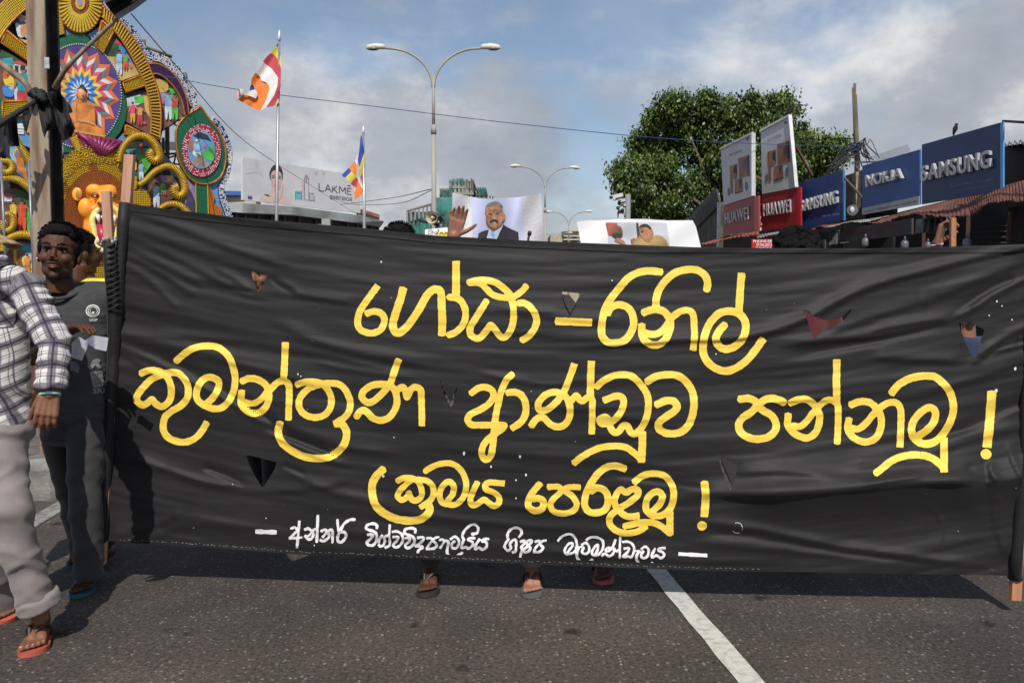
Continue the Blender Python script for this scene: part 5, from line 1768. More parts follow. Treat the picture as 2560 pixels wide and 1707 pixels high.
ln(fT, 'NE', (2044, 608), (2044, 618), (2058, 606), .004, mat('notice_red_ink', (.35, .03, .03), .6), s6, 'notice_lettering', .03)
s7 = shop('dark lean-to stall with a low red roof left of the tall pale boards', P(1800, 680, 21))
wall_to('side_wall', [(1735, 574, 25.5), (1800, 505, 21.6)], mat('mossy_wall', (.065, .065, .05), .9, .5, 2, .3, 12), s7)
vquad('roof', [(1730, 566, 25.5), (1797, 498, 21.4), (1802, 496, 21.4), (1800, 508, 21.2), (1733, 578, 25.3)], m_asb, s7, .3)
g = MB()
a = P(1797, 506, 21.0)
g.tube([(a.x, a.y, .12), a], .045, 8)
g.build('drain_pipe', mat('pipe_white', (.45, .45, .45), .6), s7)
corrugated('awning_sheet', P(1790, 600, 20.8), P(1897, 577, 18.8), P(1897, 584, 17.2), P(1750, 612, 19.4), 14, .012, mat('red_roof_sheet', (.30, .07, .05), .7, .25, 3, .2, 30), s7, .02, 9)
corrugated('awning_sheet', P(1898, 588, 19.0), P(2005, 570, 17.5), P(1996, 578, 16.4), P(1890, 594, 17.2), 14, .014, m_zinc, s7, .01, 10)
wall_to('back_wall', [(1740, 600, 25), (2020, 560, 19.6)], m_dw, s7)
vquad('rail', [(1892, 589, 16.8), (1950, 584, 16.0), (1950, 586, 16.0), (1892, 591, 16.8)], m_zinc, s7, .05)
m_pack = [mat('packet_white', (.30, .31, .34), .4, .2, 9), mat('packet_blue_grey', (.10, .11, .14), .4, .3, 9), mat('packet_dark', (.05, .05, .06), .4, .3, 9)]
for k, (x, w, mi) in enumerate([(2290, 16, 0), (2306, 14, 1), (2321, 16, 2), (2337, 15, 1), (2352, 14, 1), (2366, 10, 2)]):
 o = vquad('hanging_packet', [(x, 548 - k * 1.5, 12.9), (x + w, 547 - k * 1.5, 12.7), (x + w - 4, 580 - k, 12.7), (x - 3, 584 - k, 12.9)], m_pack[mi], None, .03)
 tagit(o, ['white packet, leftmost of those hanging under the rusty awning', 'bluish packet next to the white one under the rusty awning', 'dark packet third from left under the rusty awning',
              'bluish grey packet fourth from left under the rusty awning', 'bluish grey packet fifth from left under the rusty awning', 'narrow dark packet at the right end under the rusty awning'][k], 'packet', 'packets hanging under the rusty awning')
m_jar = mat('jar_plastic', (.11, .115, .13), .35, .15, 6)
for k, (x, y, r, d) in enumerate([(2418, 606, 10, 10.9), (2262, 610, 9, 12.4), (2320, 612, 7, 11.8), (2164, 604, 9, 14.0)]):
 p = P(x, y, d)
 s = d / FPX
 root = empty('plastic_jar', p, ['pale round jar with narrow neck standing in the dark right stall', 'pale jar in the dark stall under the middle of the rusty awning',
                 'small pale jar half hidden next to the raised hand at right', 'dim pale jar left of the others under the zinc awning'][k], 'jar', 'jars on the stall counters')
 g = MB()
 g.tube([p - Vector((0, 0, r * 1.4 * s)), p - Vector((0, 0, r * .9 * s)), p + Vector((0, 0, r * .5 * s)), p + Vector((0, 0, r * 1.1 * s))], [r * .8 * s, r * s, r * s, r * .45 * s], 12)
 g.build('jar_body', m_jar, root, True)
 g = MB()
 g.tube([p + Vector((0, 0, r * 1.1 * s)), p + Vector((0, 0, r * 2.1 * s))], [r * .35 * s, r * .22 * s], 10)
 g.build('neck', m_jar, root, True)
p = P(2134, 530, 14.6)
root = empty('flood_lamp', p, 'white faced flood lamp between the small dark blue sign and the brighter blue sign', 'lamp')
g = MB()
g.tube([p + Vector((-.04, -.05, .03)), p + Vector((.03, .12, -.02))], [.10, .05], 12)
g.build('housing', mat('lamp_black', (.02, .02, .02), .5), root)
g = MB()
g.ball(p + Vector((-.05, -.06, .03)), (.045, .03, .06), 10, 6)
g.build('lens', m_wpan, root, True)
# ------------------------------------------------------------------ old concrete pole with wires
pt_, pb_ = P(2137, 209, 18.9), P(2143, 404, 18.9)
root = empty('utility_pole', (pb_.x + .1, pb_.y, 0), 'weathered square concrete pole with broken top and tangled wires behind the signs', 'pole')
g = MB()
bs = Vector((pb_.x + .06, pb_.y, 0))
g.tube([bs, pb_, pt_ + Vector((0, 0, -.25))], [.085, .066, .056], 4)
g.tube([pt_ + Vector((-.012, 0, -.3)), pt_ + Vector((.0, 0, 0))], [.046, .036], 4)
g.build('shaft', mat('old_concrete', (.17, .145, .09), .9, .3, 3, .5, 30), root)
g = MB()
g.tube([pt_ + Vector((-.058, -.02, -.1)), pb_ + Vector((-.07, -.02, .3))], [.016, .02], 6)
g.build('conduit', mat('conduit_brown', (.10, .075, .05), .8), root, True)
rnd = random.Random(8)
c0 = P(2142, 385, 18.6)
for k in range(26):
 a = c0 + Vector((rnd.uniform(-.06, .06), rnd.uniform(-.1, .05), rnd.uniform(-.12, .22)))
 if k < 11:
  bpt = P(rnd.uniform(2050, 2085), rnd.uniform(415, 445), 18.6)
 elif k < 20:
  bpt = P(rnd.uniform(2165, 2205), rnd.uniform(388, 405), 18.4)
 else:
  bpt = c0 + Vector((rnd.uniform(-.4, .45), rnd.uniform(-.1, .1), rnd.uniform(-.35, .05)))
 mid = (a + bpt) / 2 + Vector((rnd.uniform(-.05, .05), 0, rnd.uniform(-.12, .28)))
 mid2 = a.lerp(bpt, .25) + Vector((rnd.uniform(-.08, .08), 0, rnd.uniform(.02, .25)))
 g = MB()
 g.tube([Vector(q) for q in catmull([tuple(a), tuple(mid2), tuple(mid), tuple(bpt)], 5)], rnd.choice([.008, .010, .014]), 5)
 g.build('wire', m_wire, root, True)
for dz, r in ((-.02, .105), (.03, .108), (.09, .104)):
 g = MB()
 q = P(2138, 371, 18.9) + Vector((0, 0, dz - .03))
 g.tube([q + Vector((0, 0, -.02)), q + Vector((0, 0, .02))], [r, r], 8)
 g.build('rope_turn', m_blue, root, True)
g = MB()
g.tube([P(2112, 372, 18.7), P(2128, 368, 18.7), P(2146, 369, 18.7), P(2150, 372, 18.7)], .014, 5)
g.tube([P(2112, 384, 18.7), P(2118, 372, 18.7), P(2132, 370, 18.7)], .012, 5)
g.build('rope_end', m_blue, root, True)
g = MB()
A_, B_, C_, D_ = P(2178, 392, 15.4), P(2270, 362, 14.4), P(2278, 388, 14.4), P(2198, 402, 15.4)
for k in range(19):
 u = k / 18
 g.bar(A_.lerp(B_, u), D_.lerp(C_, u), .004)
for k in range(9):
 v = k / 8
 g.bar(A_.lerp(D_, v), B_.lerp(C_, v), .004)
o = g.build('wire_mesh', mat('mesh_grey', (.30, .31, .33), .6))
tagit(o, 'pale grey wire mesh sheet bent above the bright blue sign', 'wire mesh')
g = MB()
g.bar(P(2508, 303, 10.9), P(2700, 315, 8.6), .03)
o = g.build('steel_bar', m_wire)
tagit(o, 'thin dark bar running right from the top corner of the largest blue sign', 'bar')
g = MB()
g.bar(P(1981, 352, 19.0), P(2030, 440, 20.0), .05)
g.bar(P(1886, 440, 20.5), P(1905, 448, 20.5), .05)
o = g.build('brace_bar', mat('rusty_brace', (.14, .07, .045), .8))
tagit(o, 'rusty slanting brace behind the taller pale board', 'brace')
# ------------------------------------------------------------------ birds
def bird(pos, h, lab, lean, dirx):
 root = empty('crow', pos, lab, 'bird')
 m = mat('crow_feathers', (.012, .012, .014), .7, .3, 20, spec=.2)
 bm_ = MB()
 up = Vector((lean, 0, 1)).normalized()
 bm_.tube([pos + Vector((-.1 * h * dirx, 0, -.02 * h)), pos + up * h * .22 + Vector((-.04 * h * dirx, 0, 0)), pos + up * h * .48, pos + up * h * .68 + Vector((.03 * h * dirx, 0, 0)), pos + up * h * .80 + Vector((.05 * h * dirx, 0, 0)), pos + up * h * .95 + Vector((.05 * h * dirx, 0, 0)), pos + up * h * 1.0 + Vector((.05 * h * dirx, 0, 0))],
              [.04 * h, .13 * h, .20 * h, .17 * h, .12 * h, .11 * h, .03 * h], 12)
 bm_.build('body', m, root, True)
 g = MB()
 g.tube([pos + up * h * .90 + Vector((.10 * h * dirx, 0, 0)), pos + up * h * .87 + Vector((.30 * h * dirx, 0, 0))], [.05 * h, .008 * h], 6)
 g.build('beak', m, root, True)
 g = MB()
 g.slab([pos + Vector((-.06 * h, 0, .25 * h)), pos + Vector((.04 * h, 0, .25 * h)), pos + Vector((-.08 * h * dirx + .02 * h, 0, -.32 * h)), pos + Vector((-.18 * h * dirx, 0, -.30 * h))], (0, .03 * h, 0))
 g.build('tail', m, root)
 for s in (-1, 1):
  g = MB()
  q = [pos + up * h * .66 + Vector((0, s * .17 * h, 0)), pos + up * h * .45 + Vector((.08 * h * dirx, s * .20 * h, 0)), pos + up * h * .05 + Vector((-.10 * h * dirx, s * .13 * h, 0)), pos + up * h * .35 + Vector((-.12 * h * dirx, s * .17 * h, 0))]
  g.slab(q, (0, -s * .03 * h, 0))
  g.build('wing', m, root)
 return root
bird(fS.pt(2386, 337, -.06), .165, 'black crow perched on the top edge of the largest blue sign', .1, 1)
bird(fH2.pt(1966, 293, -.05), .30, 'black crow leaning on the top corner of the taller pale board', .55, 1)
# ------------------------------------------------------------------ camera pole
p0 = P(1570, 486, 26)
root = empty('camera_pole', (p0.x, p0.y, 0), 'grey pole carrying white surveillance cameras left of the tree', 'camera pole')
m_cp = mat('camera_pole_grey', (.22, .22, .23), .6, .1, 3)
m_cw = mat('camera_white', (.62, .62, .60), .5, .08, 4)
m_ck = mat('camera_black', (.03, .03, .03), .5, .08, 4)
g = MB()
g.tube([(p0.x, p0.y, 0), p0], .09, 8)
g.build('pole', m_cp, root, True)
g = MB()
g.bar(P(1565, 498, 26), P(1545, 498, 26), .05)
g.bar(P(1567, 510, 26), P(1548, 507, 26), .05)
g.bar(P(1567, 533, 26), P(1545, 531, 26), .06)
g.bar(P(1545, 531, 26), P(1545, 545, 26), .05)
g.build('bracket', m_cp, root)
for (a, b, w) in [((1527, 494), (1554, 487), .13), ((1548, 503), (1566, 499), .09), ((1555, 513), (1568, 512), .09)]:
 g = MB()
 g.bar(P(a[0], a[1], 25.8), P(b[0], b[1], 26.1), w, w * .8)
 c_ = g.build('security_camera', m_cw, root)
 g = MB()
 g.bar(P(a[0] - 1, a[1] + .5, 25.75), P(a[0] + 3, a[1], 25.78), w * .7, w * .6)
 g.build('lens', m_ck, c_)
for (x, y, r) in [(1549, 508, .07), (1545, 520, .06), (1556, 526, .06), (1548, 528, .05)]:
 g = MB()
 g.ball(P(x, y, 25.9), r, 10, 7)
 g.build('dome_camera', m_ck, root, True)
# ------------------------------------------------------------------ tree
def leafmat(nm, c1, c2):
 m = mat(nm, c1, .45, .0, 1.1, 0, col2=c2, cpos=(.3, .7), detail=3, spec=.4)
 b = m.node_tree.nodes['Principled BSDF']
 b.inputs['Transmission Weight'].default_value = 0
 b.inputs['Subsurface Weight'].default_value = 0
 return m
ML = [leafmat('leaf_dark', (.022, .040, .011), (.040, .068, .016)), leafmat('leaf_mid', (.045, .078, .016), (.078, .125, .024)), leafmat('leaf_light', (.11, .16, .025), (.20, .26, .045))]
def tree():
 D = 36.0
 rnd = random.Random(21)
 base = P(1800, 751, D)
 root = empty('fig_tree', (base.x, D, 0), 'large broad leafy green tree behind the pale boards and shop signs', 'tree')
 blobs = [(1560, 452, 46), (1610, 400, 62), (1650, 330, 62), (1700, 290, 58), (1640, 470, 85), (1720, 400, 105), (1800, 330, 90), (1850, 300, 66), (1770, 262, 40), (1690, 262, 34),
             (1880, 285, 52), (1930, 300, 56), (1965, 262, 34), (1900, 400, 110), (1980, 370, 75), (2030, 380, 62), (2065, 385, 42), (2090, 372, 26), (2040, 430, 60), (1820, 480, 110), (1600, 520, 50), (1700, 520, 80), (1960, 460, 90), (1562, 430, 26), (1545, 425, 16), (1950, 505, 70), (1590, 355, 22), (1632, 300, 24), (1660, 268, 18)]
 rt = []
 g = MB()
 c0 = Vector((base.x, D, 0))
 fork = Vector((base.x, D, 4.2))
 g.tube([c0, c0 + Vector((.1, 0, 2)), fork], [.75, .55, .5], 12)
 g.build('trunk', mat('bark', (.12, .095, .07), .9, .3, 6, .5, 30), root, True)
 cents = []
 for (x, y, r) in blobs:
  x, y, r = (x + max(0, 1690 - x) * .10, y + 4, r * .95)
  cents.append((P(x, y, D + rnd.uniform(-1.5, 1.5)), r * D / FPX))
 for c, r in cents[4:14]:
  g = MB()
  mid = fork.lerp(c, .5) + Vector((rnd.uniform(-.4, .4), rnd.uniform(-.4, .4), rnd.uniform(-.1, .5)))
  g.tube([Vector(q) for q in catmull([tuple(fork), tuple(mid), tuple(c)], 5)], [.12 - .010 * k for k in range(11)], 6)
  g.build('limb', MATS['bark'], root, True)
 V, Fc, MI = [], [], []
 nl = 0
 for c, r in cents:
  ncl = int(16 + 30 * (r / 1.3) ** 2)
  for _ in range(ncl):
   d = Vector((rnd.gauss(0, 1), rnd.gauss(0, 1), rnd.gauss(0, 1))).normalized()
   rr = r * (rnd.uniform(.30, 1.0) ** .5) * .96
   cc = c + Vector((d.x * rr, d.y * rr * .9, d.z * rr))
   cr = rnd.uniform(.22, .52)
   tone = rnd.random()
   nleaf = int(36 + 84 * cr / .5)
   for _ in range(nleaf):
    p = cc + Vector((rnd.gauss(0, cr * .55), rnd.gauss(0, cr * .55), rnd.gauss(0, cr * .42)))
    s = rnd.uniform(.045, .088)
    nrm = Vector((rnd.gauss(0, 1), rnd.gauss(-.5, .8), rnd.gauss(.5, .8))).normalized()
    t = nrm.cross(Vector((rnd.gauss(0, .4), rnd.gauss(0, .4), 1))).normalized()
    b = nrm.cross(t)
    k = len(V)
    V.extend([p + b * s * 1.3, p + t * s * .75 + b * s * .1, p - b * s * 1.1, p - t * s * .75 + b * s * .1])
    Fc.append((k, k + 1, k + 2, k + 3))
    v = tone * .6 + rnd.random() * .55
    MI.append(2 if v > .80 else (1 if v > .38 else 0))
 me = bpy.data.meshes.new('crown')
 me.from_pydata([tuple(v) for v in V], [], Fc)
 for m in ML:
  me.materials.append(m)
 me.polygons.foreach_set('material_index', MI)
 me.update()
 o = bpy.data.objects.new('crown', me)
 COL.objects.link(o)
 o.parent = root
 o.matrix_parent_inverse = root.matrix_world.inverted()
 o['kind'] = 'stuff'
tree()
# ------------------------------------------------------------------ posters held behind the banner
def poster(pix_outline, dep, curve, root_lab, name, m_sheet):
 pass
class Sheet:
 """held cloth or paper: depth as a function of pixel"""
 def __init__(self, dep, fn):
  self.dep = dep
  self.fn = fn
 def pts(self, vs, off=0.0):
  return [tuple(P(x, y, self.dep + self.fn(x, y) - off)) for x, y in vs]
 def piece(self, poly, off, m, name, parent, st=2.0, sm=True):
  X, Y = grid(min(p[0] for p in poly) - 3, min(p[1] for p in poly) - 3, max(p[0] for p in poly) + 3, max(p[1] for p in poly) + 3, st)
  vs, fs = march(X, Y, poly_sdf(X, Y, poly))
  return np_mesh(name, self.pts(vs, off), fs, m, parent, sm)
def zc(pts, x0, y0, k):
 return [(x0 + x / k, y0 + y / k) for x, y in pts]
po1 = empty('portrait_poster', P(1245, 640, 5.2), 'white cloth poster with a suited man in glasses and moustache, held above the banner', 'poster')
sh1 = Sheet(5.2, lambda x, y: .10 * math.sin((x - 1131) / 34.0) + .012 * math.sin((x - 1131) / 13.0 + y / 30.0))
m_cl = mat('white_cloth', (.62, .61, .63), .75, .06, 4, .15, 60)
sh1.piece([(1131, 482), (1150, 485), (1170, 491), (1200, 496), (1224, 497.5), (1260, 496), (1300, 493), (1330, 487), (1353, 484), (1357, 560), (1358, 640), (1131, 640)], 0, m_cl, 'cloth', po1)
sh1.piece([(1178, 496), (1205, 499), (1240, 499), (1280, 496), (1308, 492), (1311, 560), (1312, 640), (1182, 640), (1180, 560)], .006, mat('print_lilac', (.52, .55, .76), .7, .07, 5), 'printed_backdrop', po1)
Z6 = (1120, 470, 9.8)
def pz(pts, off, m, name):
 sh1.piece(zc(pts, *Z6), off, m, name, po1, 1.0)
m_suit = mat('print_suit', (.035, .028, .04), .7, .15, 4)
pz([(735, 1215), (750, 1110), (850, 1060), (1000, 1018), (1100, 1100), (1340, 885), (1450, 960), (1600, 1030), (1722, 1085), (1735, 1240), (1735, 1600), (735, 1600)], .010, m_suit, 'printed_jacket')
pz([(1005, 985), (1060, 1040), (1100, 1065), (1200, 1010), (1352, 890), (1330, 960), (1270, 1080), (1200, 1245), (1180, 1600), (930, 1600), (950, 1220), (990, 1080)], .014, mat('print_shirt', (.55, .62, .80), .7, .04, 5), 'printed_shirt')
pz([(1060, 1080), (1110, 1090), (1140, 1110), (1130, 1180), (1140, 1600), (1080, 1600), (1090, 1180), (1050, 1120)], .018, mat('print_tie', (.24, .42, .74), .7), 'printed_tie')
m_face = mat('print_brown_skin', (.42, .20, .10), .65, .32, 26)
m_face2 = mat('print_brown_skin_dark', (.30, .125, .065), .65, .3, 26)
pz(smoothp([(1010, 960), (1060, 1040), (1110, 1060), (1200, 1010), (1310, 930), (1300, 860), (1010, 900)]), .018, m_face2, 'printed_neck')
pz(smoothp([(905, 620), (915, 520), (940, 430), (1010, 370), (1090, 340), (1180, 335), (1270, 365), (1330, 440), (1345, 540), (1350, 640), (1320, 600), (930, 600)]), .020, mat('print_grey_hair', (.07, .065, .06), .7, 0, 70, col2=(.34, .33, .32), cpos=(.3, .7)), 'printed_hair')
pz(smoothp([(930, 600), (940, 500), (1000, 450), (1120, 435), (1240, 440), (1310, 500), (1340, 620), (1350, 730), (1330, 830), (1270, 930), (1180, 1000), (1110, 1005), (1030, 960), (960, 860), (930, 740)]), .023, m_face, 'printed_face')
pz(smoothp([(1345, 680), (1370, 640), (1402, 650), (1405, 720), (1380, 800), (1350, 830)]), .020, m_face, 'printed_ear')
pz(smoothp([(1020, 850), (1035, 800), (1120, 765), (1210, 790), (1230, 840), (1190, 850), (1120, 830), (1060, 845)]), .026, m_hairp, 'printed_moustache')
pz(smoothp([(1085, 845), (1130, 840), (1180, 848), (1140, 865)]), .028, mat('print_teeth', (.7, .66, .6), .6), 'printed_teeth')
pz([(975, 620), (1000, 605), (1070, 605), (1095, 620), (1060, 615), (1000, 618)], .026, m_hairp, 'printed_eyebrow')
pz([(1165, 600), (1200, 588), (1250, 592), (1290, 615), (1230, 605), (1190, 605)], .026, m_hairp, 'printed_eyebrow')
pz(smoothp([(1000, 650), (1040, 640), (1080, 650), (1040, 668)]), .026, m_face2, 'printed_eye')
pz(smoothp([(1170, 640), (1205, 632), (1240, 645), (1205, 660)]), .026, m_face2, 'printed_eye')
pz(smoothp([(1100, 640), (1130, 640), (1170, 740), (1150, 765), (1090, 765), (1075, 740)]), .026, mat('print_skin_light', (.52, .28, .16), .6, .2, 26), 'printed_nose')
pz(smoothp([(1010, 500), (1100, 465), (1200, 470), (1260, 510), (1200, 530), (1080, 535)]), .0245, mat('print_skin_light', (.52, .28, .16), .6, .2, 26), 'printed_forehead')
pz(smoothp([(935, 680), (955, 760), (1000, 880), (1060, 950), (1110, 985), (1060, 985), (980, 900), (930, 780)]), .0245, m_face2, 'printed_jaw_shade')
pz(smoothp([(1240, 700), (1300, 690), (1320, 760), (1280, 860), (1230, 800)]), .0245, MATS['print_skin_light'], 'printed_cheek')
pz(smoothp([(1060, 880), (1120, 870), (1190, 885), (1180, 940), (1110, 955)]), .0245, MATS['print_skin_light'], 'printed_chin')
X, Y = grid(1208, 525, 1262, 545, .7)
f = np.full(X.shape, 9.0)
for c, r in (((1040, 650), (70, 48)), ((1215, 640), (72, 50))):
 stroke_field(X, Y, f, zc(ell(c[0], c[1], r[0], r[1], 16) + [(c[0] + r[0], c[1])], *Z6), .9, 2)
stroke_field(X, Y, f, zc([(1108, 640), (1145, 636)], *Z6), .9)
stroke_field(X, Y, f, zc([(1285, 640), (1345, 660)], *Z6), .9)
stroke_field(X, Y, f, zc([(920, 640), (972, 650)], *Z6), .9)
vs, fs = march(X, Y, f)
np_mesh('printed_glasses', sh1.pts(vs, .030), fs, mat('print_gold_rim', (.50, .42, .30), .5), po1)
g = MB()
g.tube([P(1318, 640, 4.9), P(1321, 595, 4.9), P(1324.5, 583, 4.9)], [.008, .008, .010], 6)
g.tube([P(1323, 588, 4.9), P(1325, 578, 4.9)], [.013, .011], 8)
tagit(g.build('stick', m_wire, None, True), 'thin black stick with a knob standing before the right part of the portrait poster', 'stick')
po2 = empty('photo_poster', P(1600, 650, 5.0), 'bright white paper poster with a photo of two seated men above the banner', 'poster')
sh2 = Sheet(5.0, lambda x, y: .06 * math.sin((x - 1440) / 90.0) + .004 * math.sin((x - 1440) / 24.0 + y / 15.0))
m_pp = mat('white_paper', (.85, .85, .86), .6, .02, 4)
Z7 = (1400, 200, 2.94)
sh2.piece(zc([(124, 1042), (200, 1032), (335, 1030), (500, 1022), (620, 1022), (790, 1033), (975, 1032), (1000, 1080), (1035, 1225), (1045, 1290), (175, 1290), (150, 1180)], *Z7), 0, m_pp, 'paper', po2)
def p7(pts, off, m, name):
 sh2.piece(zc(pts, *Z7), off, m, name, po2, 1.0)
p7([(335, 1046), (785, 1050), (800, 1160), (820, 1290), (375, 1290), (362, 1180)], .006, mat('print_pale_room', (.55, .58, .62), .65, .12, 5), 'printed_room')
p7([(335, 1048), (420, 1050), (430, 1110), (400, 1150), (358, 1140)], .010, mat('print_red_blur', (.48, .09, .05), .6, .2, 4), 'printed_red_shape')
p7(smoothp([(372, 1100), (400, 1070), (440, 1075), (460, 1110), (455, 1160), (410, 1170), (380, 1140)]), .012, mat('print_dim_face', (.22, .10, .06), .6, .3, 9), 'printed_left_face')
p7(smoothp([(385, 1130), (420, 1125), (455, 1130), (440, 1165), (400, 1165)]), .015, m_inkp, 'printed_mask')
p7(smoothp([(360, 1160), (420, 1170), (480, 1160), (520, 1200), (530, 1290), (370, 1290)]), .013, mat('print_pale_shirt', (.60, .60, .70), .6, .1, 7), 'printed_left_shirt')
p7(smoothp([(400, 1180), (430, 1160), (480, 1195), (470, 1210), (430, 1195)]), .018, m_face, 'printed_hand')
p7([(560, 1050), (575, 1050), (585, 1170), (570, 1170)], .010, m_inkp, 'printed_dark_bar')
p7([(520, 1170), (550, 1160), (550, 1290), (525, 1290)], .011, m_face2, 'printed_chair')
p7(smoothp([(548, 1175), (600, 1155), (660, 1180), (700, 1140), (760, 1155), (790, 1200), (795, 1290), (550, 1290)]), .014, mat('print_khaki', (.38, .24, .10), .7, .25, 9), 'printed_uniform')
p7(smoothp([(580, 1080), (610, 1062), (650, 1070), (682, 1105), (685, 1150), (650, 1190), (610, 1165), (590, 1140), (583, 1110)]), .017, m_face, 'printed_right_face')
p7(smoothp([(578, 1085), (600, 1062), (640, 1060), (670, 1085), (665, 1100), (640, 1080), (600, 1078)]), .020, m_hairp, 'printed_right_hair')
p7(smoothp([(592, 1112), (605, 1108), (615, 1114), (602, 1120)]), .021, m_hairp, 'printed_eye')
po3 = empty('handwritten_sign', P(1090, 620, 5.4), 'small white handwritten sign with black curls and a yellow patch behind the raised hand', 'sign')
sh3 = Sheet(5.4, lambda x, y: 0)
Z3 = (900, 400, 3.92)
sh3.piece(zc([(636, 682), (858, 660), (880, 900), (640, 900)], *Z3), 0, m_pp, 'card', po3)
sh3.piece(zc([(750, 700), (860, 700), (880, 900), (735, 900)], *Z3), .006, mat('print_yellow', (.75, .68, .08), .6), 'yellow_patch', po3)
X, Y = grid(1060, 566, 1122, 600, .8)
f = np.full(X.shape, 9.0)
for q in ([(665, 700), (690, 685), (715, 700), (700, 720), (672, 722), (665, 735)], [(725, 720), (745, 705), (760, 715), (740, 735)], [(760, 690), (768, 682), (772, 694), (762, 694)], [(780, 735), (790, 715), (810, 715), (815, 735)], [(825, 735), (840, 712), (858, 720)]):
 stroke_field(X, Y, f, zc(q, *Z3), 1.5, 4)
vs, fs = march(X, Y, f)
np_mesh('black_lettering', sh3.pts(vs, .010), fs, m_inkp, po3)
g = MB()
for i in range(6):
 for j in range(3):
  def fp(i, j):
   return P(1124 + i * 1.5, 526 + j * 6 + abs(3 - i) * 1.0 + (i % 2) * 1.2, 6.2 + .03 * math.sin(i * 1.4 + j))
  g.poly([fp(i, j), fp(i, j + 1), fp(i + 1, j + 1), fp(i + 1, j)])
tagit(g.build('orange_pennant', mat('orange_foil', (.80, .16, .03), .35, .2, 60), None, True), 'tiny shiny orange pennant beside the raised fingers', 'pennant')
# ------------------------------------------------------------------ decorated arch (pandal) at the left
TP0 = P(0, 751, 15.0)
TDIR = Vector((.80, .60, 0)).normalized()
TNRM = Vector((TDIR.y, -TDIR.x, 0))
if TNRM.dot(CAM - TP0) < 0:
 TNRM = -TNRM
def Q(x, y, h=0.0):
 return onplane(x, y, TP0 + TNRM * h, TNRM)
Z1 = (0, 0, 3.672)
Z8 = (300, 300, 6.03)
Z2 = (0, 400, 4.9)
ZL = (0, 0, 6.533)
ZM = (0, 220, 6.533)
arch = empty('decorated_arch', Q(250, 751), 'tall painted festival arch with golden rings, religious scenes and a lion mask behind the men', 'festival arch')
def gold(nm, c1, c2, met=.35, sc=60, rough=.35):
 return mat(nm, c1, rough, 0, sc, .3, sc * 2, metal=met, col2=c2, cpos=(.35, .65), detail=2)
mG = dict(
 dgold=gold('dark_gold_foil', (.13, .07, .008), (.28, .17, .015)),
 gold=gold('gold_foil', (.16, .05, .01), (.34, .14, .016)), brass=gold('yellow_foil', (.52, .33, .02), (.76, .54, .05), .3), brown=gold('copper_foil', (.16, .035, .012), (.32, .09, .02)),
 orange=gold('orange_foil_band', (.30, .09, .012), (.55, .21, .02)), green=gold('green_foil', (.004, .07, .035), (.012, .15, .07), .2, 90), blue=gold('blue_foil', (.006, .025, .11), (.015, .06, .22), .3, 90),
 purple=gold('purple_foil', (.035, .014, .06), (.09, .03, .12), .3, 90), red=gold('red_foil', (.30, .01, .03), (.55, .03, .07), .3, 90), dgreen=gold('olive_foil', (.05, .055, .005), (.12, .11, .01), .3),
 mag=gold('magenta_foil', (.16, .012, .07), (.36, .05, .16), .2, 40), silver=mat('silver_stud', (.80, .80, .82), .25, .05, 4, metal=.4))
def P5(nm, c, v=.15, s=3):
 return mat('paint_' + nm, c, .6, v, s)
mP = dict(sky=P5('sky_blue', (.10, .28, .52)), indigo=P5('indigo', (.075, .045, .19)), or1=P5('orange_light', (.72, .16, .05)), or2=P5('orange_dark', (.42, .10, .05)), wh=P5('white', (.66, .63, .60)), gr=P5('slate', (.12, .19, .23)),
          pk1=P5('pink', (.60, .10, .20)), pk2=P5('crimson', (.36, .03, .09)), ye1=P5('yellow', (.72, .55, .05)), ye2=P5('amber', (.62, .30, .03)), bl1=P5('bright_blue', (.04, .24, .58)), bl2=P5('deep_blue', (.02, .10, .36)),
          robe=P5('saffron_robe', (.60, .20, .04), .35, 6), skin=P5('golden_skin', (.62, .28, .11)), tan=P5('tan_ground', (.46, .34, .12), .3, 2), mar=P5('maroon_ground', (.15, .065, .05), .35, 3), dkg=P5('dark_green', (.03, .08, .03), .5, 5),
          leaf=P5('leaf_green', (.06, .38, .05), .4, 5), lil=P5('lilac', (.28, .22, .42), .3, 3), hair=P5('black_hair', (.02, .018, .018)), cl=P5('pale_cloth', (.50, .55, .62), .2, 8), rd=P5('red_cloth', (.50, .04, .05), .25, 8),
          tl=P5('teal_cloth', (.03, .28, .33), .25, 8), lw=P5('light_blue_cloth', (.22, .42, .62), .25, 8), brn=P5('brown_skin', (.36, .14, .07)), yl=P5('yellow_wall', (.60, .42, .10), .2, 3), dk=P5('dark_shade', (.02, .02, .025), .3, 3),
          pnum=P5('pink_number', (.70, .06, .16)), rock=P5('grey_rock', (.26, .22, .20), .35, 6), red=P5('fire_red', (.62, .07, .02), .3, 6))
def zz(pts, Z):
 return [(Z[0] + x / Z[2], Z[1] + y / Z[2]) for x, y in pts]
def plate(name, pix, h, th, m, parent=None, st=None):
 """flat cut-out of real thickness on the arch plane"""
 g = MB()
 g.slab([Q(x, y, h) for x, y in pix], -TNRM * th)
 o = g.build(name, m, parent or arch)
 normals_out(o)
 return o
def flat(name, polys, h, m, parent=None):
 g = MB()
 for p in polys:
  q = [Q(x, y, h) for x, y in p]
  g.poly(q)
 o = g.build(name, m, parent or arch)
 return o
def catm(pts, sub=5):
 return [tuple(q) for q in catmull(pts, sub)]
flat_out = zz([(-700, -400), (930, -400), (930, 0), (1090, 130), (1200, 220), (1280, 320), (1340, 430), (1400, 490), (1480, 500), (1580, 560), (1680, 660), (1750, 780), (1800, 900), (1790, 1040), (1700, 1060), (1500, 1180), (1470, 1290), (1490, 1400), (1560, 1470), (1640, 1568), (1900, 1568), (1930, 1750), (1960, 2600), (-700, 2600)], Z1)
plate('backing_board', flat_out, -.05, .12, mP['dk'])
g = MB()
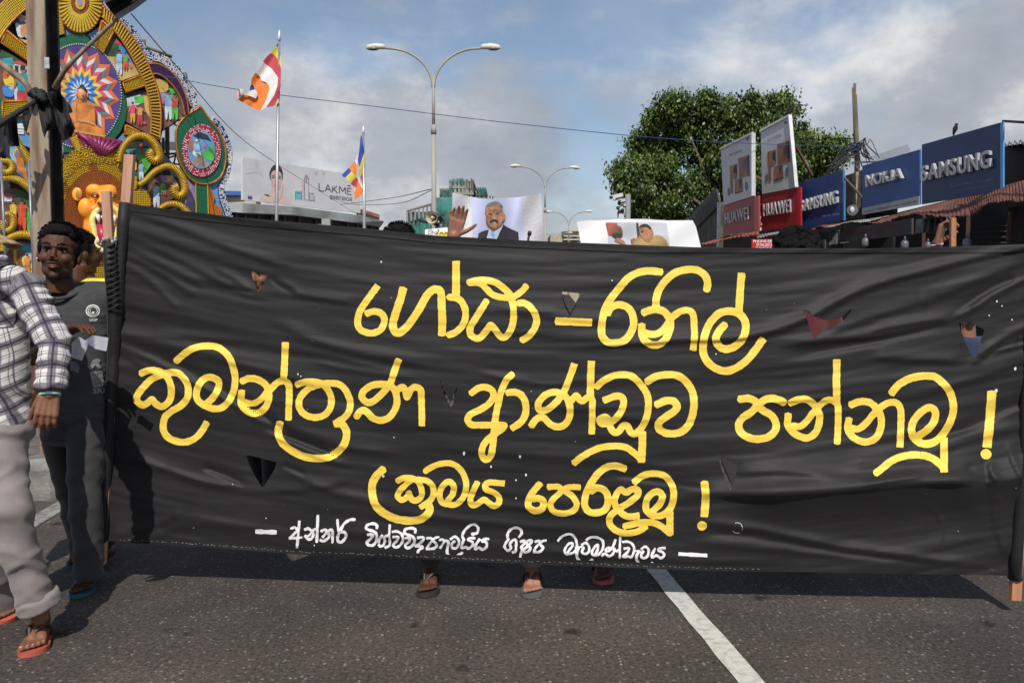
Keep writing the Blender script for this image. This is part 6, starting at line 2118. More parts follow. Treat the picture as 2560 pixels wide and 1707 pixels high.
for x in (40, 200, 380, 520):
 a = Q(x, 640, -.5)
 g.tube([(a.x, a.y, -.02), a], .06, 6)
g.build('support_post', mat('bamboo', (.14, .11, .07), .8), arch)
def band(name, outer, inner, h, th, m, parent=None):
 """closed plate between an outer and an inner polyline of equal count"""
 g = MB()
 n = len(outer)
 O = [Q(x, y, h) for x, y in outer]
 I = [Q(x, y, h) for x, y in inner]
 for i in range(n - 1):
  g.slab([O[i], O[i + 1], I[i + 1], I[i]], -TNRM * th)
 o = g.build(name, m, parent or arch)
 normals_out(o)
 return o
def resamp(pts, n):
 c = np.array(catm(pts, 8))
 d = np.r_[0, np.cumsum(np.hypot(*(np.diff(c, axis=0).T)))]
 t = np.linspace(0, d[-1], n)
 return list(zip(np.interp(t, d, c[:, 0]), np.interp(t, d, c[:, 1])))
def slats(outer, inner, h, m, w=.5, sub=1, prot=.03, name='slat', parent=None, dots=0):
 """bars laid across a band; joined, too small to pick apart"""
 g = MB()
 for a, b in zip(outer, inner):
  pa, pb = Q(a[0], a[1], h), Q(b[0], b[1], h)
  if dots:
   for k in range(dots):
    p = pa.lerp(pb, (k + .5) / dots)
    g.bar(p - (pb - pa) * (.28 / dots), p + (pb - pa) * (.28 / dots), w, prot, TNRM)
  else:
   g.bar(pa.lerp(pb, .05), pa.lerp(pb, .95), w, prot, TNRM)
 o = g.build(name, m, parent or arch)
 o['kind'] = 'stuff'
 return o
def studs(pts, h, m, r=.012, name='studs', parent=None):
 g = MB()
 ux, uz = TDIR, Vector((0, 0, 1))
 for x, y in pts:
  c = Q(x, y, h)
  k = len(g.v)
  g.v.extend([tuple(c + ux * r), tuple(c + uz * r), tuple(c - ux * r), tuple(c - uz * r), tuple(c + TNRM * r)])
  for i in range(4):
   g.f.append((k + i, k + (i + 1) % 4, k + 4))
   g.mi.append(0)
 o = g.build(name, m, parent or arch)
 o['kind'] = 'stuff'
 return o
rnd = random.Random(5)
def slatband(outer, inner, n, base, bar, w=.03, h=.12, dots=0, name='gold_band', edge=True):
 O, I = resamp(outer, n), resamp(inner, n)
 b = band(name, O, I, h, .16, base)
 slats(O[1:-1], I[1:-1], h + .012, bar, w, dots=dots, parent=b)
 if edge:
  for q in (O, I):
   g = MB()
   g.tube([Q(x, y, h + .01) for x, y in q], .022, 6)
   g.build('edge_rope', mG['orange'], b, True)
 return b
slatband(zz([(935, 55), (1080, 180), (1200, 320), (1300, 470), (1380, 640), (1440, 800), (1470, 950), (1478, 1100), (1465, 1290)], Z1),
         zz([(935, 150), (1050, 285), (1150, 420), (1230, 560), (1300, 700), (1355, 850), (1380, 980), (1388, 1120), (1380, 1250)], Z1), 46, mG['brown'], mG['brass'], .020)
slatband(zz([(-60, 130), (60, 0), (200, -80), (330, -130)], Z1), zz([(-40, 420), (60, 260), (160, 150), (290, 40)], Z1), 30, mG['brown'], mG['brass'], .024, dots=9)
slatband(zz([(455, -20), (465, 150), (490, 350)], Z1), zz([(525, -20), (560, 160), (590, 320)], Z1), 26, mG['dgreen'], mG['brass'], .016, .10)
def checker(quad, nu, nv, m=None, bar=None, h=.11):
 b = plate('checker_panel', quad, h, .1, m or mG['dgreen'])
 pts = []
 a, b_, c, d = [np.array(q, float) for q in quad]
 for i in range(nu):
  for j in range(nv):
   u, v = (i + .5) / nu, (j + .5) / nv
   pts.append(tuple((a * (1 - u) + b_ * u) * (1 - v) + (d * (1 - u) + c * u) * v))
 studs(pts, h + .003, bar or mG['brass'], .018, parent=b)
 g = MB()
 q = [Q(x, y, h + .01) for x, y in quad]
 g.tube(q + [q[0]], .022, 5)
 g.build('edge_rope', mG['orange'], b, True)
checker(zz([(1130, 760), (1300, 690), (1330, 790), (1150, 850)], Z1), 13, 7)
checker(zz([(935, 190), (1045, 290), (945, 490), (880, 430)], Z1), 8, 14)
checker(zz([(60, 280), (285, 470), (285, 585), (10, 390)], Z1), 16, 8)
checker(zz([(25, 935), (265, 925), (262, 1045), (15, 1110)], Z1), 16, 9)
checker(zz([(1155, 1150), (1285, 1210), (1250, 1245), (1140, 1235)], Z1), 9, 5)
bo = zz([(930, -10), (1090, 125), (1200, 220), (1280, 320), (1340, 430), (1400, 490), (1480, 500), (1580, 560), (1680, 660), (1750, 780), (1800, 900), (1810, 1000), (1775, 1040)], Z1)
bi = zz([(930, 90), (1050, 190), (1140, 290), (1220, 400), (1290, 520), (1350, 575), (1450, 565), (1540, 620), (1620, 710), (1690, 830), (1740, 940), (1755, 1010), (1740, 1050)], Z1)
B1 = band('blue_band', resamp(bo, 60), resamp(bi, 60), .05, .16, mG['blue'])
O, I = resamp(bo, 130), resamp(bi, 130)
pts = []
for i, (a, b) in enumerate(zip(O, I)):
 for k in range(5):
  if rnd.random() < .72:
   t = .08 + .21 * k + (i % 2) * .05
   pts.append((a[0] * (1 - t) + b[0] * t, a[1] * (1 - t) + b[1] * t))
studs(pts, .055, mG['silver'], .020, parent=B1)
bo2 = [(523, 295), (539, 294), (552, 308), (565, 330), (579, 366), (581, 400), (573, 441), (565, 456), (562, 470), (565, 491), (573, 516), (590, 560)]
bi2 = [(520, 300), (528, 310), (538, 325), (549, 345), (561, 372), (566, 405), (560, 436), (549, 455), (545, 472), (547, 495), (555, 520), (570, 560)]
B2 = band('blue_band', resamp(bo2, 50), resamp(bi2, 50), .03, .16, mG['blue'])
O, I = resamp(bo2, 120), resamp(bi2, 120)
pts = [(a[0] * (1 - t) + b[0] * t, a[1] * (1 - t) + b[1] * t) for a, b in zip(O, I) for t in (.1, .32, .54, .76) if rnd.random() < .6]
studs(pts, .035, mG['silver'], .020, parent=B2)
slatband(zz([(1340, 590), (1450, 590), (1560, 650), (1650, 760), (1710, 900), (1735, 1060)], Z1), zz([(1380, 690), (1450, 680), (1530, 730), (1610, 820), (1670, 930), (1700, 1070)], Z1), 50, mG['purple'], mG['purple'], .014, .10, name='purple_band')
def person2(cx, base, h, body, legs, skin='brn', hair='hair', lean=0, arm=1, hh=.094, parent=None):
 """small painted figure standing at pixel (cx, base), height h px"""
 e = hh
 k = h
 def q(pts):
  return [(cx + x * k + lean * (1 - y) * k, base - y * k) for x, y in pts]
 flat('painted_legs', [q(smoothp([(-.10, .50), (.10, .50), (.12, .20), (.10, 0), (.03, 0), (.0, .30), (-.04, 0), (-.10, 0), (-.12, .25)], 2))], e, mP[legs], parent)
 flat('painted_body', [q(smoothp([(-.12, .80), (.12, .80), (.11, .60), (.10, .46), (-.10, .46), (-.11, .60)], 2))], e + .004, mP[body], parent)
 flat('painted_arm', [q([(-.13, .80), (-.09, .78), (-.10 - .06 * arm, .52), (-.14 - .06 * arm, .50)])], e + .007, mP[skin], parent)
 flat('painted_arm', [q([(.13, .80), (.09, .78), (.12 + .09 * arm, .60), (.16 + .10 * arm, .62)])], e + .0085, mP[skin], parent)
 flat('painted_head', [q(ell(0, .90, .058, .075, 10))], e + .007, mP[skin], parent)
 flat('painted_hair', [q(ell(0, .935, .06, .055, 10))], e + .010, mP[hair], parent)
def panel(quadpts, items, Z=Z1, m='mar', h=.06):
 pl = plate('painted_panel', zz(quadpts, Z), h, .05, mP[m])
 for mm, poly, hh in items:
  flat('painted_shape', [zz(poly, Z)], h + hh, mP[mm], pl)
 return pl
pl = panel([(1050, 310), (1180, 480), (1290, 680), (1110, 745), (1060, 650), (940, 500)], [('dkg', [(1050, 310), (1180, 480), (1100, 520), (1020, 560), (960, 520), (980, 430)], .004), ('tan', [(960, 520), (1180, 530), (1290, 680), (1110, 745), (1060, 650)], .006), ('bl1', [(1090, 410), (1140, 440), (1220, 590), (1100, 520)], .008), ('rd', [(1050, 395), (1070, 365), (1140, 430)], .010), ('pnum', ell(1200, 617, 13, 16, 10), .02)])
person2(298, 186, 62, 'lw', 'cl', parent=pl)
person2(314, 174, 44, 'leaf', 'red', parent=pl, arm=.4)
pl = panel([(1155, 860), (1350, 820), (1375, 980), (1380, 1235), (1260, 1180), (1160, 1120)], [('cl', [(1160, 870), (1290, 850), (1290, 960), (1170, 980)], .004), ('leaf', [(1230, 890), (1320, 880), (1320, 950), (1240, 950)], .006), ('yl', [(1320, 880), (1360, 880), (1376, 1080), (1330, 1010)], .008), ('dk', [(1155, 860), (1350, 820), (1352, 850), (1158, 900)], .009)])
person2(332, 306, 52, 'pnum', 'ye2', skin='skin', parent=pl)
person2(350, 312, 52, 'skin', 'rd', parent=pl)
flat('painted_number', [zz([(1312, 1115), (1317, 1115), (1317, 1142), (1312, 1142)], Z1), zz(ell(1330, 1128, 10, 14, 10), Z1)], .09, mP['pnum'], pl)
pl = panel([(1390, 690), (1500, 690), (1600, 790), (1670, 930), (1695, 1060), (1490, 1190), (1480, 1000)], [('yl', [(1400, 710), (1500, 720), (1550, 760), (1550, 840), (1430, 860)], .004), ('dkg', [(1540, 740), (1600, 800), (1670, 940), (1620, 1000), (1550, 860)], .006), ('leaf', [(1550, 810), (1600, 820), (1640, 900), (1570, 880)], .008), ('dk', [(1390, 690), (1500, 690), (1560, 750), (1400, 712)], .007), ('lil', [(1440, 860), (1550, 850), (1560, 960), (1470, 1000)], .005)])
person2(421, 298, 74, 'lw', 'cl', parent=pl)
person2(437, 298, 66, 'rd', 'leaf', parent=pl, arm=-.5)
flat('painted_number', [zz(ell(1490, 940, 12, 16, 8), Z1)], .09, mP['pnum'], pl)
pl = panel([(190, 340), (250, 200), (470, 40), (520, 500), (300, 470)], [('dkg', [(200, 360), (330, 330), (360, 500), (290, 470)], .004), ('ye1', [(300, 230), (500, 300), (500, 325), (290, 250)], .006), ('lil', [(270, 250), (480, 320), (480, 450), (350, 400)], .005)], ZL, 'dk')
flat('painted_shape', [zz(smoothp([(255, 400), (300, 385), (350, 420), (440, 440), (490, 500), (500, 660), (440, 640), (400, 600), (350, 620), (290, 580)]), ZL)], .07, mP['cl'], pl)
flat('painted_shape', [zz(smoothp([(330, 460), (370, 440), (430, 470), (420, 560), (370, 620), (340, 560)]), ZL)], .074, mP['skin'], pl)
flat('painted_head', [zz(ell(390, 405, 36, 48, 12), ZL)], .078, mP['skin'], pl)
flat('painted_hair', [zz(ell(382, 375, 38, 28, 12), ZL)], .081, mP['hair'], pl)
flat('painted_shape', [zz([(310, 630), (500, 680), (500, 760), (400, 700)], ZL)], .075, mP['yl'], pl)
pl = panel([(-20, 800), (480, 1040), (510, 1100), (470, 1840), (-20, 1850)], [('dkg', [(0, 800), (250, 930), (240, 1120), (0, 1060)], .004), ('tl', [(30, 960), (200, 940), (230, 1080), (60, 1070)], .006), ('cl', [(200, 1040), (480, 1100), (480, 1300), (230, 1230)], .005), ('or2', [(170, 1020), (330, 1000), (480, 1080), (480, 1100)], .008), ('dk', [(240, 1070), (300, 1080), (300, 1240), (250, 1230)], .009)], ZL, 'mar')
person2(57, 282, 120, 'tl', 'rd', parent=pl)
for mm, poly in (('ye1', [(60, 1240), (150, 1230), (230, 1300), (220, 1400), (100, 1400), (60, 1330)]), ('red', [(50, 1200), (110, 1180), (160, 1230), (120, 1290), (60, 1290)]), ('cl', [(120, 1380), (260, 1380), (300, 1560), (290, 1680), (250, 1660), (220, 1500), (120, 1440)]), ('bl1', [(50, 1410), (220, 1440), (210, 1580), (70, 1560)])):
 flat('painted_shape', [zz(smoothp(poly, 3), ZL)], .085, mP[mm], pl)
flat('painted_head', [zz(ell(100, 1180, 42, 45, 12), ZL)], .09, mP['brn'], pl)
sb = plate('sunburst_wheel', zz(ell(735, 40, 205, 268, 44), Z1), .12, .1, mG['orange'])
g = MB()
for k in range(40):
 a = 2 * math.pi * k / 40
 c, s = math.cos(a), math.sin(a)
 p0 = zz([(735 + 85 * c, 30 + 105 * s)], Z1)[0]
 p1 = zz([(735 + 198 * c, 40 + 260 * s)], Z1)[0]
 g.bar(Q(*p0, .13), Q(*p1, .13), .030, .05, TNRM)
g.build('ray', mG['brass'], sb)['kind'] = 'stuff'
plate('wheel_hub', zz(ell(735, 30, 82, 105, 28), Z1), .15, .06, mG['brown'], sb)
plate('wheel_hub_ring', zz(ell(737, 28, 45, 62, 24), Z1), .17, .04, mG['brass'], sb)
plate('wheel_hub_centre', zz(ell(733, 22, 24, 36, 20), Z1), .18, .04, mP['lil'], sb)
flat('blue_field', [zz([(540, 120), (620, 240), (730, 330), (590, 330)], Z1), zz([(800, 320), (930, 240), (880, 430), (830, 350)], Z1), zz([(1130, 1225), (1200, 1225), (1130, 1300), (1080, 1280)], Z1)], .05, mP['sky'])
go = zz([(350, 620), (400, 470), (480, 385), (600, 335), (680, 295), (728, 240), (770, 300), (840, 385), (960, 520), (1060, 655), (1110, 780), (1150, 900), (1165, 1000), (1150, 1110), (1105, 1210), (1040, 1290), (900, 1380), (760, 1400), (560, 1400), (420, 1300), (350, 1150), (320, 900), (350, 620)], Z1)
CX, CY = 197, 240
plate('green_ring', go, .09, .12, mG['green'])
disc = plate('star_disc', [(CX + 105 * math.cos(a), CY + 127 * math.sin(a)) for a in [k * math.pi / 30 for k in range(60)]], .10, .05, mP['indigo'])
studs([(CX + 107 * math.cos(a), CY + 129 * math.sin(a)) for a in [k * math.pi / 60 for k in range(120)]], .105, mG['silver'], .018, parent=disc)
SX, SY = 202, 228
rad = [(102, 82), (88, 70), (74, 57), (58, 44), (45, 32), (30, 20), (0, 0)]
cols = [('or1', 'or2'), ('wh', 'gr'), ('pk1', 'pk2'), ('ye1', 'ye2'), ('bl1', 'bl2'), ('wh', 'bl1')]
NS = 16
for k in range(6):
 for side in (0, 1):
  polys = []
  for i in range(NS):
   a0 = 2 * math.pi * (i + .25) / NS
   a1 = a0 + math.pi / NS * (1 if side else -1)
   def pp(r, a):
    cx = SX + (CX - SX) * r / 105
    cy = SY + (CY - SY) * r / 105
    rr = r
    return (cx + rr * math.cos(a) * 1.0, cy + rr * 1.2 * math.sin(a))
   A, B = pp(rad[k][0], a0), pp(rad[k][1], a1)
   C, D = pp(rad[k + 1][1], a1), pp(rad[k + 1][0], a0)
   polys.append([A, B, C, D])
  flat('star_facet', polys, .105 + .006 * k, mP[cols[k][side]], disc)['kind'] = 'stuff'
bud = plate('seated_figure', zz(smoothp([(690, 1190), (680, 1130), (640, 1060), (655, 1040), (700, 1100), (690, 1000), (655, 960), (665, 935), (720, 915), (780, 915), (840, 945), (870, 1000), (875, 1090), (880, 1150), (940, 1190), (965, 1250), (900, 1255), (800, 1230), (700, 1205)], 3), Z1), .17, .08, mP['robe'])
plate('bare_arm', zz(smoothp([(655, 960), (680, 935), (700, 950), (695, 1040), (700, 1120), (680, 1110), (660, 1040)], 3), Z1), .18, .05, mP['skin'], bud)
plate('hands', zz(smoothp([(720, 1100), (790, 1095), (850, 1130), (870, 1155), (800, 1130), (740, 1120)], 3), Z1), .185, .04, mP['skin'], bud)
plate('neck', zz([(735, 900), (782, 900), (790, 940), (730, 935)], Z1), .18, .05, mP['skin'], bud)
hd = zz([(752, 870)], Z1)[0]
g = MB()
c = Q(hd[0], hd[1], .16)
g.ball(c, (.085, .08, .135), 14, 10)
o = g.build('head', mP['skin'], bud, True)
g = MB()
g.ball(c + Vector((0, .02, .07)), (.088, .08, .09), 12, 8)
g.ball(c + Vector((0, .02, .165)), (.04, .04, .035), 10, 6)
g.build('hair', mP['hair'], bud, True)
for s in (-1, 1):
 g = MB()
 g.ball(c + TDIR * s * .09 + TNRM * .01, (.018, .02, .06), 8, 6)
 g.build('ear', mP['skin'], bud, True)
g = MB()
g.ball(c + TNRM * .085 + Vector((0, 0, -.02)), (.014, .02, .03), 8, 6)
g.build('nose', mP['skin'], bud, True)
lot = plate('lotus_seat', zz([(680, 1205), (960, 1255), (1115, 1290), (1090, 1330), (1060, 1390), (1000, 1420), (920, 1430), (850, 1410), (790, 1380), (770, 1330), (730, 1260)], Z1), .16, .1, mG['mag'])
for k in range(9):
 u = k / 8
 x0, y0 = 700 + 400 * u, 1215 + 90 * u
 g = MB()
 g.tube([Q(*zz([(x0 + 10, y0)], Z1)[0], .17), Q(*zz([(820 + 180 * u, y0 + 80)], Z1)[0], .2), Q(*zz([(900 + 50 * u, 1425)], Z1)[0], .17)], [.03, .055, .02], 7)
 g.build('petal', mG['mag'], lot, True)
flat('gold_rim', [zz([(680, 1195), (960, 1245), (965, 1262), (680, 1212)], Z1)], .175, mG['brass'], lot)
plate('orange_wing', zz([(640, 1240), (700, 1220), (760, 1330), (850, 1420), (740, 1420), (680, 1330)], Z1), .12, .06, mG['orange'])
plate('orange_wing', zz([(1115, 1290), (1100, 1400), (1080, 1470), (1000, 1430), (1060, 1380)], Z1), .12, .06, mG['orange'])
lion = empty('lion_mask', Q(250, 560, .3), 'roaring orange lion mask with open red mouth in a golden mane on the festival arch', 'mask')
def mane(cx, cy, rx, ry, h, m, n, lob, name, a0=0, a1=360, parent=lion):
 pts = []
 N_ = n * 6
 for k in range(N_):
  a = 2 * math.pi * k / N_
  r = 1 + lob * abs(math.sin(n * a / 2))
  pts.append((cx + rx * r * math.cos(a), cy + ry * r * math.sin(a)))
 return plate(name, pts, h, .08, m, parent)
mo = mane(243, 540, 112, 146, .14, mG['dgold'], 14, .08, 'mane_plate')
mi = mane(243, 545, 84, 118, .17, mG['brown'], 14, .0, 'inner_mane')
pts, pt2, pt3 = [], [], []
for r in np.linspace(.79, 1.07, 9):
 n = int(150 * r)
 for k in range(n):
  a = 2 * math.pi * (k + .5 * (int(r * 100) % 2)) / n
  p = (243 + 112 * r * math.cos(a), 540 + 146 * r * math.sin(a))
  if p[1] < 720 and p[0] < 352:
   (pts if (int(k / n * 28) % 4) or r > .96 else pt2).append(p)
for r in np.linspace(.5, .76, 9):
 n = int(150 * r)
 for k in range(n):
  a = 2 * math.pi * k / n
  pt3.append((243 + 112 * r * math.cos(a), 545 + 150 * r * math.sin(a)))
studs(pts, .145, mG['brass'], .020, parent=mo)
studs(pt2, .145, mG['orange'], .022, parent=mo)
studs(pt3, .172, mG['orange'], .013, parent=mi)
for cx, cy, r in ((168, 418, 20), (190, 398, 20), (216, 388, 22), (246, 385, 22), (276, 387, 22), (303, 398, 20), (153, 440, 16)):
 s = plate('mane_lobe', ell(cx, cy, r, r * 1.15, 20), .16, .06, mG['dgold'], lion)
 studs([(cx + q * math.cos(a), cy + q * 1.15 * math.sin(a)) for q in (r * .9, r * .68, r * .45, r * .2) for a in [k * .52 for k in range(12)]], .163, mG['brass'], .020, parent=s)
def remesh_obj(name, mb, voxel, m, parent, smooth_it=6, fac=.5):
 me = mb.mesh(name)
 bm = bmesh.new()
 bm.from_mesh(me)
 bmesh.ops.recalc_face_normals(bm, faces=bm.faces)
 bm.to_mesh(me)
 bm.free()
 o = bpy.data.objects.new(name, me)
 COL.objects.link(o)
 r = o.modifiers.new('r', 'REMESH')
 r.mode = 'VOXEL'
 r.voxel_size = voxel
 s = o.modifiers.new('s', 'SMOOTH')
 s.iterations = smooth_it
 s.factor = fac
 dg = bpy.context.evaluated_depsgraph_get()
 dg.update()
 me2 = bpy.data.meshes.new_from_object(o.evaluated_get(dg))
 o.modifiers.clear()
 o.data = me2
 bpy.data.meshes.remove(me)
 me2.name = name
 me2.polygons.foreach_set('use_smooth', [True] * len(me2.polygons))
 if m is not None:
  for q in (m if isinstance(m, (list, tuple)) else [m]):
   me2.materials.append(q)
 if parent is not None:
  o.parent = parent
  o.matrix_parent_inverse = parent.matrix_world.inverted()
 return o
def zq(x, y, h):
 return Q(x / 4.9, 400 + y / 4.9, h)
sc = (Q(100, 500) - Q(101, 500)).length / 4.9
m_lion = mat('lion_orange', (.78, .24, .015), .5, 0, 1.6, 0, col2=(.92, .40, .03), cpos=(.35, .65))
m_lip = mat('lion_pale_lip', (.80, .70, .14), .5, 0, 4, 0, col2=(.90, .84, .5), cpos=(.4, .7))
g = MB()
def lb(x, y, h, rx, ry, rz=None):
 g.ball(zq(x, y, h), (rx * sc, (rz or min(rx, ry)) * sc, ry * sc), 16, 10)
for q in ((1240, 700, .24, 285, 330, 150), (1250, 420, .30, 230, 130, 150), (1240, 1000, .30, 130, 170, 130), (1150, 365, .40, 120, 90, 70), (1340, 365, .40, 115, 85, 70), (1245, 470, .46, 75, 130, 70),
          (1050, 590, .38, 110, 150, 90), (1430, 600, .34, 95, 150, 80), (1120, 830, .36, 120, 230, 80), (1400, 860, .34, 110, 230, 80), (1240, 545, .56, 70, 45, 45), (1160, 610, .46, 80, 70, 60), (1340, 600, .44, 80, 65, 60)):
 lb(*q)
remesh_obj('face', g, .030, m_lion, lion, 14)
g = MB()
mouth = [(1170, 640), (1230, 575), (1320, 560), (1420, 610), (1470, 680), (1450, 850), (1410, 1000), (1330, 1090), (1240, 1100), (1190, 1040), (1160, 880), (1130, 740), (1170, 640)]
g.tube([zq(x, y, .50) for x, y in catm(mouth, 4)], 42 * sc, 10)
g.build('lips', m_lip, lion, True)
g = MB()
g.slab([zq(x, y, .49) for x, y in catm(mouth, 3)[:-1]], -TNRM * .05)
normals_out(g.build('mouth', mat('mouth_dark_red', (.16, .012, .03), .5, .3, 5), lion))
g = MB()
g.tube([zq(1240, 800, .51), zq(1260, 950, .55), zq(1300, 1040, .55)], [70 * sc, 75 * sc, 60 * sc], 12)
g.build('tongue', mat('tongue_crimson', (.38, .02, .07), .35, .2, 5), lion, True)
m_fang = mat('fang_white', (.78, .76, .70), .4, .05, 5)
for (x, y, x2, y2, r) in [(1195, 670, 1218, 780, 30), (1400, 680, 1405, 780, 28), (1205, 1020, 1200, 910, 26), (1390, 1020, 1400, 920, 24), (1245, 690, 1250, 720, 16), (1290, 690, 1290, 720, 14), (1240, 1040, 1240, 1005, 16), (1290, 1045, 1290, 1010, 14)]:
 g = MB()
 g.tube([zq(x, y, .56), zq((x + x2) / 2, (y + y2) / 2, .57), zq(x2, y2, .56)], [r * sc, r * .8 * sc, 3 * sc], 8)
 g.build('fang', m_fang, lion, True)
for x, y in ((1160, 430), (1375, 430)):
 g = MB()
 g.ball(zq(x, y, .50), (58 * sc, 30 * sc, 36 * sc), 14, 10)
 e_ = g.build('eye_socket', mat('eye_brown', (.20, .05, .02), .4, .2, 6), lion, True)
 g = MB()
 g.ball(zq(x + 4, y + 14, .53), (16 * sc, 14 * sc, 9 * sc), 12, 8)
 p_ = g.build('eye_white', m_fang, e_, True)
g = MB()
g.tube([zq(1200, 530, .62), zq(1240, 545, .65), zq(1290, 530, .62)], [22 * sc, 32 * sc, 22 * sc], 10)
g.build('nose', mat('nose_dark', (.10, .03, .015), .4), lion, True)
g = MB()
g.ball(zq(945, 420, .30), (72 * sc, 25 * sc, 95 * sc), 16, 10)
e_ = g.build('ear', m_lion, lion, True)
g = MB()
g.ball(zq(965, 425, .34), (46 * sc, 20 * sc, 66 * sc), 14, 8)
g.build('inner_ear', mat('ear_inside', (.42, .20, .03), .6), e_, True)
def scroll(pts, Z, r0, r1, h, name='golden_scroll', flat_=.5):
 c = zz(pts, Z)
 n = int(sum(math.hypot(c[i + 1][0] - c[i][0], c[i + 1][1] - c[i][1]) for i in range(len(c) - 1)) / 3.5)
 c = resamp(c, n)
 sp = (Q(100, 400) - Q(101, 400)).length
 root = MB()
 P3 = [Q(x, y, h) for x, y in c]
 rs = [(r0 + (r1 - r0) * k / (n - 1)) * sp for k in range(n)]
 root.tube(P3, rs, 10)
 o = root.build(name, mG['gold'], arch, True)
 rb = MB()
 for k in range(1, n - 1):
  d = (P3[k + 1] - P3[k - 1]).normalized()
  a = d.cross(TNRM).normalized()
  for s in range(1):
   q = []
   for t in range(7):
    th = math.pi * t / 6
    q.append(P3[k] + (a * math.cos(th) + TNRM * math.sin(th)) * rs[k] * 1.03)
   rb.tube(q, .0095, 4, caps=False)
 ob_ = rb.build('ribs', mG['brass'], o, True)
 ob_['kind'] = 'stuff'
 return o
scroll([(-20, 650), (10, 520), (60, 400), (160, 290), (290, 240), (420, 270), (520, 360), (580, 470), (590, 570), (540, 620), (470, 590), (450, 520), (500, 480)], Z8, 8, 13, .28)
scroll([(270, 990), (380, 920), (500, 800), (620, 725), (740, 700), (860, 760), (940, 870), (980, 1000), (960, 1110), (890, 1150), (820, 1100), (820, 1030), (880, 1010)], Z8, 7, 13, .28)
scroll([(560, 1370), (680, 1290), (800, 1265), (920, 1300), (1020, 1400), (1050, 1480)], Z8, 7, 11, .26)
scroll([(100, 640), (60, 720), (150, 560), (240, 760), (330, 950), (480, 1190), (560, 1330)][3:], ZM, 7, 12, .22)
scroll([(-40, 260), (80, 225), (200, 240), (310, 300), (420, 400), (450, 460)], Z2, 8, 12, .24)
scroll([(-30, 20), (60, 10), (140, 40), (160, 110), (100, 160), (20, 130), (40, 70)], Z2, 7, 11, .26)
scroll([(30, 1130), (60, 1010), (150, 940), (280, 915), (380, 930), (450, 970)], Z2, 9, 11, .24)
scroll([(40, 680), (120, 660), (170, 740), (140, 840), (60, 870), (30, 790), (90, 760)], Z2, 6, 10, .26)
scroll([(500, 490), (530, 600), (490, 700), (450, 760)], ZM, 8, 6, .22)
for pts in ([(180, 870), (250, 860), (265, 960), (250, 1040), (170, 1080)], [(175, 1100), (250, 1060), (340, 1045), (420, 1090), (465, 1200), (460, 1320), (300, 1330), (180, 1280)]):
 s = plate('golden_leaf', zz(smoothp(pts, 3), Z8), .24, .06, mG['dgold'])
 q = []
 xs = [p[0] for p in pts]
 ys = [p[1] for p in pts]
 for i in range(11):
  for j in range(10):
   x, y = min(xs) + (max(xs) - min(xs)) * (i + .5) / 11, min(ys) + (max(ys) - min(ys)) * (j + .5) / 10
   if poly_sdf(np.array([[x]]), np.array([[y]]), pts)[0, 0] < -6:
    q.append((x, y))
 studs(zz(q, Z8), .245, mG['brass'], .022, parent=s)
pl = panel([(20, 520), (80, 420), (180, 350), (300, 320), (420, 360), (500, 480), (480, 620), (420, 760), (340, 900), (200, 880), (60, 800)], [('dk', [(80, 420), (300, 320), (420, 360), (440, 420), (200, 420)], .004), ('tl', [(60, 450), (420, 420), (420, 540), (60, 560)], .005), ('leaf', smoothp([(250, 560), (330, 520), (420, 500), (480, 560), (450, 700), (350, 820), (330, 700)]), .008), ('red', [(290, 370), (330, 350), (360, 500), (320, 520)], .01)], Z8, 'dkg')
person2(353, 450, 48, 'lw', 'cl', parent=pl)
person2(336, 425, 44, 'red', 'ye1', parent=pl)
person2(327, 400, 24, 'rd', 'rd', parent=pl)
pl = panel([(440, 990), (560, 850), (680, 790), (800, 800), (880, 900), (880, 990), (800, 1030), (800, 1180), (600, 1310), (500, 1330), (440, 1180)], [('lil', [(600, 840), (780, 810), (850, 900), (860, 960), (640, 940)], .004), ('yl', [(700, 820), (790, 820), (800, 930), (700, 930)], .006), ('dk', [(640, 790), (800, 800), (880, 900), (880, 960), (800, 850), (640, 830)], .007), ('leaf', smoothp([(610, 980), (660, 960), (700, 1000), (690, 1060), (640, 1120), (600, 1100)]), .012)], Z8, 'mar')
person2(391, 520, 66, 'lw', 'cl', skin='brn', parent=pl)
flat('painted_number', [zz([(652, 1075), (664, 1075), (664, 1095), (682, 1095), (682, 1075), (694, 1075), (694, 1130), (682, 1130), (682, 1108), (664, 1108), (664, 1130), (652, 1130)], Z8)], .10, mP['pnum'], pl)
pl = panel([(520, 1180), (600, 1270), (690, 1420), (740, 1568), (520, 1568)], [('cl', [(520, 1200), (560, 1200), (620, 1300), (650, 1400), (540, 1400)], .004), ('yl', [(620, 1320), (670, 1400), (700, 1500), (640, 1460)], .006), ('dkg', [(660, 1380), (720, 1500), (700, 1560), (660, 1480)], .008)], Z1, 'mar')
person2(150, 392, 64, 'rd', 'cl', skin='skin', parent=pl)
slatband(zz([(640, 1260), (700, 1380), (760, 1480)], Z1), zz([(700, 1240), (740, 1340), (790, 1440)], Z1), 14, mG['brown'], mG['brass'], .025, .13)
pl = panel([(100, 940), (330, 930), (560, 1100), (560, 1568), (230, 1568), (200, 1300), (80, 1150)], [('lw', [(160, 960), (320, 950), (400, 1050), (420, 1500), (300, 1400), (160, 1100)], .004), ('tl', [(380, 1200), (560, 1220), (560, 1568), (440, 1568)], .005), ('ye1', ell(310, 1090, 95, 105, 20), .008), ('lil', ell(310, 1090, 75, 85, 20), .010), ('rock', smoothp([(230, 1320), (300, 1300), (390, 1380), (400, 1500), (320, 1500), (250, 1450)]), .012)], ZM, 'dk')
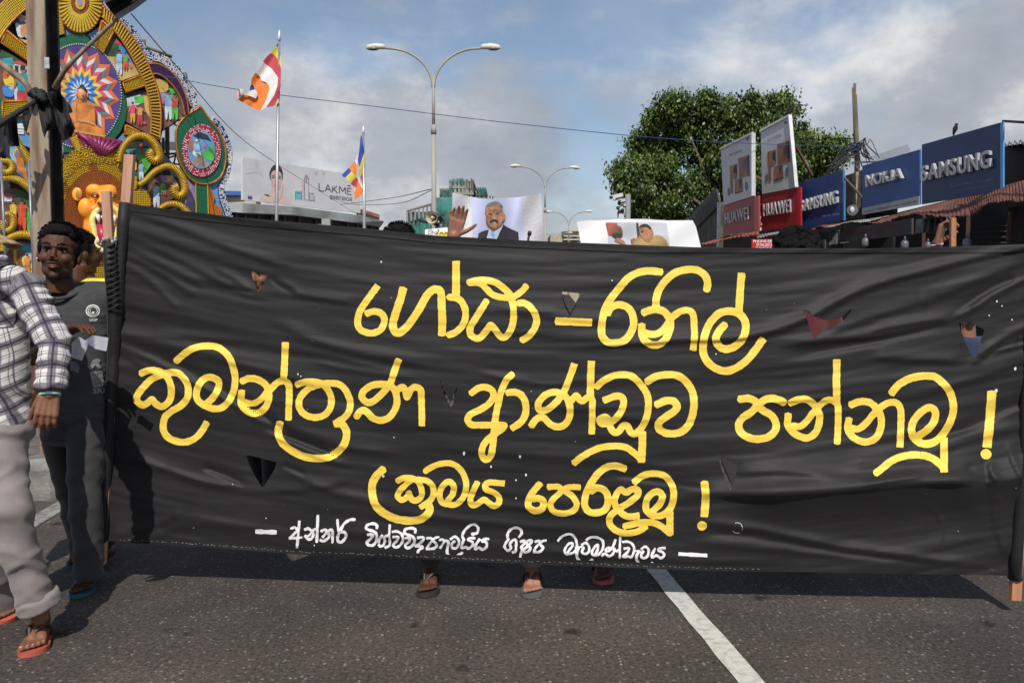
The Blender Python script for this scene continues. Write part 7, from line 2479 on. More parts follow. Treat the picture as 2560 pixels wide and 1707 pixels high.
for mm, poly in (('robe', [(265, 1170), (300, 1130), (360, 1140), (390, 1200), (400, 1290), (430, 1340), (440, 1420), (470, 1560), (430, 1568), (390, 1430), (330, 1370), (300, 1300), (270, 1240)]),):
 flat('painted_body', [zz(smoothp(poly, 3), ZM)], .085, mP[mm], pl)
flat('painted_head', [zz(ell(320, 1100, 26, 36, 12), ZM)], .09, mP['brn'], pl)
pl = panel([(0, 360), (200, 350), (430, 440), (450, 900), (200, 900), (0, 880)], [('dkg', [(150, 370), (300, 390), (430, 450), (440, 700), (380, 640), (260, 500), (140, 450)], .004), ('or2', [(20, 440), (100, 410), (180, 440), (180, 455), (20, 455)], .006), ('cl', [(30, 455), (150, 455), (150, 510), (30, 510)], .005), ('leaf', [(240, 500), (360, 640), (370, 880), (340, 880), (300, 700)], .007), ('tl', [(380, 560), (450, 540), (450, 760), (390, 760)], .006)], Z2, 'mar')
person2(55, 580, 84, 'red', 'red', skin='brn', parent=pl)
person2(33, 565, 66, 'ye1', 'ye2', skin='skin', parent=pl, arm=-1.5)
pl = panel([(60, 1040), (280, 1000), (460, 1040), (470, 1500), (60, 1500)], [('tl', [(200, 1020), (440, 1040), (440, 1120), (210, 1110)], .004), ('ye2', [(160, 1080), (200, 1080), (210, 1280), (170, 1260)], .006), ('cl', smoothp([(310, 1150), (360, 1130), (420, 1160), (440, 1300), (380, 1340), (330, 1250)]), .008), ('ye1', smoothp([(270, 1200), (330, 1180), (400, 1300), (460, 1260), (460, 1400), (400, 1400), (320, 1330), (280, 1280)]), .010), ('red', smoothp([(300, 1220), (340, 1200), (360, 1300), (400, 1350), (340, 1330)]), .012)], Z2, 'mar')
person2(68, 690, 56, 'robe', 'robe', skin='skin', parent=pl)
flat('left_green_band', [zz([(-40, 860), (14, 900), (22, 1010), (6, 1110), (-40, 1130)], Z1)], .12, mG['green'])
flat('left_blue_field', [zz([(280, 470), (540, 420), (540, 1000), (300, 900)], ZM)], .04, mP['sky'])
g = MB()
for y in (600, 640, 700, 730):
 g.bar(Q(*zz([(270, y)], ZM)[0], .05), Q(*zz([(390, y + 8)], ZM)[0], .05), .05, .02, TNRM)
g.build('white_bar', mP['wh'], arch)
med = plate('green_medallion', [(500, 264), (508, 278), (520, 294), (535, 310), (552, 338), (564, 372), (565, 408), (554, 439), (537, 454), (516, 461), (496, 457), (474, 446), (456, 424), (446, 392), (441, 358), (441, 326), (450, 308), (464, 292), (480, 280), (492, 274)], .10, .14, mG['green'])
g = MB()
mp_ = [(500, 264), (520, 294), (552, 338), (565, 385), (554, 439), (516, 461), (474, 446), (446, 392), (441, 326), (464, 292), (492, 274), (500, 264)]
g.tube([Q(x, y, .10) for x, y in catm(mp_, 4)], .022, 5)
g.build('edge_rope', mG['orange'], med, True)
plate('red_ring', ell(504, 377, 49, 66, 40), .13, .05, mG['red'], med)
studs([(504 + r * 49 * math.cos(a), 377 + r * 66 * math.sin(a)) for r in (.76, .83, .90, .97) for a in [k * 2 * math.pi / 62 + r * 3 for k in range(62)] if rnd.random() < .62], .133, mG['silver'], .017, parent=med)
mpn = plate('medallion_picture', ell(504, 376, 34, 47, 36), .15, .04, mP['sky'], med)
for mm, poly in (('dk', [(1100, 240), (1200, 180), (1320, 230), (1380, 330), (1300, 300), (1180, 280)]), ('leaf', smoothp([(1230, 520), (1300, 460), (1400, 380), (1420, 500), (1410, 610), (1330, 600)])), ('brn', [(1040, 320), (1100, 300), (1110, 480), (1040, 480)]), ('rock', smoothp([(1080, 640), (1150, 560), (1260, 540), (1300, 620), (1340, 690), (1250, 735), (1150, 700)])),
                 ('cl', smoothp([(1100, 470), (1160, 450), (1230, 480), (1220, 540), (1150, 560), (1100, 520)])), ('lw', smoothp([(1110, 360), (1150, 340), (1200, 350), (1215, 420), (1200, 480), (1130, 480)])), ('brn', smoothp([(1150, 500), (1200, 520), (1220, 570), (1170, 560)]))):
 flat('painted_shape', [zz(poly, Z8)], .155, mP[mm], med)
flat('painted_head', [zz(ell(1155, 335, 20, 26, 12), Z8)], .160, mP['brn'], med)
flat('painted_turban', [zz(ell(1152, 310, 22, 16, 12), Z8)], .163, mP['wh'], med)
flat('painted_number', [zz(ell(1280, 400, 24, 28, 8), Z8)], .163, mP['pnum'], med)
flat('lilac_field', [zz([(1000, 860), (1180, 960), (1150, 1500), (1040, 1480), (960, 1300), (1030, 1100)], Z8)], .04, mP['lil'])
gp = plate('green_pillar', zz([(1140, 960), (1320, 960), (1340, 1470), (1160, 1460)], Z8), .09, .1, mG['green'])
studs([p for y in range(960, 1470, 16) for p in zz([(1140 + (y - 960) * .03, y), (1322 + (y - 960) * .03, y)], Z8)], .095, mG['brass'], .02, parent=gp)
flat('blue_field', [zz([(1320, 960), (1520, 880), (1500, 1000), (1500, 1250), (1620, 1480), (1500, 1470), (1330, 1200)], Z8)], .02, mP['sky'])
rp_ = plate('red_diamond_panel', zz([(1325, 980), (1390, 1060), (1430, 1180), (1410, 1260), (1530, 1330), (1545, 1470), (1340, 1460)], Z8), .07, .06, gold('red_orange_foil', (.40, .05, .01), (.66, .14, .03)))
studs([p for i in range(14) for j in range(26) for p in zz([(1335 + i * 15, 1000 + j * 18)], Z8) if poly_sdf(np.array([[p[0]]]), np.array([[p[1]]]), zz([(1325, 980), (1390, 1060), (1430, 1180), (1410, 1260), (1530, 1330), (1545, 1470), (1340, 1460)], Z8))[0, 0] < -1], .073, mG['brass'], .008, parent=rp_)
m_bam = MATS['bamboo']
sc_ = empty('bamboo_scaffold', Q(420, 751, -.8), 'thin bamboo scaffold poles showing behind the right side of the festival arch', 'scaffold')
for pts, r in [([(418, 318), (419, 700)], .045), ([(361, 100), (361, 120)], .03), ([(365, 118), (430, 143)], .03), ([(411, 130), (411, 144)], .03), ([(463, 182), (466, 198)], .03), ([(484, 234), (492, 237)], .02),
               ([(405, 386), (445, 384)], .025), ([(405, 404), (448, 412)], .02), ([(408, 400), (442, 388)], .02), ([(405, 312), (460, 298)], .022), ([(400, 330), (440, 306)], .018), ([(420, 300), (446, 318)], .018), ([(440, 385), (432, 420)], .018), ([(408, 345), (408, 700)], .03)]:
 g = MB()
 g.tube([Q(pts[0][0], pts[0][1], -.7), Q(pts[1][0], pts[1][1], -.7)] if pts[1][1] < 650 else [Q(pts[0][0], pts[0][1], -.7), Vector((Q(pts[1][0], 751, -.7).x, Q(pts[1][0], 751, -.7).y, .1))], r, 6)
 g.build('scaffold_pole', m_bam, sc_, True)
o = vquad('roof_sheet', [(395, 355, 30), (446, 355, 31), (446, 376, 31), (395, 376, 30)], mat('grey_roof_far', (.20, .20, .20), .7, .2, 2), None, .1)
tagit(o, 'grey roof sheet glimpsed between the festival arch and its pointed medallion', 'roof')
for k, (x0, x1) in enumerate([(2, 16), (72, 84)]):
 g = MB()
 a, b = P(x0, 400, 9.5), P(x1, 690, 9.3)
 g.tube([a, b], .014, 6)
 o = g.build('guy_wire', mat('wire_steel', (.25, .27, .33), .4, metal=.4), None, True)
 tagit(o, ['steel guy wire leftmost in front of the festival arch', 'steel guy wire in front of the festival arch beside the rusty column'][k], 'wire')
# ------------------------------------------------------------------ people
from mathutils.bvhtree import BVHTree
def join_meshes(name, meshes):
 bm = bmesh.new()
 for me in meshes:
  bm.from_mesh(me)
 out = bpy.data.meshes.new(name)
 bm.to_mesh(out)
 bm.free()
 out.polygons.foreach_set('use_smooth', [True] * len(out.polygons))
 return out
def cap(g, a, b, r0, r1, n=12):
 a, b = Vector(a), Vector(b)
 g.tube([a, a.lerp(b, .5), b], [r0, (r0 + r1) / 2, r1], n)
 g.ball(a, r0, n, 8)
 g.ball(b, r1, n, 8)
def torso(g, secs):
 for i in range(len(secs) - 1):
  (a, ax, ay), (b, bx, by) = secs[i], secs[i + 1]
  a, b = Vector(a), Vector(b)
  n = max(2, int((a - b).length / .022))
  for k in range(n + 1):
   t = k / n
   c = a.lerp(b, t)
   g.ball(c, (ax + (bx - ax) * t, ay + (by - ay) * t, .055), 24, 8)
def blob_mesh(name, g, voxel, it=5):
 o = remesh_obj(name, g, voxel, None, None, it)
 me = o.data
 bpy.data.objects.remove(o)
 return me
def skinm(name, c, d=None):
 d = d or [x * .72 for x in c]
 m = mat(name, tuple(d), .48, 0, 14, .2, 260, col2=tuple(c), cpos=(.3, .7), spec=.3)
 return m
SK1 = skinm('skin_deep_brown', (.105, .042, .024))
SK2 = skinm('skin_brown', (.25, .115, .066))
m_hair = mat('hair_black', (.007, .006, .006), .8, .5, 90, .35, 220, spec=.12)
m_eyew = mat('eye_white', (.26, .20, .17), .3, .05, 5)
m_lips = mat('lips', (.15, .052, .040), .45, .1, 20)
def head_geo(M, k=1.0):
 """returns MB of the head under matrix M (local x right, -y face, z up)"""
 g = MB()
 def B(x, y, z, rx, ry, rz):
  s = len(g.v)
  g.ball((x, y, z), (rx, ry, rz), 16, 10)
 B(0, .018, .042, .075, .094, .082)
 B(0, -.022, -.015, .065, .068, .085)
 B(0, -.030, -.072, .050, .048, .040)
 B(0, -.066, -.096, .020, .018, .017)
 for s in (-1, 1):
  B(s * .037, -.055, -.024, .027, .030, .026)
  B(s * .038, -.018, -.066, .021, .034, .034)
  B(s * .077, .008, -.012, .010, .020, .031)
  B(s * .0125, -.102, -.031, .0095, .010, .008)
 g.tube([(-.048, -.074, .024), (-.022, -.088, .027), (0, -.088, .024), (.022, -.088, .027), (.048, -.074, .024)], [.009, .012, .010, .012, .009], 8)
 g.tube([(0, -.086, .014), (0, -.098, -.010), (0, -.110, -.027)], [.008, .010, .0135], 8)
 B(0, -.080, -.058, .028, .016, .018)
 g.tube([(0, .018, -.07), (0, .028, -.12), (0, .032, -.165)], [.053, .052, .054], 14)
 g.v = [tuple(M @ Vector(v)) for v in g.v]
 return g
def hand_geo(wr, d, pn, tside, curl, spread=.12, k=1.0, th=.75):
 """palm plus five bent fingers; d finger direction, pn palm normal (fingers curl towards it), tside thumb side"""
 d = Vector(d).normalized()
 pn = (Vector(pn) - d * Vector(pn).dot(d)).normalized()
 t = d.cross(pn).normalized()
 if t.dot(Vector(tside)) < 0:
  t = -t
 g = MB()
 wr = Vector(wr)
 for u in (-.026, -.009, .009, .026):
  cap(g, wr + t * u * .75 * k, wr + d * .082 * k + t * u * 1.05 * k, .0125 * k, .0125 * k, 8)
 cap(g, wr - d * .03 * k, wr + d * .01 * k, .023 * k, .024 * k, 10)
 for u, ln_, r in ((.030, .068, .0088), (.010, .078, .0092), (-.010, .072, .0088), (-.029, .056, .0078)):
  p = wr + d * .086 * k + t * u * k
  dd = (d + t * spread * u * 20 * .35).normalized()
  ang = 0
  for sgm, q in enumerate((.44, .31, .25)):
   ang += curl * (1.0, 1.15, .8)[sgm]
   dv = (dd * math.cos(ang) + pn * math.sin(ang)).normalized()
   p2 = p + dv * ln_ * q * k
   cap(g, p, p2, r * k * (1 - .08 * sgm), r * k * (1 - .08 * (sgm + 1)), 8)
   p = p2
 p = wr + d * .025 * k + t * .028 * k
 dv = (d * .62 + t * th + pn * .25 * (1 + curl)).normalized()
 for q, r in ((.040, .0125), (.030, .0105), (.024, .009)):
  p2 = p + dv * q * k
  cap(g, p, p2, r * k, r * k * .9, 8)
  p = p2
  dv = (dv + d * .25 + pn * .15 * curl * 2).normalized()
 return g
def foot_geo(heel, toe, up=Vector((0, 0, 1)), k=1.0):
 heel, toe = Vector(heel), Vector(toe)
 d = (toe - heel).normalized()
 t = d.cross(up).normalized()
 n = t.cross(d)
 g = MB()
 L_ = (toe - heel).length
 cap(g, heel + d * .025 + n * .03, heel + d * .09 + n * .035, .030, .034)
 cap(g, heel + d * .09 + n * .04, heel + d * L_ * .70 + t * .012 + n * .020, .036, .020)
 cap(g, heel + d * .09 + n * .03, heel + d * L_ * .68 - t * .022 + n * .018, .03, .018)
 for i, (u, ln_, r) in enumerate(((.030, 1.0, .0125), (.012, .98, .009), (-.003, .95, .0085), (-.017, .91, .008), (-.030, .86, .0075))):
  cap(g, heel + d * L_ * .70 + t * u + n * .015, heel + d * L_ * ln_ + t * u * 1.15 + n * .011, r * 1.05, r, 8)
 return g, d, t, n, L_
def slipper(parent, heel, d, t, n, L_, m_sole, m_strap, sidesgn=1):
 g = MB()
 out = [(-.03, 0.0), (-.034, .4), (-.046, .72), (-.040, .92), (-.012, 1.04), (.022, 1.07), (.045, .98), (.050, .78), (.034, .45), (.030, .12), (.018, -.03), (-.012, -.05)]
 pts = [heel + t * x * 1.08 + d * y * L_ - n * .002 for x, y in smoothp(out, 3)]
 g.slab(pts, -n * .018)
 o = g.build('slipper_sole', m_sole, parent)
 normals_out(o)
 g = MB()
 a = heel + d * L_ * .72 + t * .022 + n * .022
 for s in (-1, 1):
  g.tube([Vector(q) for q in catmull([tuple(a), tuple(heel + d * L_ * .60 + t * s * .024 + n * .060), tuple(heel + d * L_ * .42 + t * s * .042 + n * .028), tuple(heel + d * L_ * .40 + t * s * .040 + n * .0)], 4)], .0075, 6)
 g.tube([a, a - n * .02], .005, 6)
 g.build('slipper_strap', m_strap, o, True)
def cloth_noise(me, amp, fx=6, seed=0, vert=.35):
 nv = len(me.vertices)
 co = np.empty(nv * 3)
 me.vertices.foreach_get('co', co)
 nm = np.empty(nv * 3)
 me.vertices.foreach_get('normal', nm)
 co = co.reshape(-1, 3)
 nm = nm.reshape(-1, 3)
 s = seed * 7.3
 a = vnoise(co[:, 0] * fx + co[:, 2] * fx * 1.6 + s, co[:, 2] * fx * 2.4 - co[:, 0] * fx + co[:, 1] * fx, seed)
 b = vnoise(co[:, 0] * fx * 2.1 + s, co[:, 2] * fx * vert * 8 + co[:, 1] * fx * 2, seed + 3)
 c = 1 - np.abs(vnoise(co[:, 0] * fx * 1.3 - co[:, 2] * fx * 1.9, co[:, 2] * fx * 1.2 + co[:, 0] * fx * .5 + co[:, 1] * fx, seed + 5)) * 2
 co = co + nm * (amp * (a * .6 + b * .35 + c * .5))[:, None]
 me.vertices.foreach_set('co', co.ravel())
 me.update()
def obj_from(name, me, m, parent):
 me.name = name
 for q in (m if isinstance(m, (list, tuple)) else [m]):
  me.materials.append(q)
 o = bpy.data.objects.new(name, me)
 COL.objects.link(o)
 o.parent = parent
 o.matrix_parent_inverse = parent.matrix_world.inverted()
 return o
def hair_geo(M, vol=1.0, curly=False, seed=0):
 g = MB()
 rnd = random.Random(seed)
 g.ball((0, .026, .056), (.083 * vol, .094 * vol, .082 * vol), 20, 12)
 g.ball((0, -.030, .092), (.062 * vol, .050, .034 * vol), 14, 8)
 g.ball((0, .055, .0), (.074 * vol, .062 * vol, .075), 16, 10)
 for s in (-1, 1):
  g.ball((s * .070, .008, .025), (.013, .040, .042), 12, 8)
  g.ball((s * .048, -.030, .076), (.022, .026, .022), 10, 8)
 if curly:
  for _ in range(90):
   a, b = rnd.uniform(-.2, 3.34), rnd.uniform(0, 6.283)
   z = rnd.uniform(-.15, 1)
   q = math.sqrt(max(0, 1 - z * z))
   g.ball((.092 * q * math.cos(b) * vol, .03 + .098 * q * math.sin(b) * vol, .05 + .088 * z * vol), rnd.uniform(.014, .024), 8, 5)
 g.v = [tuple(M @ Vector(v)) for v in g.v]
 return g
def strands(M, vol, n, seed, parent, m):
 rnd = random.Random(seed)
 g = MB()
 for _ in range(n):
  b = rnd.uniform(0, 6.283)
  z = rnd.uniform(-.05, 1)
  q = math.sqrt(max(0, 1 - z * z))
  nrm = Vector((q * math.cos(b), q * math.sin(b), z))
  if nrm.y < -.45 and z < .62:
   continue
  p = Vector((.081 * nrm.x * vol, .022 + .092 * nrm.y * vol, .056 + .084 * nrm.z * vol))
  dr = (nrm * .55 + Vector((rnd.uniform(-.5, .5), -.65, .25 + rnd.uniform(-.3, .3)))).normalized()
  ln_ = rnd.uniform(.010, .019)
  g.tube([p - nrm * .004, p + dr * ln_ * .6, p + (dr + Vector((0, -.2, -.35))) * ln_], [.0024, .0018, .0006], 4, caps=False)
 g.v = [tuple(M @ Vector(v)) for v in g.v]
 o = g.build('hair_strands', m, parent, True)
 o['kind'] = 'stuff'
def head_mat(c, yaw=0, pitch=0, roll=0, k=1.0):
 return Matrix.Translation(c) @ Matrix.Rotation(yaw, 4, 'Z') @ Matrix.Rotation(pitch, 4, 'X') @ Matrix.Rotation(roll, 4, 'Y') @ Matrix.Scale(k, 4)
def face_parts(M, parent, skin):
 for s in (-1, 1):
  g = MB()
  g.ball((s * .030, -.0735, .004), (.0120, .010, .0048), 12, 8)
  g.v = [tuple(M @ Vector(v)) for v in g.v]
  e_ = g.build('eye', m_eyew, parent, True)
  g = MB()
  g.ball((s * .030, -.0825, .004), (.0058, .0030, .0050), 10, 6)
  g.v = [tuple(M @ Vector(v)) for v in g.v]
  g.build('iris', m_hair, e_, True)
  g = MB()
  g.tube([(s * .012, -.0965, .0275), (s * .028, -.0965, .034), (s * .050, -.080, .029)], [.0034, .0046, .0022], 6)
  g.v = [tuple(M @ Vector(v)) for v in g.v]
  g.build('eyebrow', m_hair, parent, True)
  g = MB()
  g.tube([(s * .016, -.082, .008), (s * .030, -.0855, .0135), (s * .045, -.076, .009)], [.002, .003, .002], 6)
  g.v = [tuple(M @ Vector(v)) for v in g.v]
  g.build('eyelash', m_hair, parent, True)
 g = MB()
 g.tube([(-.020, -.0925, -.0600), (-.008, -.0965, -.0565), (0, -.0965, -.0575), (.008, -.0965, -.0565), (.020, -.0925, -.0600)], [.0015, .0038, .0034, .0038, .0015], 8)
 g.tube([(-.018, -.0925, -.0612), (0, -.0960, -.0650), (.018, -.0925, -.0612)], [.0015, .0052, .0015], 8)
 g.v = [tuple(M @ Vector(v)) for v in g.v]
 g.build('lips', m_lips, parent, True)
 g = MB()
 g.tube([(-.026, -.0925, -.0500), (-.010, -.0985, -.0455), (.010, -.0985, -.0455), (.026, -.0925, -.0500)], [.002, .0034, .0034, .002], 6)
 g.v = [tuple(M @ Vector(v)) for v in g.v]
 g.build('moustache', mat('stubble', (.050, .024, .016), .7, .3, 90), parent, True)
def stubble(me, M, skin):
 """darker bearded skin on the jaw: its own material on the faces there"""
 Mi = M.inverted()
 me.materials.append(skin)
 me.materials.append(mat('stubble', (.050, .024, .016), .7, .3, 90))
 for p in me.polygons:
  c = Mi @ p.center
  w = .006 * math.sin(c.x * 300) + .004 * math.sin(c.x * 731 + c.z * 500)
  if -.13 < c.z and (c.z < -.086 + w or (abs(c.x) > .056 + w and c.z < -.045)) and c.y < .03 and not (abs(c.x) < .026 and -.074 < c.z < -.05):
   p.material_index = 1
  else:
   p.material_index = 0
def decal(name, polys, target, off, m, parent, st=None, pxpolys=None):
 """flat print laid on the surface of target along the view rays"""
 dg = bpy.context.evaluated_depsgraph_get()
 bm = bmesh.new()
 bm.from_mesh(target.data)
 tree_ = BVHTree.FromBMesh(bm)
 bm.free()
 g = MB()
 for poly in polys:
  if st:
   X, Y = grid(min(p[0] for p in poly) - 2, min(p[1] for p in poly) - 2, max(p[0] for p in poly) + 2, max(p[1] for p in poly) + 2, st)
   vs, fs = march(X, Y, poly_sdf(X, Y, poly))
  else:
   vs, fs = poly, [tuple(range(len(poly)))]
  out = []
  for x, y in vs:
   d = ray(x, y).normalized()
   h = tree_.ray_cast(CAM, d)
   p = h[0] if h[0] is not None else None
   out.append(p - d * off if p is not None else None)
  good = [p for p in out if p is not None]
  if not good:
   continue
  dm = sum((p - CAM).length for p in good) / len(good)
  for i, (x, y) in enumerate(vs):
   if out[i] is None:
    out[i] = CAM + ray(x, y).normalized() * dm
  g.add(out, fs)
 return g.build(name, m, parent)
def cloth_mat(name, c, rough=.85, var=.12):
 return mat(name, c, rough, var, 9, .25, 260, sheen=.15)
def plaid_mat():
 m = bpy.data.materials.new('plaid_cotton')
 m.use_nodes = True
 t = m.node_tree
 b = t.nodes['Principled BSDF']
 b.inputs['Roughness'].default_value = .85
 at = t.nodes.new('ShaderNodeAttribute')
 at.attribute_name = 'weave'
 sp = t.nodes.new('ShaderNodeSeparateXYZ')
 t.links.new(at.outputs['Vector'], sp.inputs[0])
 def math_(op, a, bb):
  n = t.nodes.new('ShaderNodeMath')
  n.operation = op
  for i, v in enumerate((a, bb)):
   if isinstance(v, (int, float)):
    n.inputs[i].default_value = v
   elif v is not None:
    t.links.new(v, n.inputs[i])
  return n.outputs[0]
 def band_(src, period, ph, w0):
  f = math_('FRACT', math_('ADD', math_('DIVIDE', src, period), ph), None)
  a = math_('ABSOLUTE', math_('SUBTRACT', f, .5), None)
  r = t.nodes.new('ShaderNodeMapRange')
  r.inputs['From Min'].default_value = w0 / period / 2 * 1.12
  r.inputs['From Max'].default_value = w0 / period / 2 * .88
  t.links.new(a, r.inputs['Value'])
  return r.outputs[0]
 col = None
 def mixc(fac, a, c, amt=1.0):
  x = t.nodes.new('ShaderNodeMix')
  x.data_type = 'RGBA'
  f = math_('MULTIPLY', fac, amt)
  t.links.new(f, x.inputs['Factor'])
  if isinstance(a, tuple):
   x.inputs['A'].default_value = (*a, 1)
  else:
   t.links.new(a, x.inputs['A'])
  x.inputs['B'].default_value = (*c, 1)
  return x.outputs['Result']
 base = (.60, .585, .575)
 c = mixc(band_(sp.outputs[0], .082, .15, .030), base, (.085, .075, .10), .80)
 c = mixc(band_(sp.outputs[1], .082, .35, .030), c, (.085, .075, .10), .80)
 c = mixc(band_(sp.outputs[0], .082, .15, .007), c, (.018, .012, .028), .85)
 c = mixc(band_(sp.outputs[1], .082, .35, .007), c, (.018, .012, .028), .85)
 c = mixc(band_(sp.outputs[0], .082, .62, .0035), c, (.05, .03, .08), .8)
 c = mixc(band_(sp.outputs[1], .082, .82, .0035), c, (.05, .03, .08), .8)
 c = mixc(band_(sp.outputs[0], .082, .74, .0025), c, (.10, .05, .07), .7)
 c = mixc(band_(sp.outputs[1], .082, .94, .0025), c, (.10, .05, .07), .7)
 t.links.new(c, b.inputs['Base Color'])
 tcn = t.nodes.new('ShaderNodeTexCoord')
 nb = t.nodes.new('ShaderNodeTexNoise')
 nb.inputs['Scale'].default_value = 120
 t.links.new(tcn.outputs['Object'], nb.inputs['Vector'])
 bp = t.nodes.new('ShaderNodeBump')
 bp.inputs['Strength'].default_value = .2
 bp.inputs['Distance'].default_value = .004
 t.links.new(nb.outputs['Fac'], bp.inputs['Height'])
 t.links.new(bp.outputs[0], b.inputs['Normal'])
 return m
def set_weave(me, fn):
 a = me.attributes.new('weave', 'FLOAT_VECTOR', 'POINT')
 dat = []
 for v in me.vertices:
  dat.extend(fn(v.co))
 a.data.foreach_set('vector', dat)
m_plaid = plaid_mat()
m_trou = cloth_mat('trousers_pale_grey', (.225, .195, .185))
m_dtrou = cloth_mat('trousers_dark_grey', (.034, .033, .034))
m_tee = cloth_mat('charcoal_tee', (.040, .041, .044))
# ---- person in plaid shirt (cropped by the left edge of the photo)
D1 = 3.05
pm = empty('person', P(40, 1640, 3.1), 'person in a black and white plaid shirt and tan cap walking at the left edge', 'person')
Hc = P(-82, 603, 3.10)
M1 = head_mat(Hc, math.radians(72), math.radians(6), 0, 1.02)
shR, shL = P(76, 722, 3.04), P(-160, 735, 3.22)
elR, wrR = P(137, 858, 2.98), P(128, 968, 2.92)
hipc = P(-32, 1055, 3.12)
hg = head_geo(M1)
head_me = blob_mesh('h', hg, .0045, 4)
g = MB()
cap(g, Hc + Vector((0, .03, -.09)), P(-44, 745, 3.13), .05, .07)
cap(g, P(-44, 735, 3.13), P(-36, 900, 3.13), .08, .09)
cap(g, P(-36, 900, 3.13), hipc, .09, .09)
cap(g, shR + Vector((-.01, 0, -.02)), elR, .036, .036)
cap(g, elR, wrR, .037, .026)
cap(g, shL, P(-215, 880, 3.3), .045, .038)
cap(g, P(-215, 880, 3.3), P(-200, 1010, 3.2), .036, .026)
kn = P(22, 1290, 2.98)
an = P(101, 1538, 3.06)
cap(g, P(0, 1080, 3.1), kn, .07, .055)
cap(g, kn, an, .055, .036)
kn2, an2 = P(-60, 1320, 3.2), P(8, 1585, 3.42)
cap(g, P(-90, 1080, 3.15), kn2, .07, .055)
cap(g, kn2, an2, .055, .036)
body_me = blob_mesh('b', g, .010, 5)
hd_ = (P(113, 1050, 2.90) - wrR).normalized()
hand_me = blob_mesh('hd', hand_geo(wrR + hd_ * .012, hd_, Vector((-.35, .8, 0)), Vector((-1, -.3, 0)), .42, .02, 1.04, .22), .0032, 3)
hand2 = blob_mesh('hd', hand_geo(P(-200, 1010, 3.2), (0, -.1, -1), (.6, 0, 0), (0, -1, 0), .4), .004, 3)
toe = P(103, 1632, 0.0 + 3.02)
heel1 = Vector((P(112, 1600, 3.2).x, 3.20, .022))
toe1 = Vector((P(106, 1640, 3.03).x - .012, 2.985, .020))
fg, fd, ft, fn, fL_ = foot_geo(heel1, toe1)
cap(fg, an, heel1 + fd * .05 + fn * .05, .034, .034)
foot_me = blob_mesh('f', fg, .004, 3)
heel2 = Vector((P(-15, 1600, 3.42).x, 3.50, .09))
toe2 = Vector((P(22, 1620, 3.3).x, 3.30, .020))
fg2, fd2, ft2, fn2, fL2 = foot_geo(heel2, toe2)
cap(fg2, an2, heel2 + fd2 * .05 + fn2 * .05, .034, .034)
foot2_me = blob_mesh('f', fg2, .006, 3)
obj_from('body', join_meshes('body', [head_me, body_me, hand_me, hand2, foot_me, foot2_me]), SK2, pm)
slipper(pm, heel1, fd, ft, fn, fL_, mat('slipper_coral', (.48, .10, .07), .6, .12, 20), mat('slipper_strap_brown', (.045, .03, .025), .5))
slipper(pm, heel2, fd2, ft2, fn2, fL2, MATS['slipper_coral'], MATS['slipper_strap_brown'])
nails = mat('nail', (.50, .27, .20), .3, .05, 9)
for u, ln_, r in ((.030, 1.0, .0075), (.012, .98, .0055), (-.003, .95, .005), (-.017, .91, .0048), (-.030, .86, .0045)):
 g = MB()
 g.ball(heel1 + fd * (fL_ * ln_ + .004) + ft * u * 1.15 + fn * .0195, (r, r, r * .35), 8, 5)
 g.build('toenail', nails, pm, True)
g = MB()
torso(g, [(P(-44, 728, 3.13), .15, .105), (P(-42, 780, 3.13), .168, .120), (P(-38, 900, 3.12), .160, .118), (P(-34, 1010, 3.12), .160, .122), (P(-33, 1058, 3.12), .168, .128)])
cap(g, P(-100, 715, 3.18), P(28, 705, 3.06), .07, .062)
tor = blob_mesh('shirt', g, .009, 5)
cloth_noise(tor, .010, 7, 2)
set_weave(tor, lambda v: (v.x * .96 + v.z * .16 + .01 * math.sin(v.z * 20), v.z * 1.0 - v.x * .20 - (v.y - 3.1) * .3, 0))
so = obj_from('shirt', tor, m_plaid, pm)
g = MB()
cap(g, shR + Vector((-.012, .0, -.004)), elR, .064, .058, 16)
cap(g, elR, P(134, 925, 2.94), .060, .052, 16)
g.tube([P(134, 925, 2.94), P(128, 955, 2.925), P(127, 974, 2.92)], [.052, .050, .052], 16)
slv = blob_mesh('sleeve', g, .006, 4)
cloth_noise(slv, .010, 13, 6)
def wv(v):
 best = None
 acc = 0
 for a, b in ((shR, elR), (elR, wrR)):
  d = b - a
  t = max(0, min(1, (v - a).dot(d) / d.length_squared))
  q = (v - a - d * t)
  if best is None or q.length < best[0]:
   s = d.normalized().cross(Vector((0, 1, 0))).normalized()
   ang = math.atan2(q.dot(s), -q.y)
   best = (q.length, acc + t * d.length, ang)
  acc += d.length
 return (best[2] * .056, best[1] * 1.0, 0)
set_weave(slv, wv)
obj_from('sleeve', slv, m_plaid, pm)
g = MB()
cap(g, shL, P(-215, 880, 3.3), .062, .058, 14)
cap(g, P(-215, 880, 3.3), P(-202, 990, 3.22), .056, .05, 14)
sl2 = blob_mesh('sleeve', g, .010, 4)
set_weave(sl2, lambda v: (v.x, v.z, 0))
obj_from('sleeve', sl2, m_plaid, pm)
g = MB()
g.tube([P(-90, 690, 3.14), P(-60, 668, 3.02), P(-20, 655, 2.99), P(6, 650, 3.04), P(14, 660, 3.12)], [.022, .024, .026, .024, .02], 10)
cl = blob_mesh('collar', g, .006, 3)
set_weave(cl, lambda v: (v.x, v.z, 0))
obj_from('collar', cl, m_plaid, pm)
pk = decal('pocket', [[(-30, 738), (41, 737), (42, 752), (38, 800), (30, 815), (-30, 822)]], so, .006, m_plaid, pm, 3)
set_weave(pk.data, lambda v: (v.x + v.z * .5, v.z - v.x * .5, 0))
g = MB()
g.ball(P(-32, 1075, 3.12), (.17, .13, .10), 16, 10)
cap(g, P(2, 1090, 3.10), kn, .086, .072, 18)
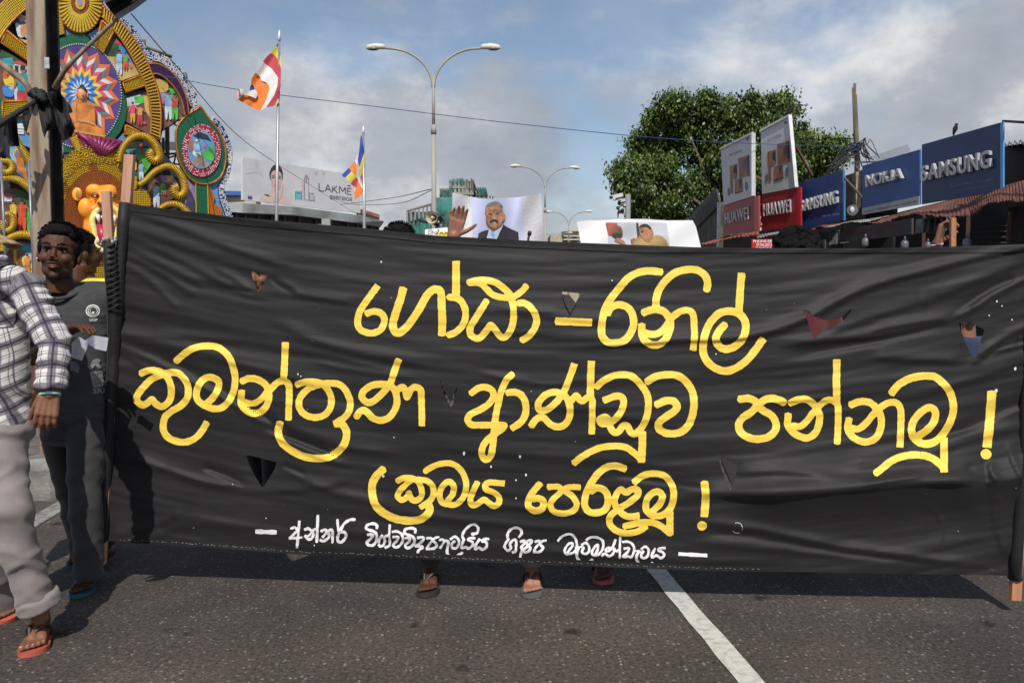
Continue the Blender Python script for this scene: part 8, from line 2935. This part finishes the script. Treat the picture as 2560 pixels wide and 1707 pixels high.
g.tube([kn, P(42, 1360, 3.0), P(72, 1440, 3.04), P(97, 1515, 3.06)], [.072, .067, .066, .069], 18)
g.ball(kn, .072, 14, 8)
cap(g, P(-85, 1090, 3.15), kn2, .105, .085, 16)
g.tube([kn2, P(-25, 1450, 3.3), P(8, 1565, 3.40)], [.085, .078, .075], 16)
tr = blob_mesh('trousers', g, .010, 5)
cloth_noise(tr, .016, 7, 11)
obj_from('trousers', tr, m_trou, pm)
for c, a, r in ((P(98, 1508, 3.06), P(86, 1480, 3.05), .072), (P(8, 1570, 3.41), P(2, 1545, 3.4), .078)):
 g = MB()
 q = (c - a).normalized()
 g.tube([c - q * .035, c - q * .028, c + q * .012, c + q * .016], [r, r + .005, r + .007, r - .006], 20)
 me_ = blob_mesh('cuff', g, .006, 2)
 cloth_noise(me_, .005, 14, 4)
 obj_from('cuff', me_, m_trou, pm)
g = MB()
q = (wrR - elR).normalized()
c = P(124, 986, 2.915)
s = q.cross(Vector((0, 1, 0))).normalized()
w_ = q.cross(s)
g.tube([c + (s * math.cos(a) * .033 + w_ * math.sin(a) * .026) for a in [k * 2 * math.pi / 24 for k in range(25)]], .0055, 6)
g.build('wrist_band', mat('mint_band', (.30, .74, .72), .5, .2, 60), pm, True)
cp = MB()
m_cap = cloth_mat('tan_cap', (.42, .27, .10))
cp.ball((0, .02, .052), (.086, .104, .080), 20, 12)
cp.v = [tuple(M1 @ Vector(v)) for v in cp.v]
cpo = cp.build('cap', m_cap, pm, True)
g = MB()
for i in range(8):
 for j in range(4):
  def bp_(i, j):
   a = (-1 + 2 * i / 8) * 1.15
   r = .085 + .115 * j / 4 * math.cos(a * .75)
   return M1 @ Vector((r * math.sin(a) * .95, .015 - r * math.cos(a) * 1.12, .055 - .012 * j - .022 * a * a))
  g.poly([bp_(i, j), bp_(i + 1, j), bp_(i + 1, j + 1), bp_(i, j + 1)])
o = g.build('cap_brim', m_cap, cpo, True)
md = o.modifiers.new('thickness', 'SOLIDIFY')
md.thickness = .005
obj_from('hair', blob_mesh('hair', hair_geo(M1, .93, seed=2), .006, 2), m_hair, pm)
face_parts(M1, pm, SK2)
# ---- person in the charcoal T-shirt
D2 = 3.60
tm = empty('person', P(215, 1500, 3.6), 'person in a charcoal T-shirt with round white emblem holding leaflets beside the banner', 'person')
M2 = head_mat(P(148, 634, 3.58), math.radians(17), math.radians(-2), math.radians(4), 1.04)
hm2 = blob_mesh('h', head_geo(M2), .0036, 3)
shR2, shL2 = P(122, 748, 3.62), P(276, 748, 3.66)
elR2, wrR2 = P(80, 895, 3.56), P(168, 828, 3.36)
g = MB()
cap(g, M2 @ Vector((0, .028, -.10)), P(184, 768, 3.67), .050, .065)
cap(g, P(192, 765, 3.67), P(190, 900, 3.67), .075, .085)
cap(g, P(190, 900, 3.67), P(186, 1040, 3.67), .085, .085)
cap(g, shR2, elR2, .045, .038)
cap(g, elR2, wrR2, .038, .025)
cap(g, shL2, P(306, 900, 3.80), .045, .038)
cap(g, P(306, 900, 3.80), P(296, 810, 3.72), .036, .026)
k1, a1 = P(214, 1262, 3.58), P(222, 1440, 3.64)
k2, a2 = P(180, 1228, 3.85), P(214, 1400, 4.08)
cap(g, P(212, 1075, 3.63), k1, .060, .052)
cap(g, k1, a1, .052, .035)
cap(g, P(140, 1080, 3.71), k2, .060, .05)
cap(g, k2, a2, .05, .035)
bm2 = blob_mesh('b', g, .009, 5)
hd2 = (P(232, 806, 3.28) - wrR2).normalized()
hnd = blob_mesh('hd', hand_geo(wrR2 + hd2 * .01, hd2, Vector((.1, -.1, -1)), Vector((.1, -1, -.1)), .34, .10, 1.02), .0032, 3)
hnd2 = blob_mesh('hd', hand_geo(P(296, 812, 3.72), (0, -.2, 1), (0, -1, 0), (-1, 0, 0), .7), .004, 3)
hl = Vector((P(225, 1490, 3.80).x, 3.80, .024))
tl_ = Vector((P(202, 1500, 3.58).x, 3.575, .022))
fg, fd, ft, fn, fL_ = foot_geo(hl, tl_)
cap(fg, a1, hl + fd * .05 + fn * .05, .034, .034)
fm1 = blob_mesh('f', fg, .004, 3)
hl2 = Vector((P(214, 1440, 4.2).x, 4.20, .06))
tl2 = Vector((P(200, 1450, 4.0).x, 3.98, .022))
fg2, fd2, ft2, fn2, fL2 = foot_geo(hl2, tl2)
cap(fg2, a2, hl2 + fd2 * .05 + fn2 * .05, .034, .034)
bo_me = join_meshes('body', [hm2, bm2, hnd, hnd2, fm1, blob_mesh('f', fg2, .006, 3)])
stubble(bo_me, M2, SK1)
bo_me.name = 'body'
ob_ = bpy.data.objects.new('body', bo_me)
COL.objects.link(ob_)
ob_.parent = tm
ob_.matrix_parent_inverse = tm.matrix_world.inverted()
slipper(tm, hl, fd, ft, fn, fL_, mat('slipper_teal', (.02, .10, .12), .6, .1, 20), mat('slipper_strap_blue', (.02, .10, .35), .5))
slipper(tm, hl2, fd2, ft2, fn2, fL2, MATS['slipper_teal'], MATS['slipper_strap_blue'])
face_parts(M2, tm, SK1)
hm = blob_mesh('hair', hair_geo(M2, .93, seed=5), .004, 4)
cloth_noise(hm, .0016, 90, 3)
strands(M2, .95, 1500, 5, obj_from('hair', hm, m_hair, tm), m_hair)
g = MB()
torso(g, [(P(192, 738, 3.66), .100, .080), (P(195, 755, 3.66), .135, .098), (P(194, 790, 3.66), .152, .118), (P(190, 900, 3.66), .148, .122), (P(187, 1005, 3.66), .152, .124), (P(186, 1036, 3.66), .158, .126)])
cap(g, P(142, 742, 3.64), P(262, 738, 3.68), .058, .056, 14)
cap(g, shR2 + Vector((.01, 0, 0)), shR2.lerp(elR2, .62), .062, .066, 14)
cap(g, shL2 + Vector((-.01, 0, 0)), shL2.lerp(P(306, 900, 3.80), .62), .062, .066, 14)
te = blob_mesh('t_shirt', g, .008, 6)
cloth_noise(te, .009, 7, 21)
tee = obj_from('t_shirt', te, m_tee, tm)
g = MB()
cn = M2 @ Vector((.012, .034, -.150))
g.tube([cn + Vector((.075 * math.cos(a), .062 * math.sin(a), .012 * math.sin(a) - .008 - (.022 if math.sin(a) < 0 else 0) * -math.sin(a))) for a in [k * 2 * math.pi / 28 for k in range(29)]], .008, 8)
g.build('neckband', m_tee, tm, True)
g = MB()
torso(g, [(P(187, 1015, 3.67), .145, .118), (P(186, 1085, 3.67), .15, .12)])
cap(g, P(213, 1075, 3.62), k1, .082, .068, 16)
g.tube([k1, P(219, 1350, 3.6), P(222, 1436, 3.63)], [.068, .064, .066], 16)
cap(g, P(143, 1075, 3.70), k2, .076, .066, 16)
g.tube([k2, P(199, 1318, 3.95), P(213, 1396, 4.05)], [.066, .062, .064], 16)
tr = blob_mesh('trousers', g, .009, 5)
cloth_noise(tr, .009, 6, 31)
obj_from('trousers', tr, m_dtrou, tm)
m_prn = mat('tee_white_print', (.62, .62, .60), .7, .06, 20)
m_prg = mat('tee_grey_print', (.24, .24, .25), .7, .2, 30)
decal('emblem', [ell(232, 777, 18, 16, 20)], tee, .004, m_prn, tm, 1.5)
for r, w in ((13.5, .9), (9.0, 1.2)):
 X, Y = grid(210, 758, 254, 798, .7)
 f = np.abs(np.hypot((X - 232) / 18 * 18, (Y - 777) * 18 / 16) - r) - w
 vs, fs = march(X, Y, f)
 decal('emblem_ring', [], tee, 0, m_tee, tm) if False else None
 dgp = decal('emblem_ring', [[vs[i] for i in q] for q in fs], tee, .0055, m_tee, tm)
 dgp['kind'] = 'stuff'
decal('emblem_lion', [[(226, 780), (228, 772), (233, 770), (239, 773), (239, 782), (236, 782), (236, 778), (230, 778), (229, 782)]], tee, .0055, m_tee, tm)
def tee_text(s, x0, y0, x1, y1, m, bold=.02):
 vs, fs, w = text_mesh(s, 0, bold)
 pts = [(x0 + (x1 - x0) * v.x / w, y1 + (y0 - y1) * v.y) for v in vs]
 o = decal('print_lettering', [[pts[i] for i in q] for q in fs], tee, .004, m, tm)
 return o
tee_text('UOP', 224, 796, 244, 803, m_prn, .04)
dk_ = decal('print_block', [[(225, 930), (255, 926), (260, 955), (258, 965), (232, 968)]], tee, .004, m_prg, tm, 3)
tee_text('PE', 230, 934, 252, 946, m_tee)
tee_text('RA', 236, 950, 254, 962, m_tee)
tee_text('SRI', 232, 970, 262, 983, m_prg, .03)
decal('print_lion', [smoothp([(226, 915), (232, 900), (244, 896), (252, 900), (248, 910), (254, 918), (246, 922), (238, 912), (232, 922)], 2)], tee, .004, m_prg, tm, 2)
m_leaf = mat('leaflet_paper', (.62, .62, .74), .7, .04, 9)
for k, (pp, dz, lab) in enumerate([([(211, 852), (232, 838), (271, 844), (266, 878), (238, 872)], 3.26, 'white folded leaflet, the largest, held out by the hand in front of the charcoal T-shirt'),
                                   ([(180, 852), (200, 842), (222, 858), (205, 902), (178, 893)], 3.30, 'pale leaflet hanging below the fingers of the same hand'),
                                   ([(175, 905), (188, 902), (199, 918), (196, 932), (176, 925)], 3.32, 'smallest grey leaflet lowest below the hand')]):
 s_ = Sheet(dz, lambda x, y: .02 * math.sin(x / 9.0) + (y - 850) * .0006)
 root = s_.piece(pp, 0, m_leaf if k < 2 else mat('leaflet_grey', (.20, .20, .25), .7), 'leaflet', None, 3.0)
 tagit(root, lab, 'leaflet', 'leaflets in the hand')
g = MB()
g.ball(M2 @ Vector((-.080, -.008, -.028)), (.0035, .0035, .005), 8, 6)
g.build('ear_stud', m_prn, tm, True)
# ---- other people, mostly hidden by the banner
def bystander(hx, hy, dep, fx, fdep, lab, shirt, pants, hair='short', skin=SK1, arms=None, sandal=None, yaw=0, seed=0, k=1.0, neck=.235, hv=.97):
 c = P(hx, hy, dep)
 ft0 = Vector((P(fx, 751, fdep).x, fdep, 0)) if fx is not None else Vector((c.x + .05, dep - .08, 0))
 root = empty('person', (c.x, dep, 0), lab, 'person')
 M = head_mat(c, math.radians(yaw), 0, 0, k)
 hmesh = blob_mesh('h', head_geo(M), .007, 3)
 H = c.z
 sh_z, hip_z = H - neck, H - .72
 g = MB()
 ch = Vector((c.x, dep + .03, sh_z))
 hp = Vector((c.x, dep + .03, hip_z))
 cap(g, c + Vector((0, .03, -.12)), ch, .052, .06)
 cap(g, ch - Vector((0, 0, .03)), hp, .08, .085)
 shs = [ch + Vector((-.17, 0, -.01)), ch + Vector((.17, 0, -.01))]
 feet = [ft0, Vector((2 * c.x - ft0.x, 2 * (dep + .03) - ft0.y, 0))]
 legs = []
 for i, f in enumerate(feet):
  s = -1 if f.x < hp.x or (i == 0 and f.x == hp.x) else 1
  if i == 1:
   s = -legs[0][3]
  hj = hp + Vector((s * .085, 0, -.04))
  anp = Vector((f.x, f.y + .14, .09))
  kne = hj.lerp(anp, .5) + Vector((0, -.05, .02))
  legs.append((hj, kne, anp, s))
  cap(g, hj, kne, .06, .05)
  cap(g, kne, anp, .05, .035)
 sl = MB()
 hands = []
 for i in range(2):
  if arms and arms[i]:
   el, wr, hdir, pn, ts, curl = arms[i]
  else:
   s = (-1, 1)[i]
   el = shs[i] + Vector((s * .06, 0, -.28))
   wr = el + Vector((-s * .02, -.10, -.23))
   hdir, pn, ts, curl = (0, -.1, -1), (-s, 0, 0), (0, -1, 0), .4
  cap(g, shs[i], el, .042, .036)
  cap(g, el, wr, .036, .025)
  cap(sl, shs[i], shs[i].lerp(el, .6), .060, .060)
  hands.append(blob_mesh('hd', hand_geo(wr, hdir, pn, ts, curl), .0042, 3))
 bmesh_ = blob_mesh('b', g, .014, 4)
 fts = []
 for i, f in enumerate(feet):
  fg, fd, ft, fn, fl = foot_geo(Vector((f.x, f.y + .21, .024)), Vector((f.x, f.y - .02, .024)))
  fts.append(blob_mesh('f', fg, .005, 3))
  if sandal:
   slipper(root, Vector((f.x, f.y + .21, .024)), fd, ft, fn, fl, sandal, MATS['slipper_strap_brown'])
 obj_from('body', join_meshes('body', [hmesh, bmesh_] + hands + fts), skin, root)
 if hair:
  hme = blob_mesh('hair', hair_geo(M, 1.22 if hair == 'curly' else hv, hair == 'curly', seed), .007, 1)
  cloth_noise(hme, .006 if hair == 'curly' else .003, 40, seed)
  strands(M, 1.2 if hair == 'curly' else 1.0, 500, seed, obj_from('hair', hme, m_hair, root), m_hair)
 face_parts(M, root, skin)
 torso(sl, [((c.x, dep + .03, sh_z), .13, .10), ((c.x, dep + .03, sh_z - .1), .165, .125), ((c.x, dep + .03, hip_z - .02), .165, .13)])
 cap(sl, shs[0], shs[1], .058, .058)
 sm = blob_mesh('shirt', sl, .014, 5)
 cloth_noise(sm, .008, 5, seed)
 obj_from('shirt', sm, shirt, root)
 pg_ = MB()
 torso(pg_, [((c.x, dep + .03, hip_z + .02), .15, .12), ((c.x, dep + .03, hip_z - .06), .15, .12)])
 for hj, kne, anp, s in legs:
  cap(pg_, hj, kne, .085, .068)
  cap(pg_, kne, anp + Vector((0, 0, .05)), .066, .062)
 tm_ = blob_mesh('trousers', pg_, .014, 4)
 obj_from('trousers', tm_, pants, root)
 return root
cT = [cloth_mat('shirt_' + n, c) for n, c in (('black', (.02, .02, .022)), ('pale_blue', (.32, .38, .46)), ('grey', (.16, .16, .17)), ('dark_red', (.09, .010, .014)), ('navy', (.012, .028, .07)), ('yellow', (.75, .66, .06)), ('orange_check', (.45, .22, .07)))]  # dark red is lowered to stand for the banner's shade on that shirt
jean = cloth_mat('jeans_blue', (.04, .09, .20))
s_gr = mat('slipper_grey', (.10, .11, .12), .6, .1, 20)
s_bk = mat('slipper_black', (.03, .028, .025), .6, .1, 20)
s_pk = mat('slipper_pink', (.42, .12, .11), .6, .1, 20)
bystander(997, 624, 4.05, 1066, 3.60, 'person behind the banner with only black hair and the left sandalled foot showing', cT[2], m_dtrou, sandal=s_bk, seed=1)
wrB = P(1133, 592, 3.93)
aB = [(P(1150, 700, 3.98), wrB, (P(1150, 530, 3.90) - P(1133, 592, 3.93)), (.1, -1, .1), (1, 0, 0), .16), None]
b2 = bystander(1215, 668, 4.05, 1333, 3.59, 'person raising an open palm above the banner beside the portrait poster', cT[1], m_trou, arms=aB, sandal=s_gr, seed=2, skin=skinm('skin_light_brown', (.40, .19, .125)))
bystander(1480, 690, 4.15, 1515, 3.76, 'person hidden behind the banner lifting a pink soled slipper under its lower edge', cT[2], m_trou, sandal=s_pk, seed=3)
bystander(1994, 651, 4.0, None, 0, 'person with curly black hair looking over the banner below the red boards', cT[3], m_dtrou, hair='curly', seed=4, k=1.0)
wrE = P(2343, 612, 3.72)
bystander(2420, 745, 4.0, None, 0, 'person at the right behind the banner whose hand with a bracelet grips its top edge', cT[4], jean, arms=[(P(2350, 760, 3.9), wrE, (.25, .0, 1), (.5, -.4, .1), (1, -.4, 0), .75), None], seed=6, skin=SK2)
bystander(646, 690, 4.75, None, 0, 'person whose chin and orange checked shirt show through the upper left tear of the banner', cT[6], m_dtrou, seed=7, skin=SK2)
bystander(203, 634, 3.98, None, 0, 'person in a bright yellow shirt behind the one in the charcoal T-shirt', cT[5], m_dtrou, seed=8, yaw=140, k=.86, neck=.165, hv=.9)
g = MB()
c = wrE + Vector((-.002, 0, .0))
g.tube([c + Vector((.024 * math.cos(a), .026 * math.sin(a), .004 * math.cos(a))) for a in [k * .2618 for k in range(25)]], .0035, 6)
tagit(g.build('bracelet', m_prn, None, True), 'thin pale bracelet on the wrist gripping the banner at right', 'bracelet')
# ------------------------------------------------------------------ poles of the banner
m_wood = mat('raw_timber', (.33, .13, .055), .7, 0, 5, .25, 50, col2=(.46, .21, .10), cpos=(.3, .7), detail=8, stretch=(6, 6, .5))
m_wood2 = mat('pink_timber', (.40, .20, .13), .7, 0, 5, .25, 50, col2=(.55, .30, .20), cpos=(.3, .7), detail=8, stretch=(6, 6, .5))
def pole(name, a, b, w, h, m, lab):
 g = MB()
 g.bar(a, b, w, h, Vector((0, 1, 0)))
 o = g.build(name, m)
 bm = bmesh.new()
 bm.from_mesh(o.data)
 bmesh.ops.recalc_face_normals(bm, faces=bm.faces)
 bmesh.ops.bevel(bm, geom=bm.edges[:], offset=.002, segments=1, affect='EDGES')
 bm.to_mesh(o.data)
 bm.free()
 tagit(o, lab, 'pole')
 return o
dB = 3.66
pole('wooden_pole', P(251, 1409, dB), P(325, 388, dB + .03), .043, .03, m_wood2, 'long reddish timber pole sewn into the left end of the banner')
pA = pole('wooden_pole', P(275, 640, 3.62), P(266, 478, 3.60), .040, .025, m_wood2, 'shorter timber pole in front of the lion mask, its lower half wrapped in black')
g = MB()
pts = [P(273, 604, 3.615), P(277, 680, 3.62), P(283, 760, 3.63), P(286, 850, 3.64), P(280, 1000, 3.70), P(272, 1200, 3.72)]
g.tube(pts, [.026, .027, .028, .028, .026, .026], 10)
wr_ = g.build('black_wrapping', MATS['black_satin'], pA, True)
for k in range(12):
 y = 615 + k * 14
 g = MB()
 x = 274 + (y - 604) * .055
 g.tube([P(x - 13, y + 9, 3.60), P(x, y, 3.588), P(x + 13, y - 8, 3.60)], .0045, 6)
 g.build('wrap_ridge', MATS['black_hem'], wr_, True)
g = MB()
rnd = random.Random(9)
for k in range(9):
 a = k / 9 * 6.283
 c = P(273, 600, 3.61)
 q = c + Vector((.028 * math.cos(a), .02 * math.sin(a), rnd.uniform(-.012, .012)))
 g.ball(q, (rnd.uniform(.007, .012), .009, rnd.uniform(.006, .011)), 6, 4)
g.build('tin_foil', mat('tin_foil', (.6, .6, .62), .3, .2, 30, metal=.7), pA)
pole('wooden_pole', P(2537, 1500, 3.385), P(2548, 1290, 3.42), .043, .028, m_wood, 'timber pole at the right end of the banner with its orange foot showing')
pole('wooden_pole', P(2381, 700, 3.58), P(2382, 545, 3.58), .023, .02, m_wood, 'short orange timber stick standing above the top edge of the banner at right')
# ------------------------------------------------------------------ rusty column with black cloth
cx0 = P(75, 400, 5.6)
colr = empty('rusty_column', (P(100, 751, 5.6).x, 5.6, 0), 'rusty steel H column at the left edge with black cloth tied round it', 'column')
m_rs = mat('rusty_steel', (.17, .10, .065), .75, 0, 4.5, .3, 40, col2=(.33, .27, .20), cpos=(.36, .62), detail=9, stretch=(4, 4, .45))
m_rs2 = mat('shaded_steel', (.035, .030, .027), .7, .5, 6, .2, 40)  # web and rear flange coloured dark to imitate shade behind the front flange
xl, xr = P(74, 300, 5.6).x, P(121, 300, 5.6).x
xm = (xl + xr) / 2
g = MB()
g.box((xm, 5.6, 2.4), (xr - xl, .014, 4.8))
g.build('front_flange', m_rs, colr)
g = MB()
g.box((xm, 5.68, 2.4), (.012, .144, 4.8))
g.build('web', m_rs2, colr)
g = MB()
g.box((xm, 5.76, 2.4), (xr - xl, .014, 4.8))
g.build('rear_flange', m_rs2, colr)
g = MB()
g.tube([(xm + .05, 5.62, 0), (xm + .05, 5.62, .20), (xm + .04, 5.62, .27)], [.30, .28, .22], 9)
fo = g.build('concrete_footing', mat('kerb_concrete', (.25, .24, .225)), colr)
g = MB()
g.box((P(117, 158, 5.59).x, 5.59, P(117, 158, 5.59).z), (.034, .003, .075))
g.build('sticker', mat('faded_sticker', (.36, .38, .36), .6, .2, 30), colr)
stk = MB()
stk.tube([P(136, 222, 5.50), P(160, 178, 5.47), P(185, 150, 5.45), P(300, 40, 5.3), P(360, -20, 5.2)], [.019, .017, .014, .012, .012], 8)
o = stk.build('flag_stick', m_rs, None, True)
tagit(o, 'slanting rusty stick tied to the column and carrying the black flag', 'stick')
stk = MB()
stk.tube([Vector(q) for q in catmull([tuple(P(-60, 110, 5.55)), tuple(P(10, 165, 5.5)), tuple(P(55, 200, 5.5)), tuple(P(73, 225, 5.52)), tuple(P(78, 262, 5.55))], 5)], .021, 8)
o = stk.build('bent_pipe', m_rs, None, True)
tagit(o, 'bent grey pipe running from the left edge down to the column', 'pipe')
shc = Sheet(5.40, lambda x, y: .035 * math.sin(x / 7.5 + y / 40.0) + .02 * math.sin(x / 3.6 - y / 12.0) + .025 * math.sin(y / 13.0))
m_bcl = mat('black_cotton', (.012, .012, .014), .75, .3, 20, .25, 120)
cr_ = empty('black_cloth', P(120, 300, 5.4), 'bunch of black cloth knotted round the rusty column', 'cloth')
shc.piece(zz([(560, 190), (640, 165), (820, 55), (960, 55), (1080, 200), (1160, 300), (1190, 400), (1130, 420), (1180, 560), (1232, 660), (1170, 800), (1060, 870), (1000, 905), (960, 800), (950, 640), (905, 620), (880, 480), (740, 400), (650, 300)], ZM), 0, m_bcl, 'draped_piece', cr_, 1.6)
shc.piece(zz([(590, 200), (700, 240), (900, 480), (920, 620), (760, 720), (730, 830), (690, 700), (660, 560), (620, 350)], ZM), .05, m_bcl, 'hanging_piece', cr_, 1.6)
g = MB()
g.ball(P(95, 236, 5.38), (.055, .05, .035), 12, 8)
g.ball(P(104, 246, 5.36), (.04, .05, .03), 12, 8)
kb = blob_mesh('knot', g, .006, 2)
cloth_noise(kb, .012, 30, 3)
obj_from('knot', kb, m_bcl, cr_)
st_ = empty('black_pennants', P(30, 300, 5.2), 'string of torn black cloth strips running left from the column', 'pennant string')
g = MB()
g.tube([P(92, 253, 5.36), P(55, 275, 5.3), P(0, 310, 5.2), P(-60, 345, 5.1)], [.012, .018, .022, .02], 8)
g.build('string', m_bcl, st_, True)
for q in ([(360, 370), (590, 250), (540, 380), (490, 520), (430, 740), (400, 680), (370, 600)], [(130, 500), (300, 450), (280, 560), (295, 750), (325, 960), (200, 950), (130, 900), (100, 700)], [(-60, 640), (60, 560), (90, 640), (40, 690), (85, 950), (110, 1150), (60, 1160), (-60, 1100)]):
 shc.piece(zz(q, ZM), .08, m_bcl, 'cloth_strip', st_, 1.6)
shf = Sheet(5.2, lambda x, y: .05 * math.sin(x / 16.0 + y / 10.0))
o = shf.piece([(249, -60), (420, -60), (372, -2), (335, 26), (297, 49), (288, 44), (262, 8)], 0, mat('navy_black_flag', (.010, .010, .016), .7, .2, 20), 'black_flag', None, 2.5)
tagit(o, 'corner of a plain black flag entering the picture at the upper left', 'flag')
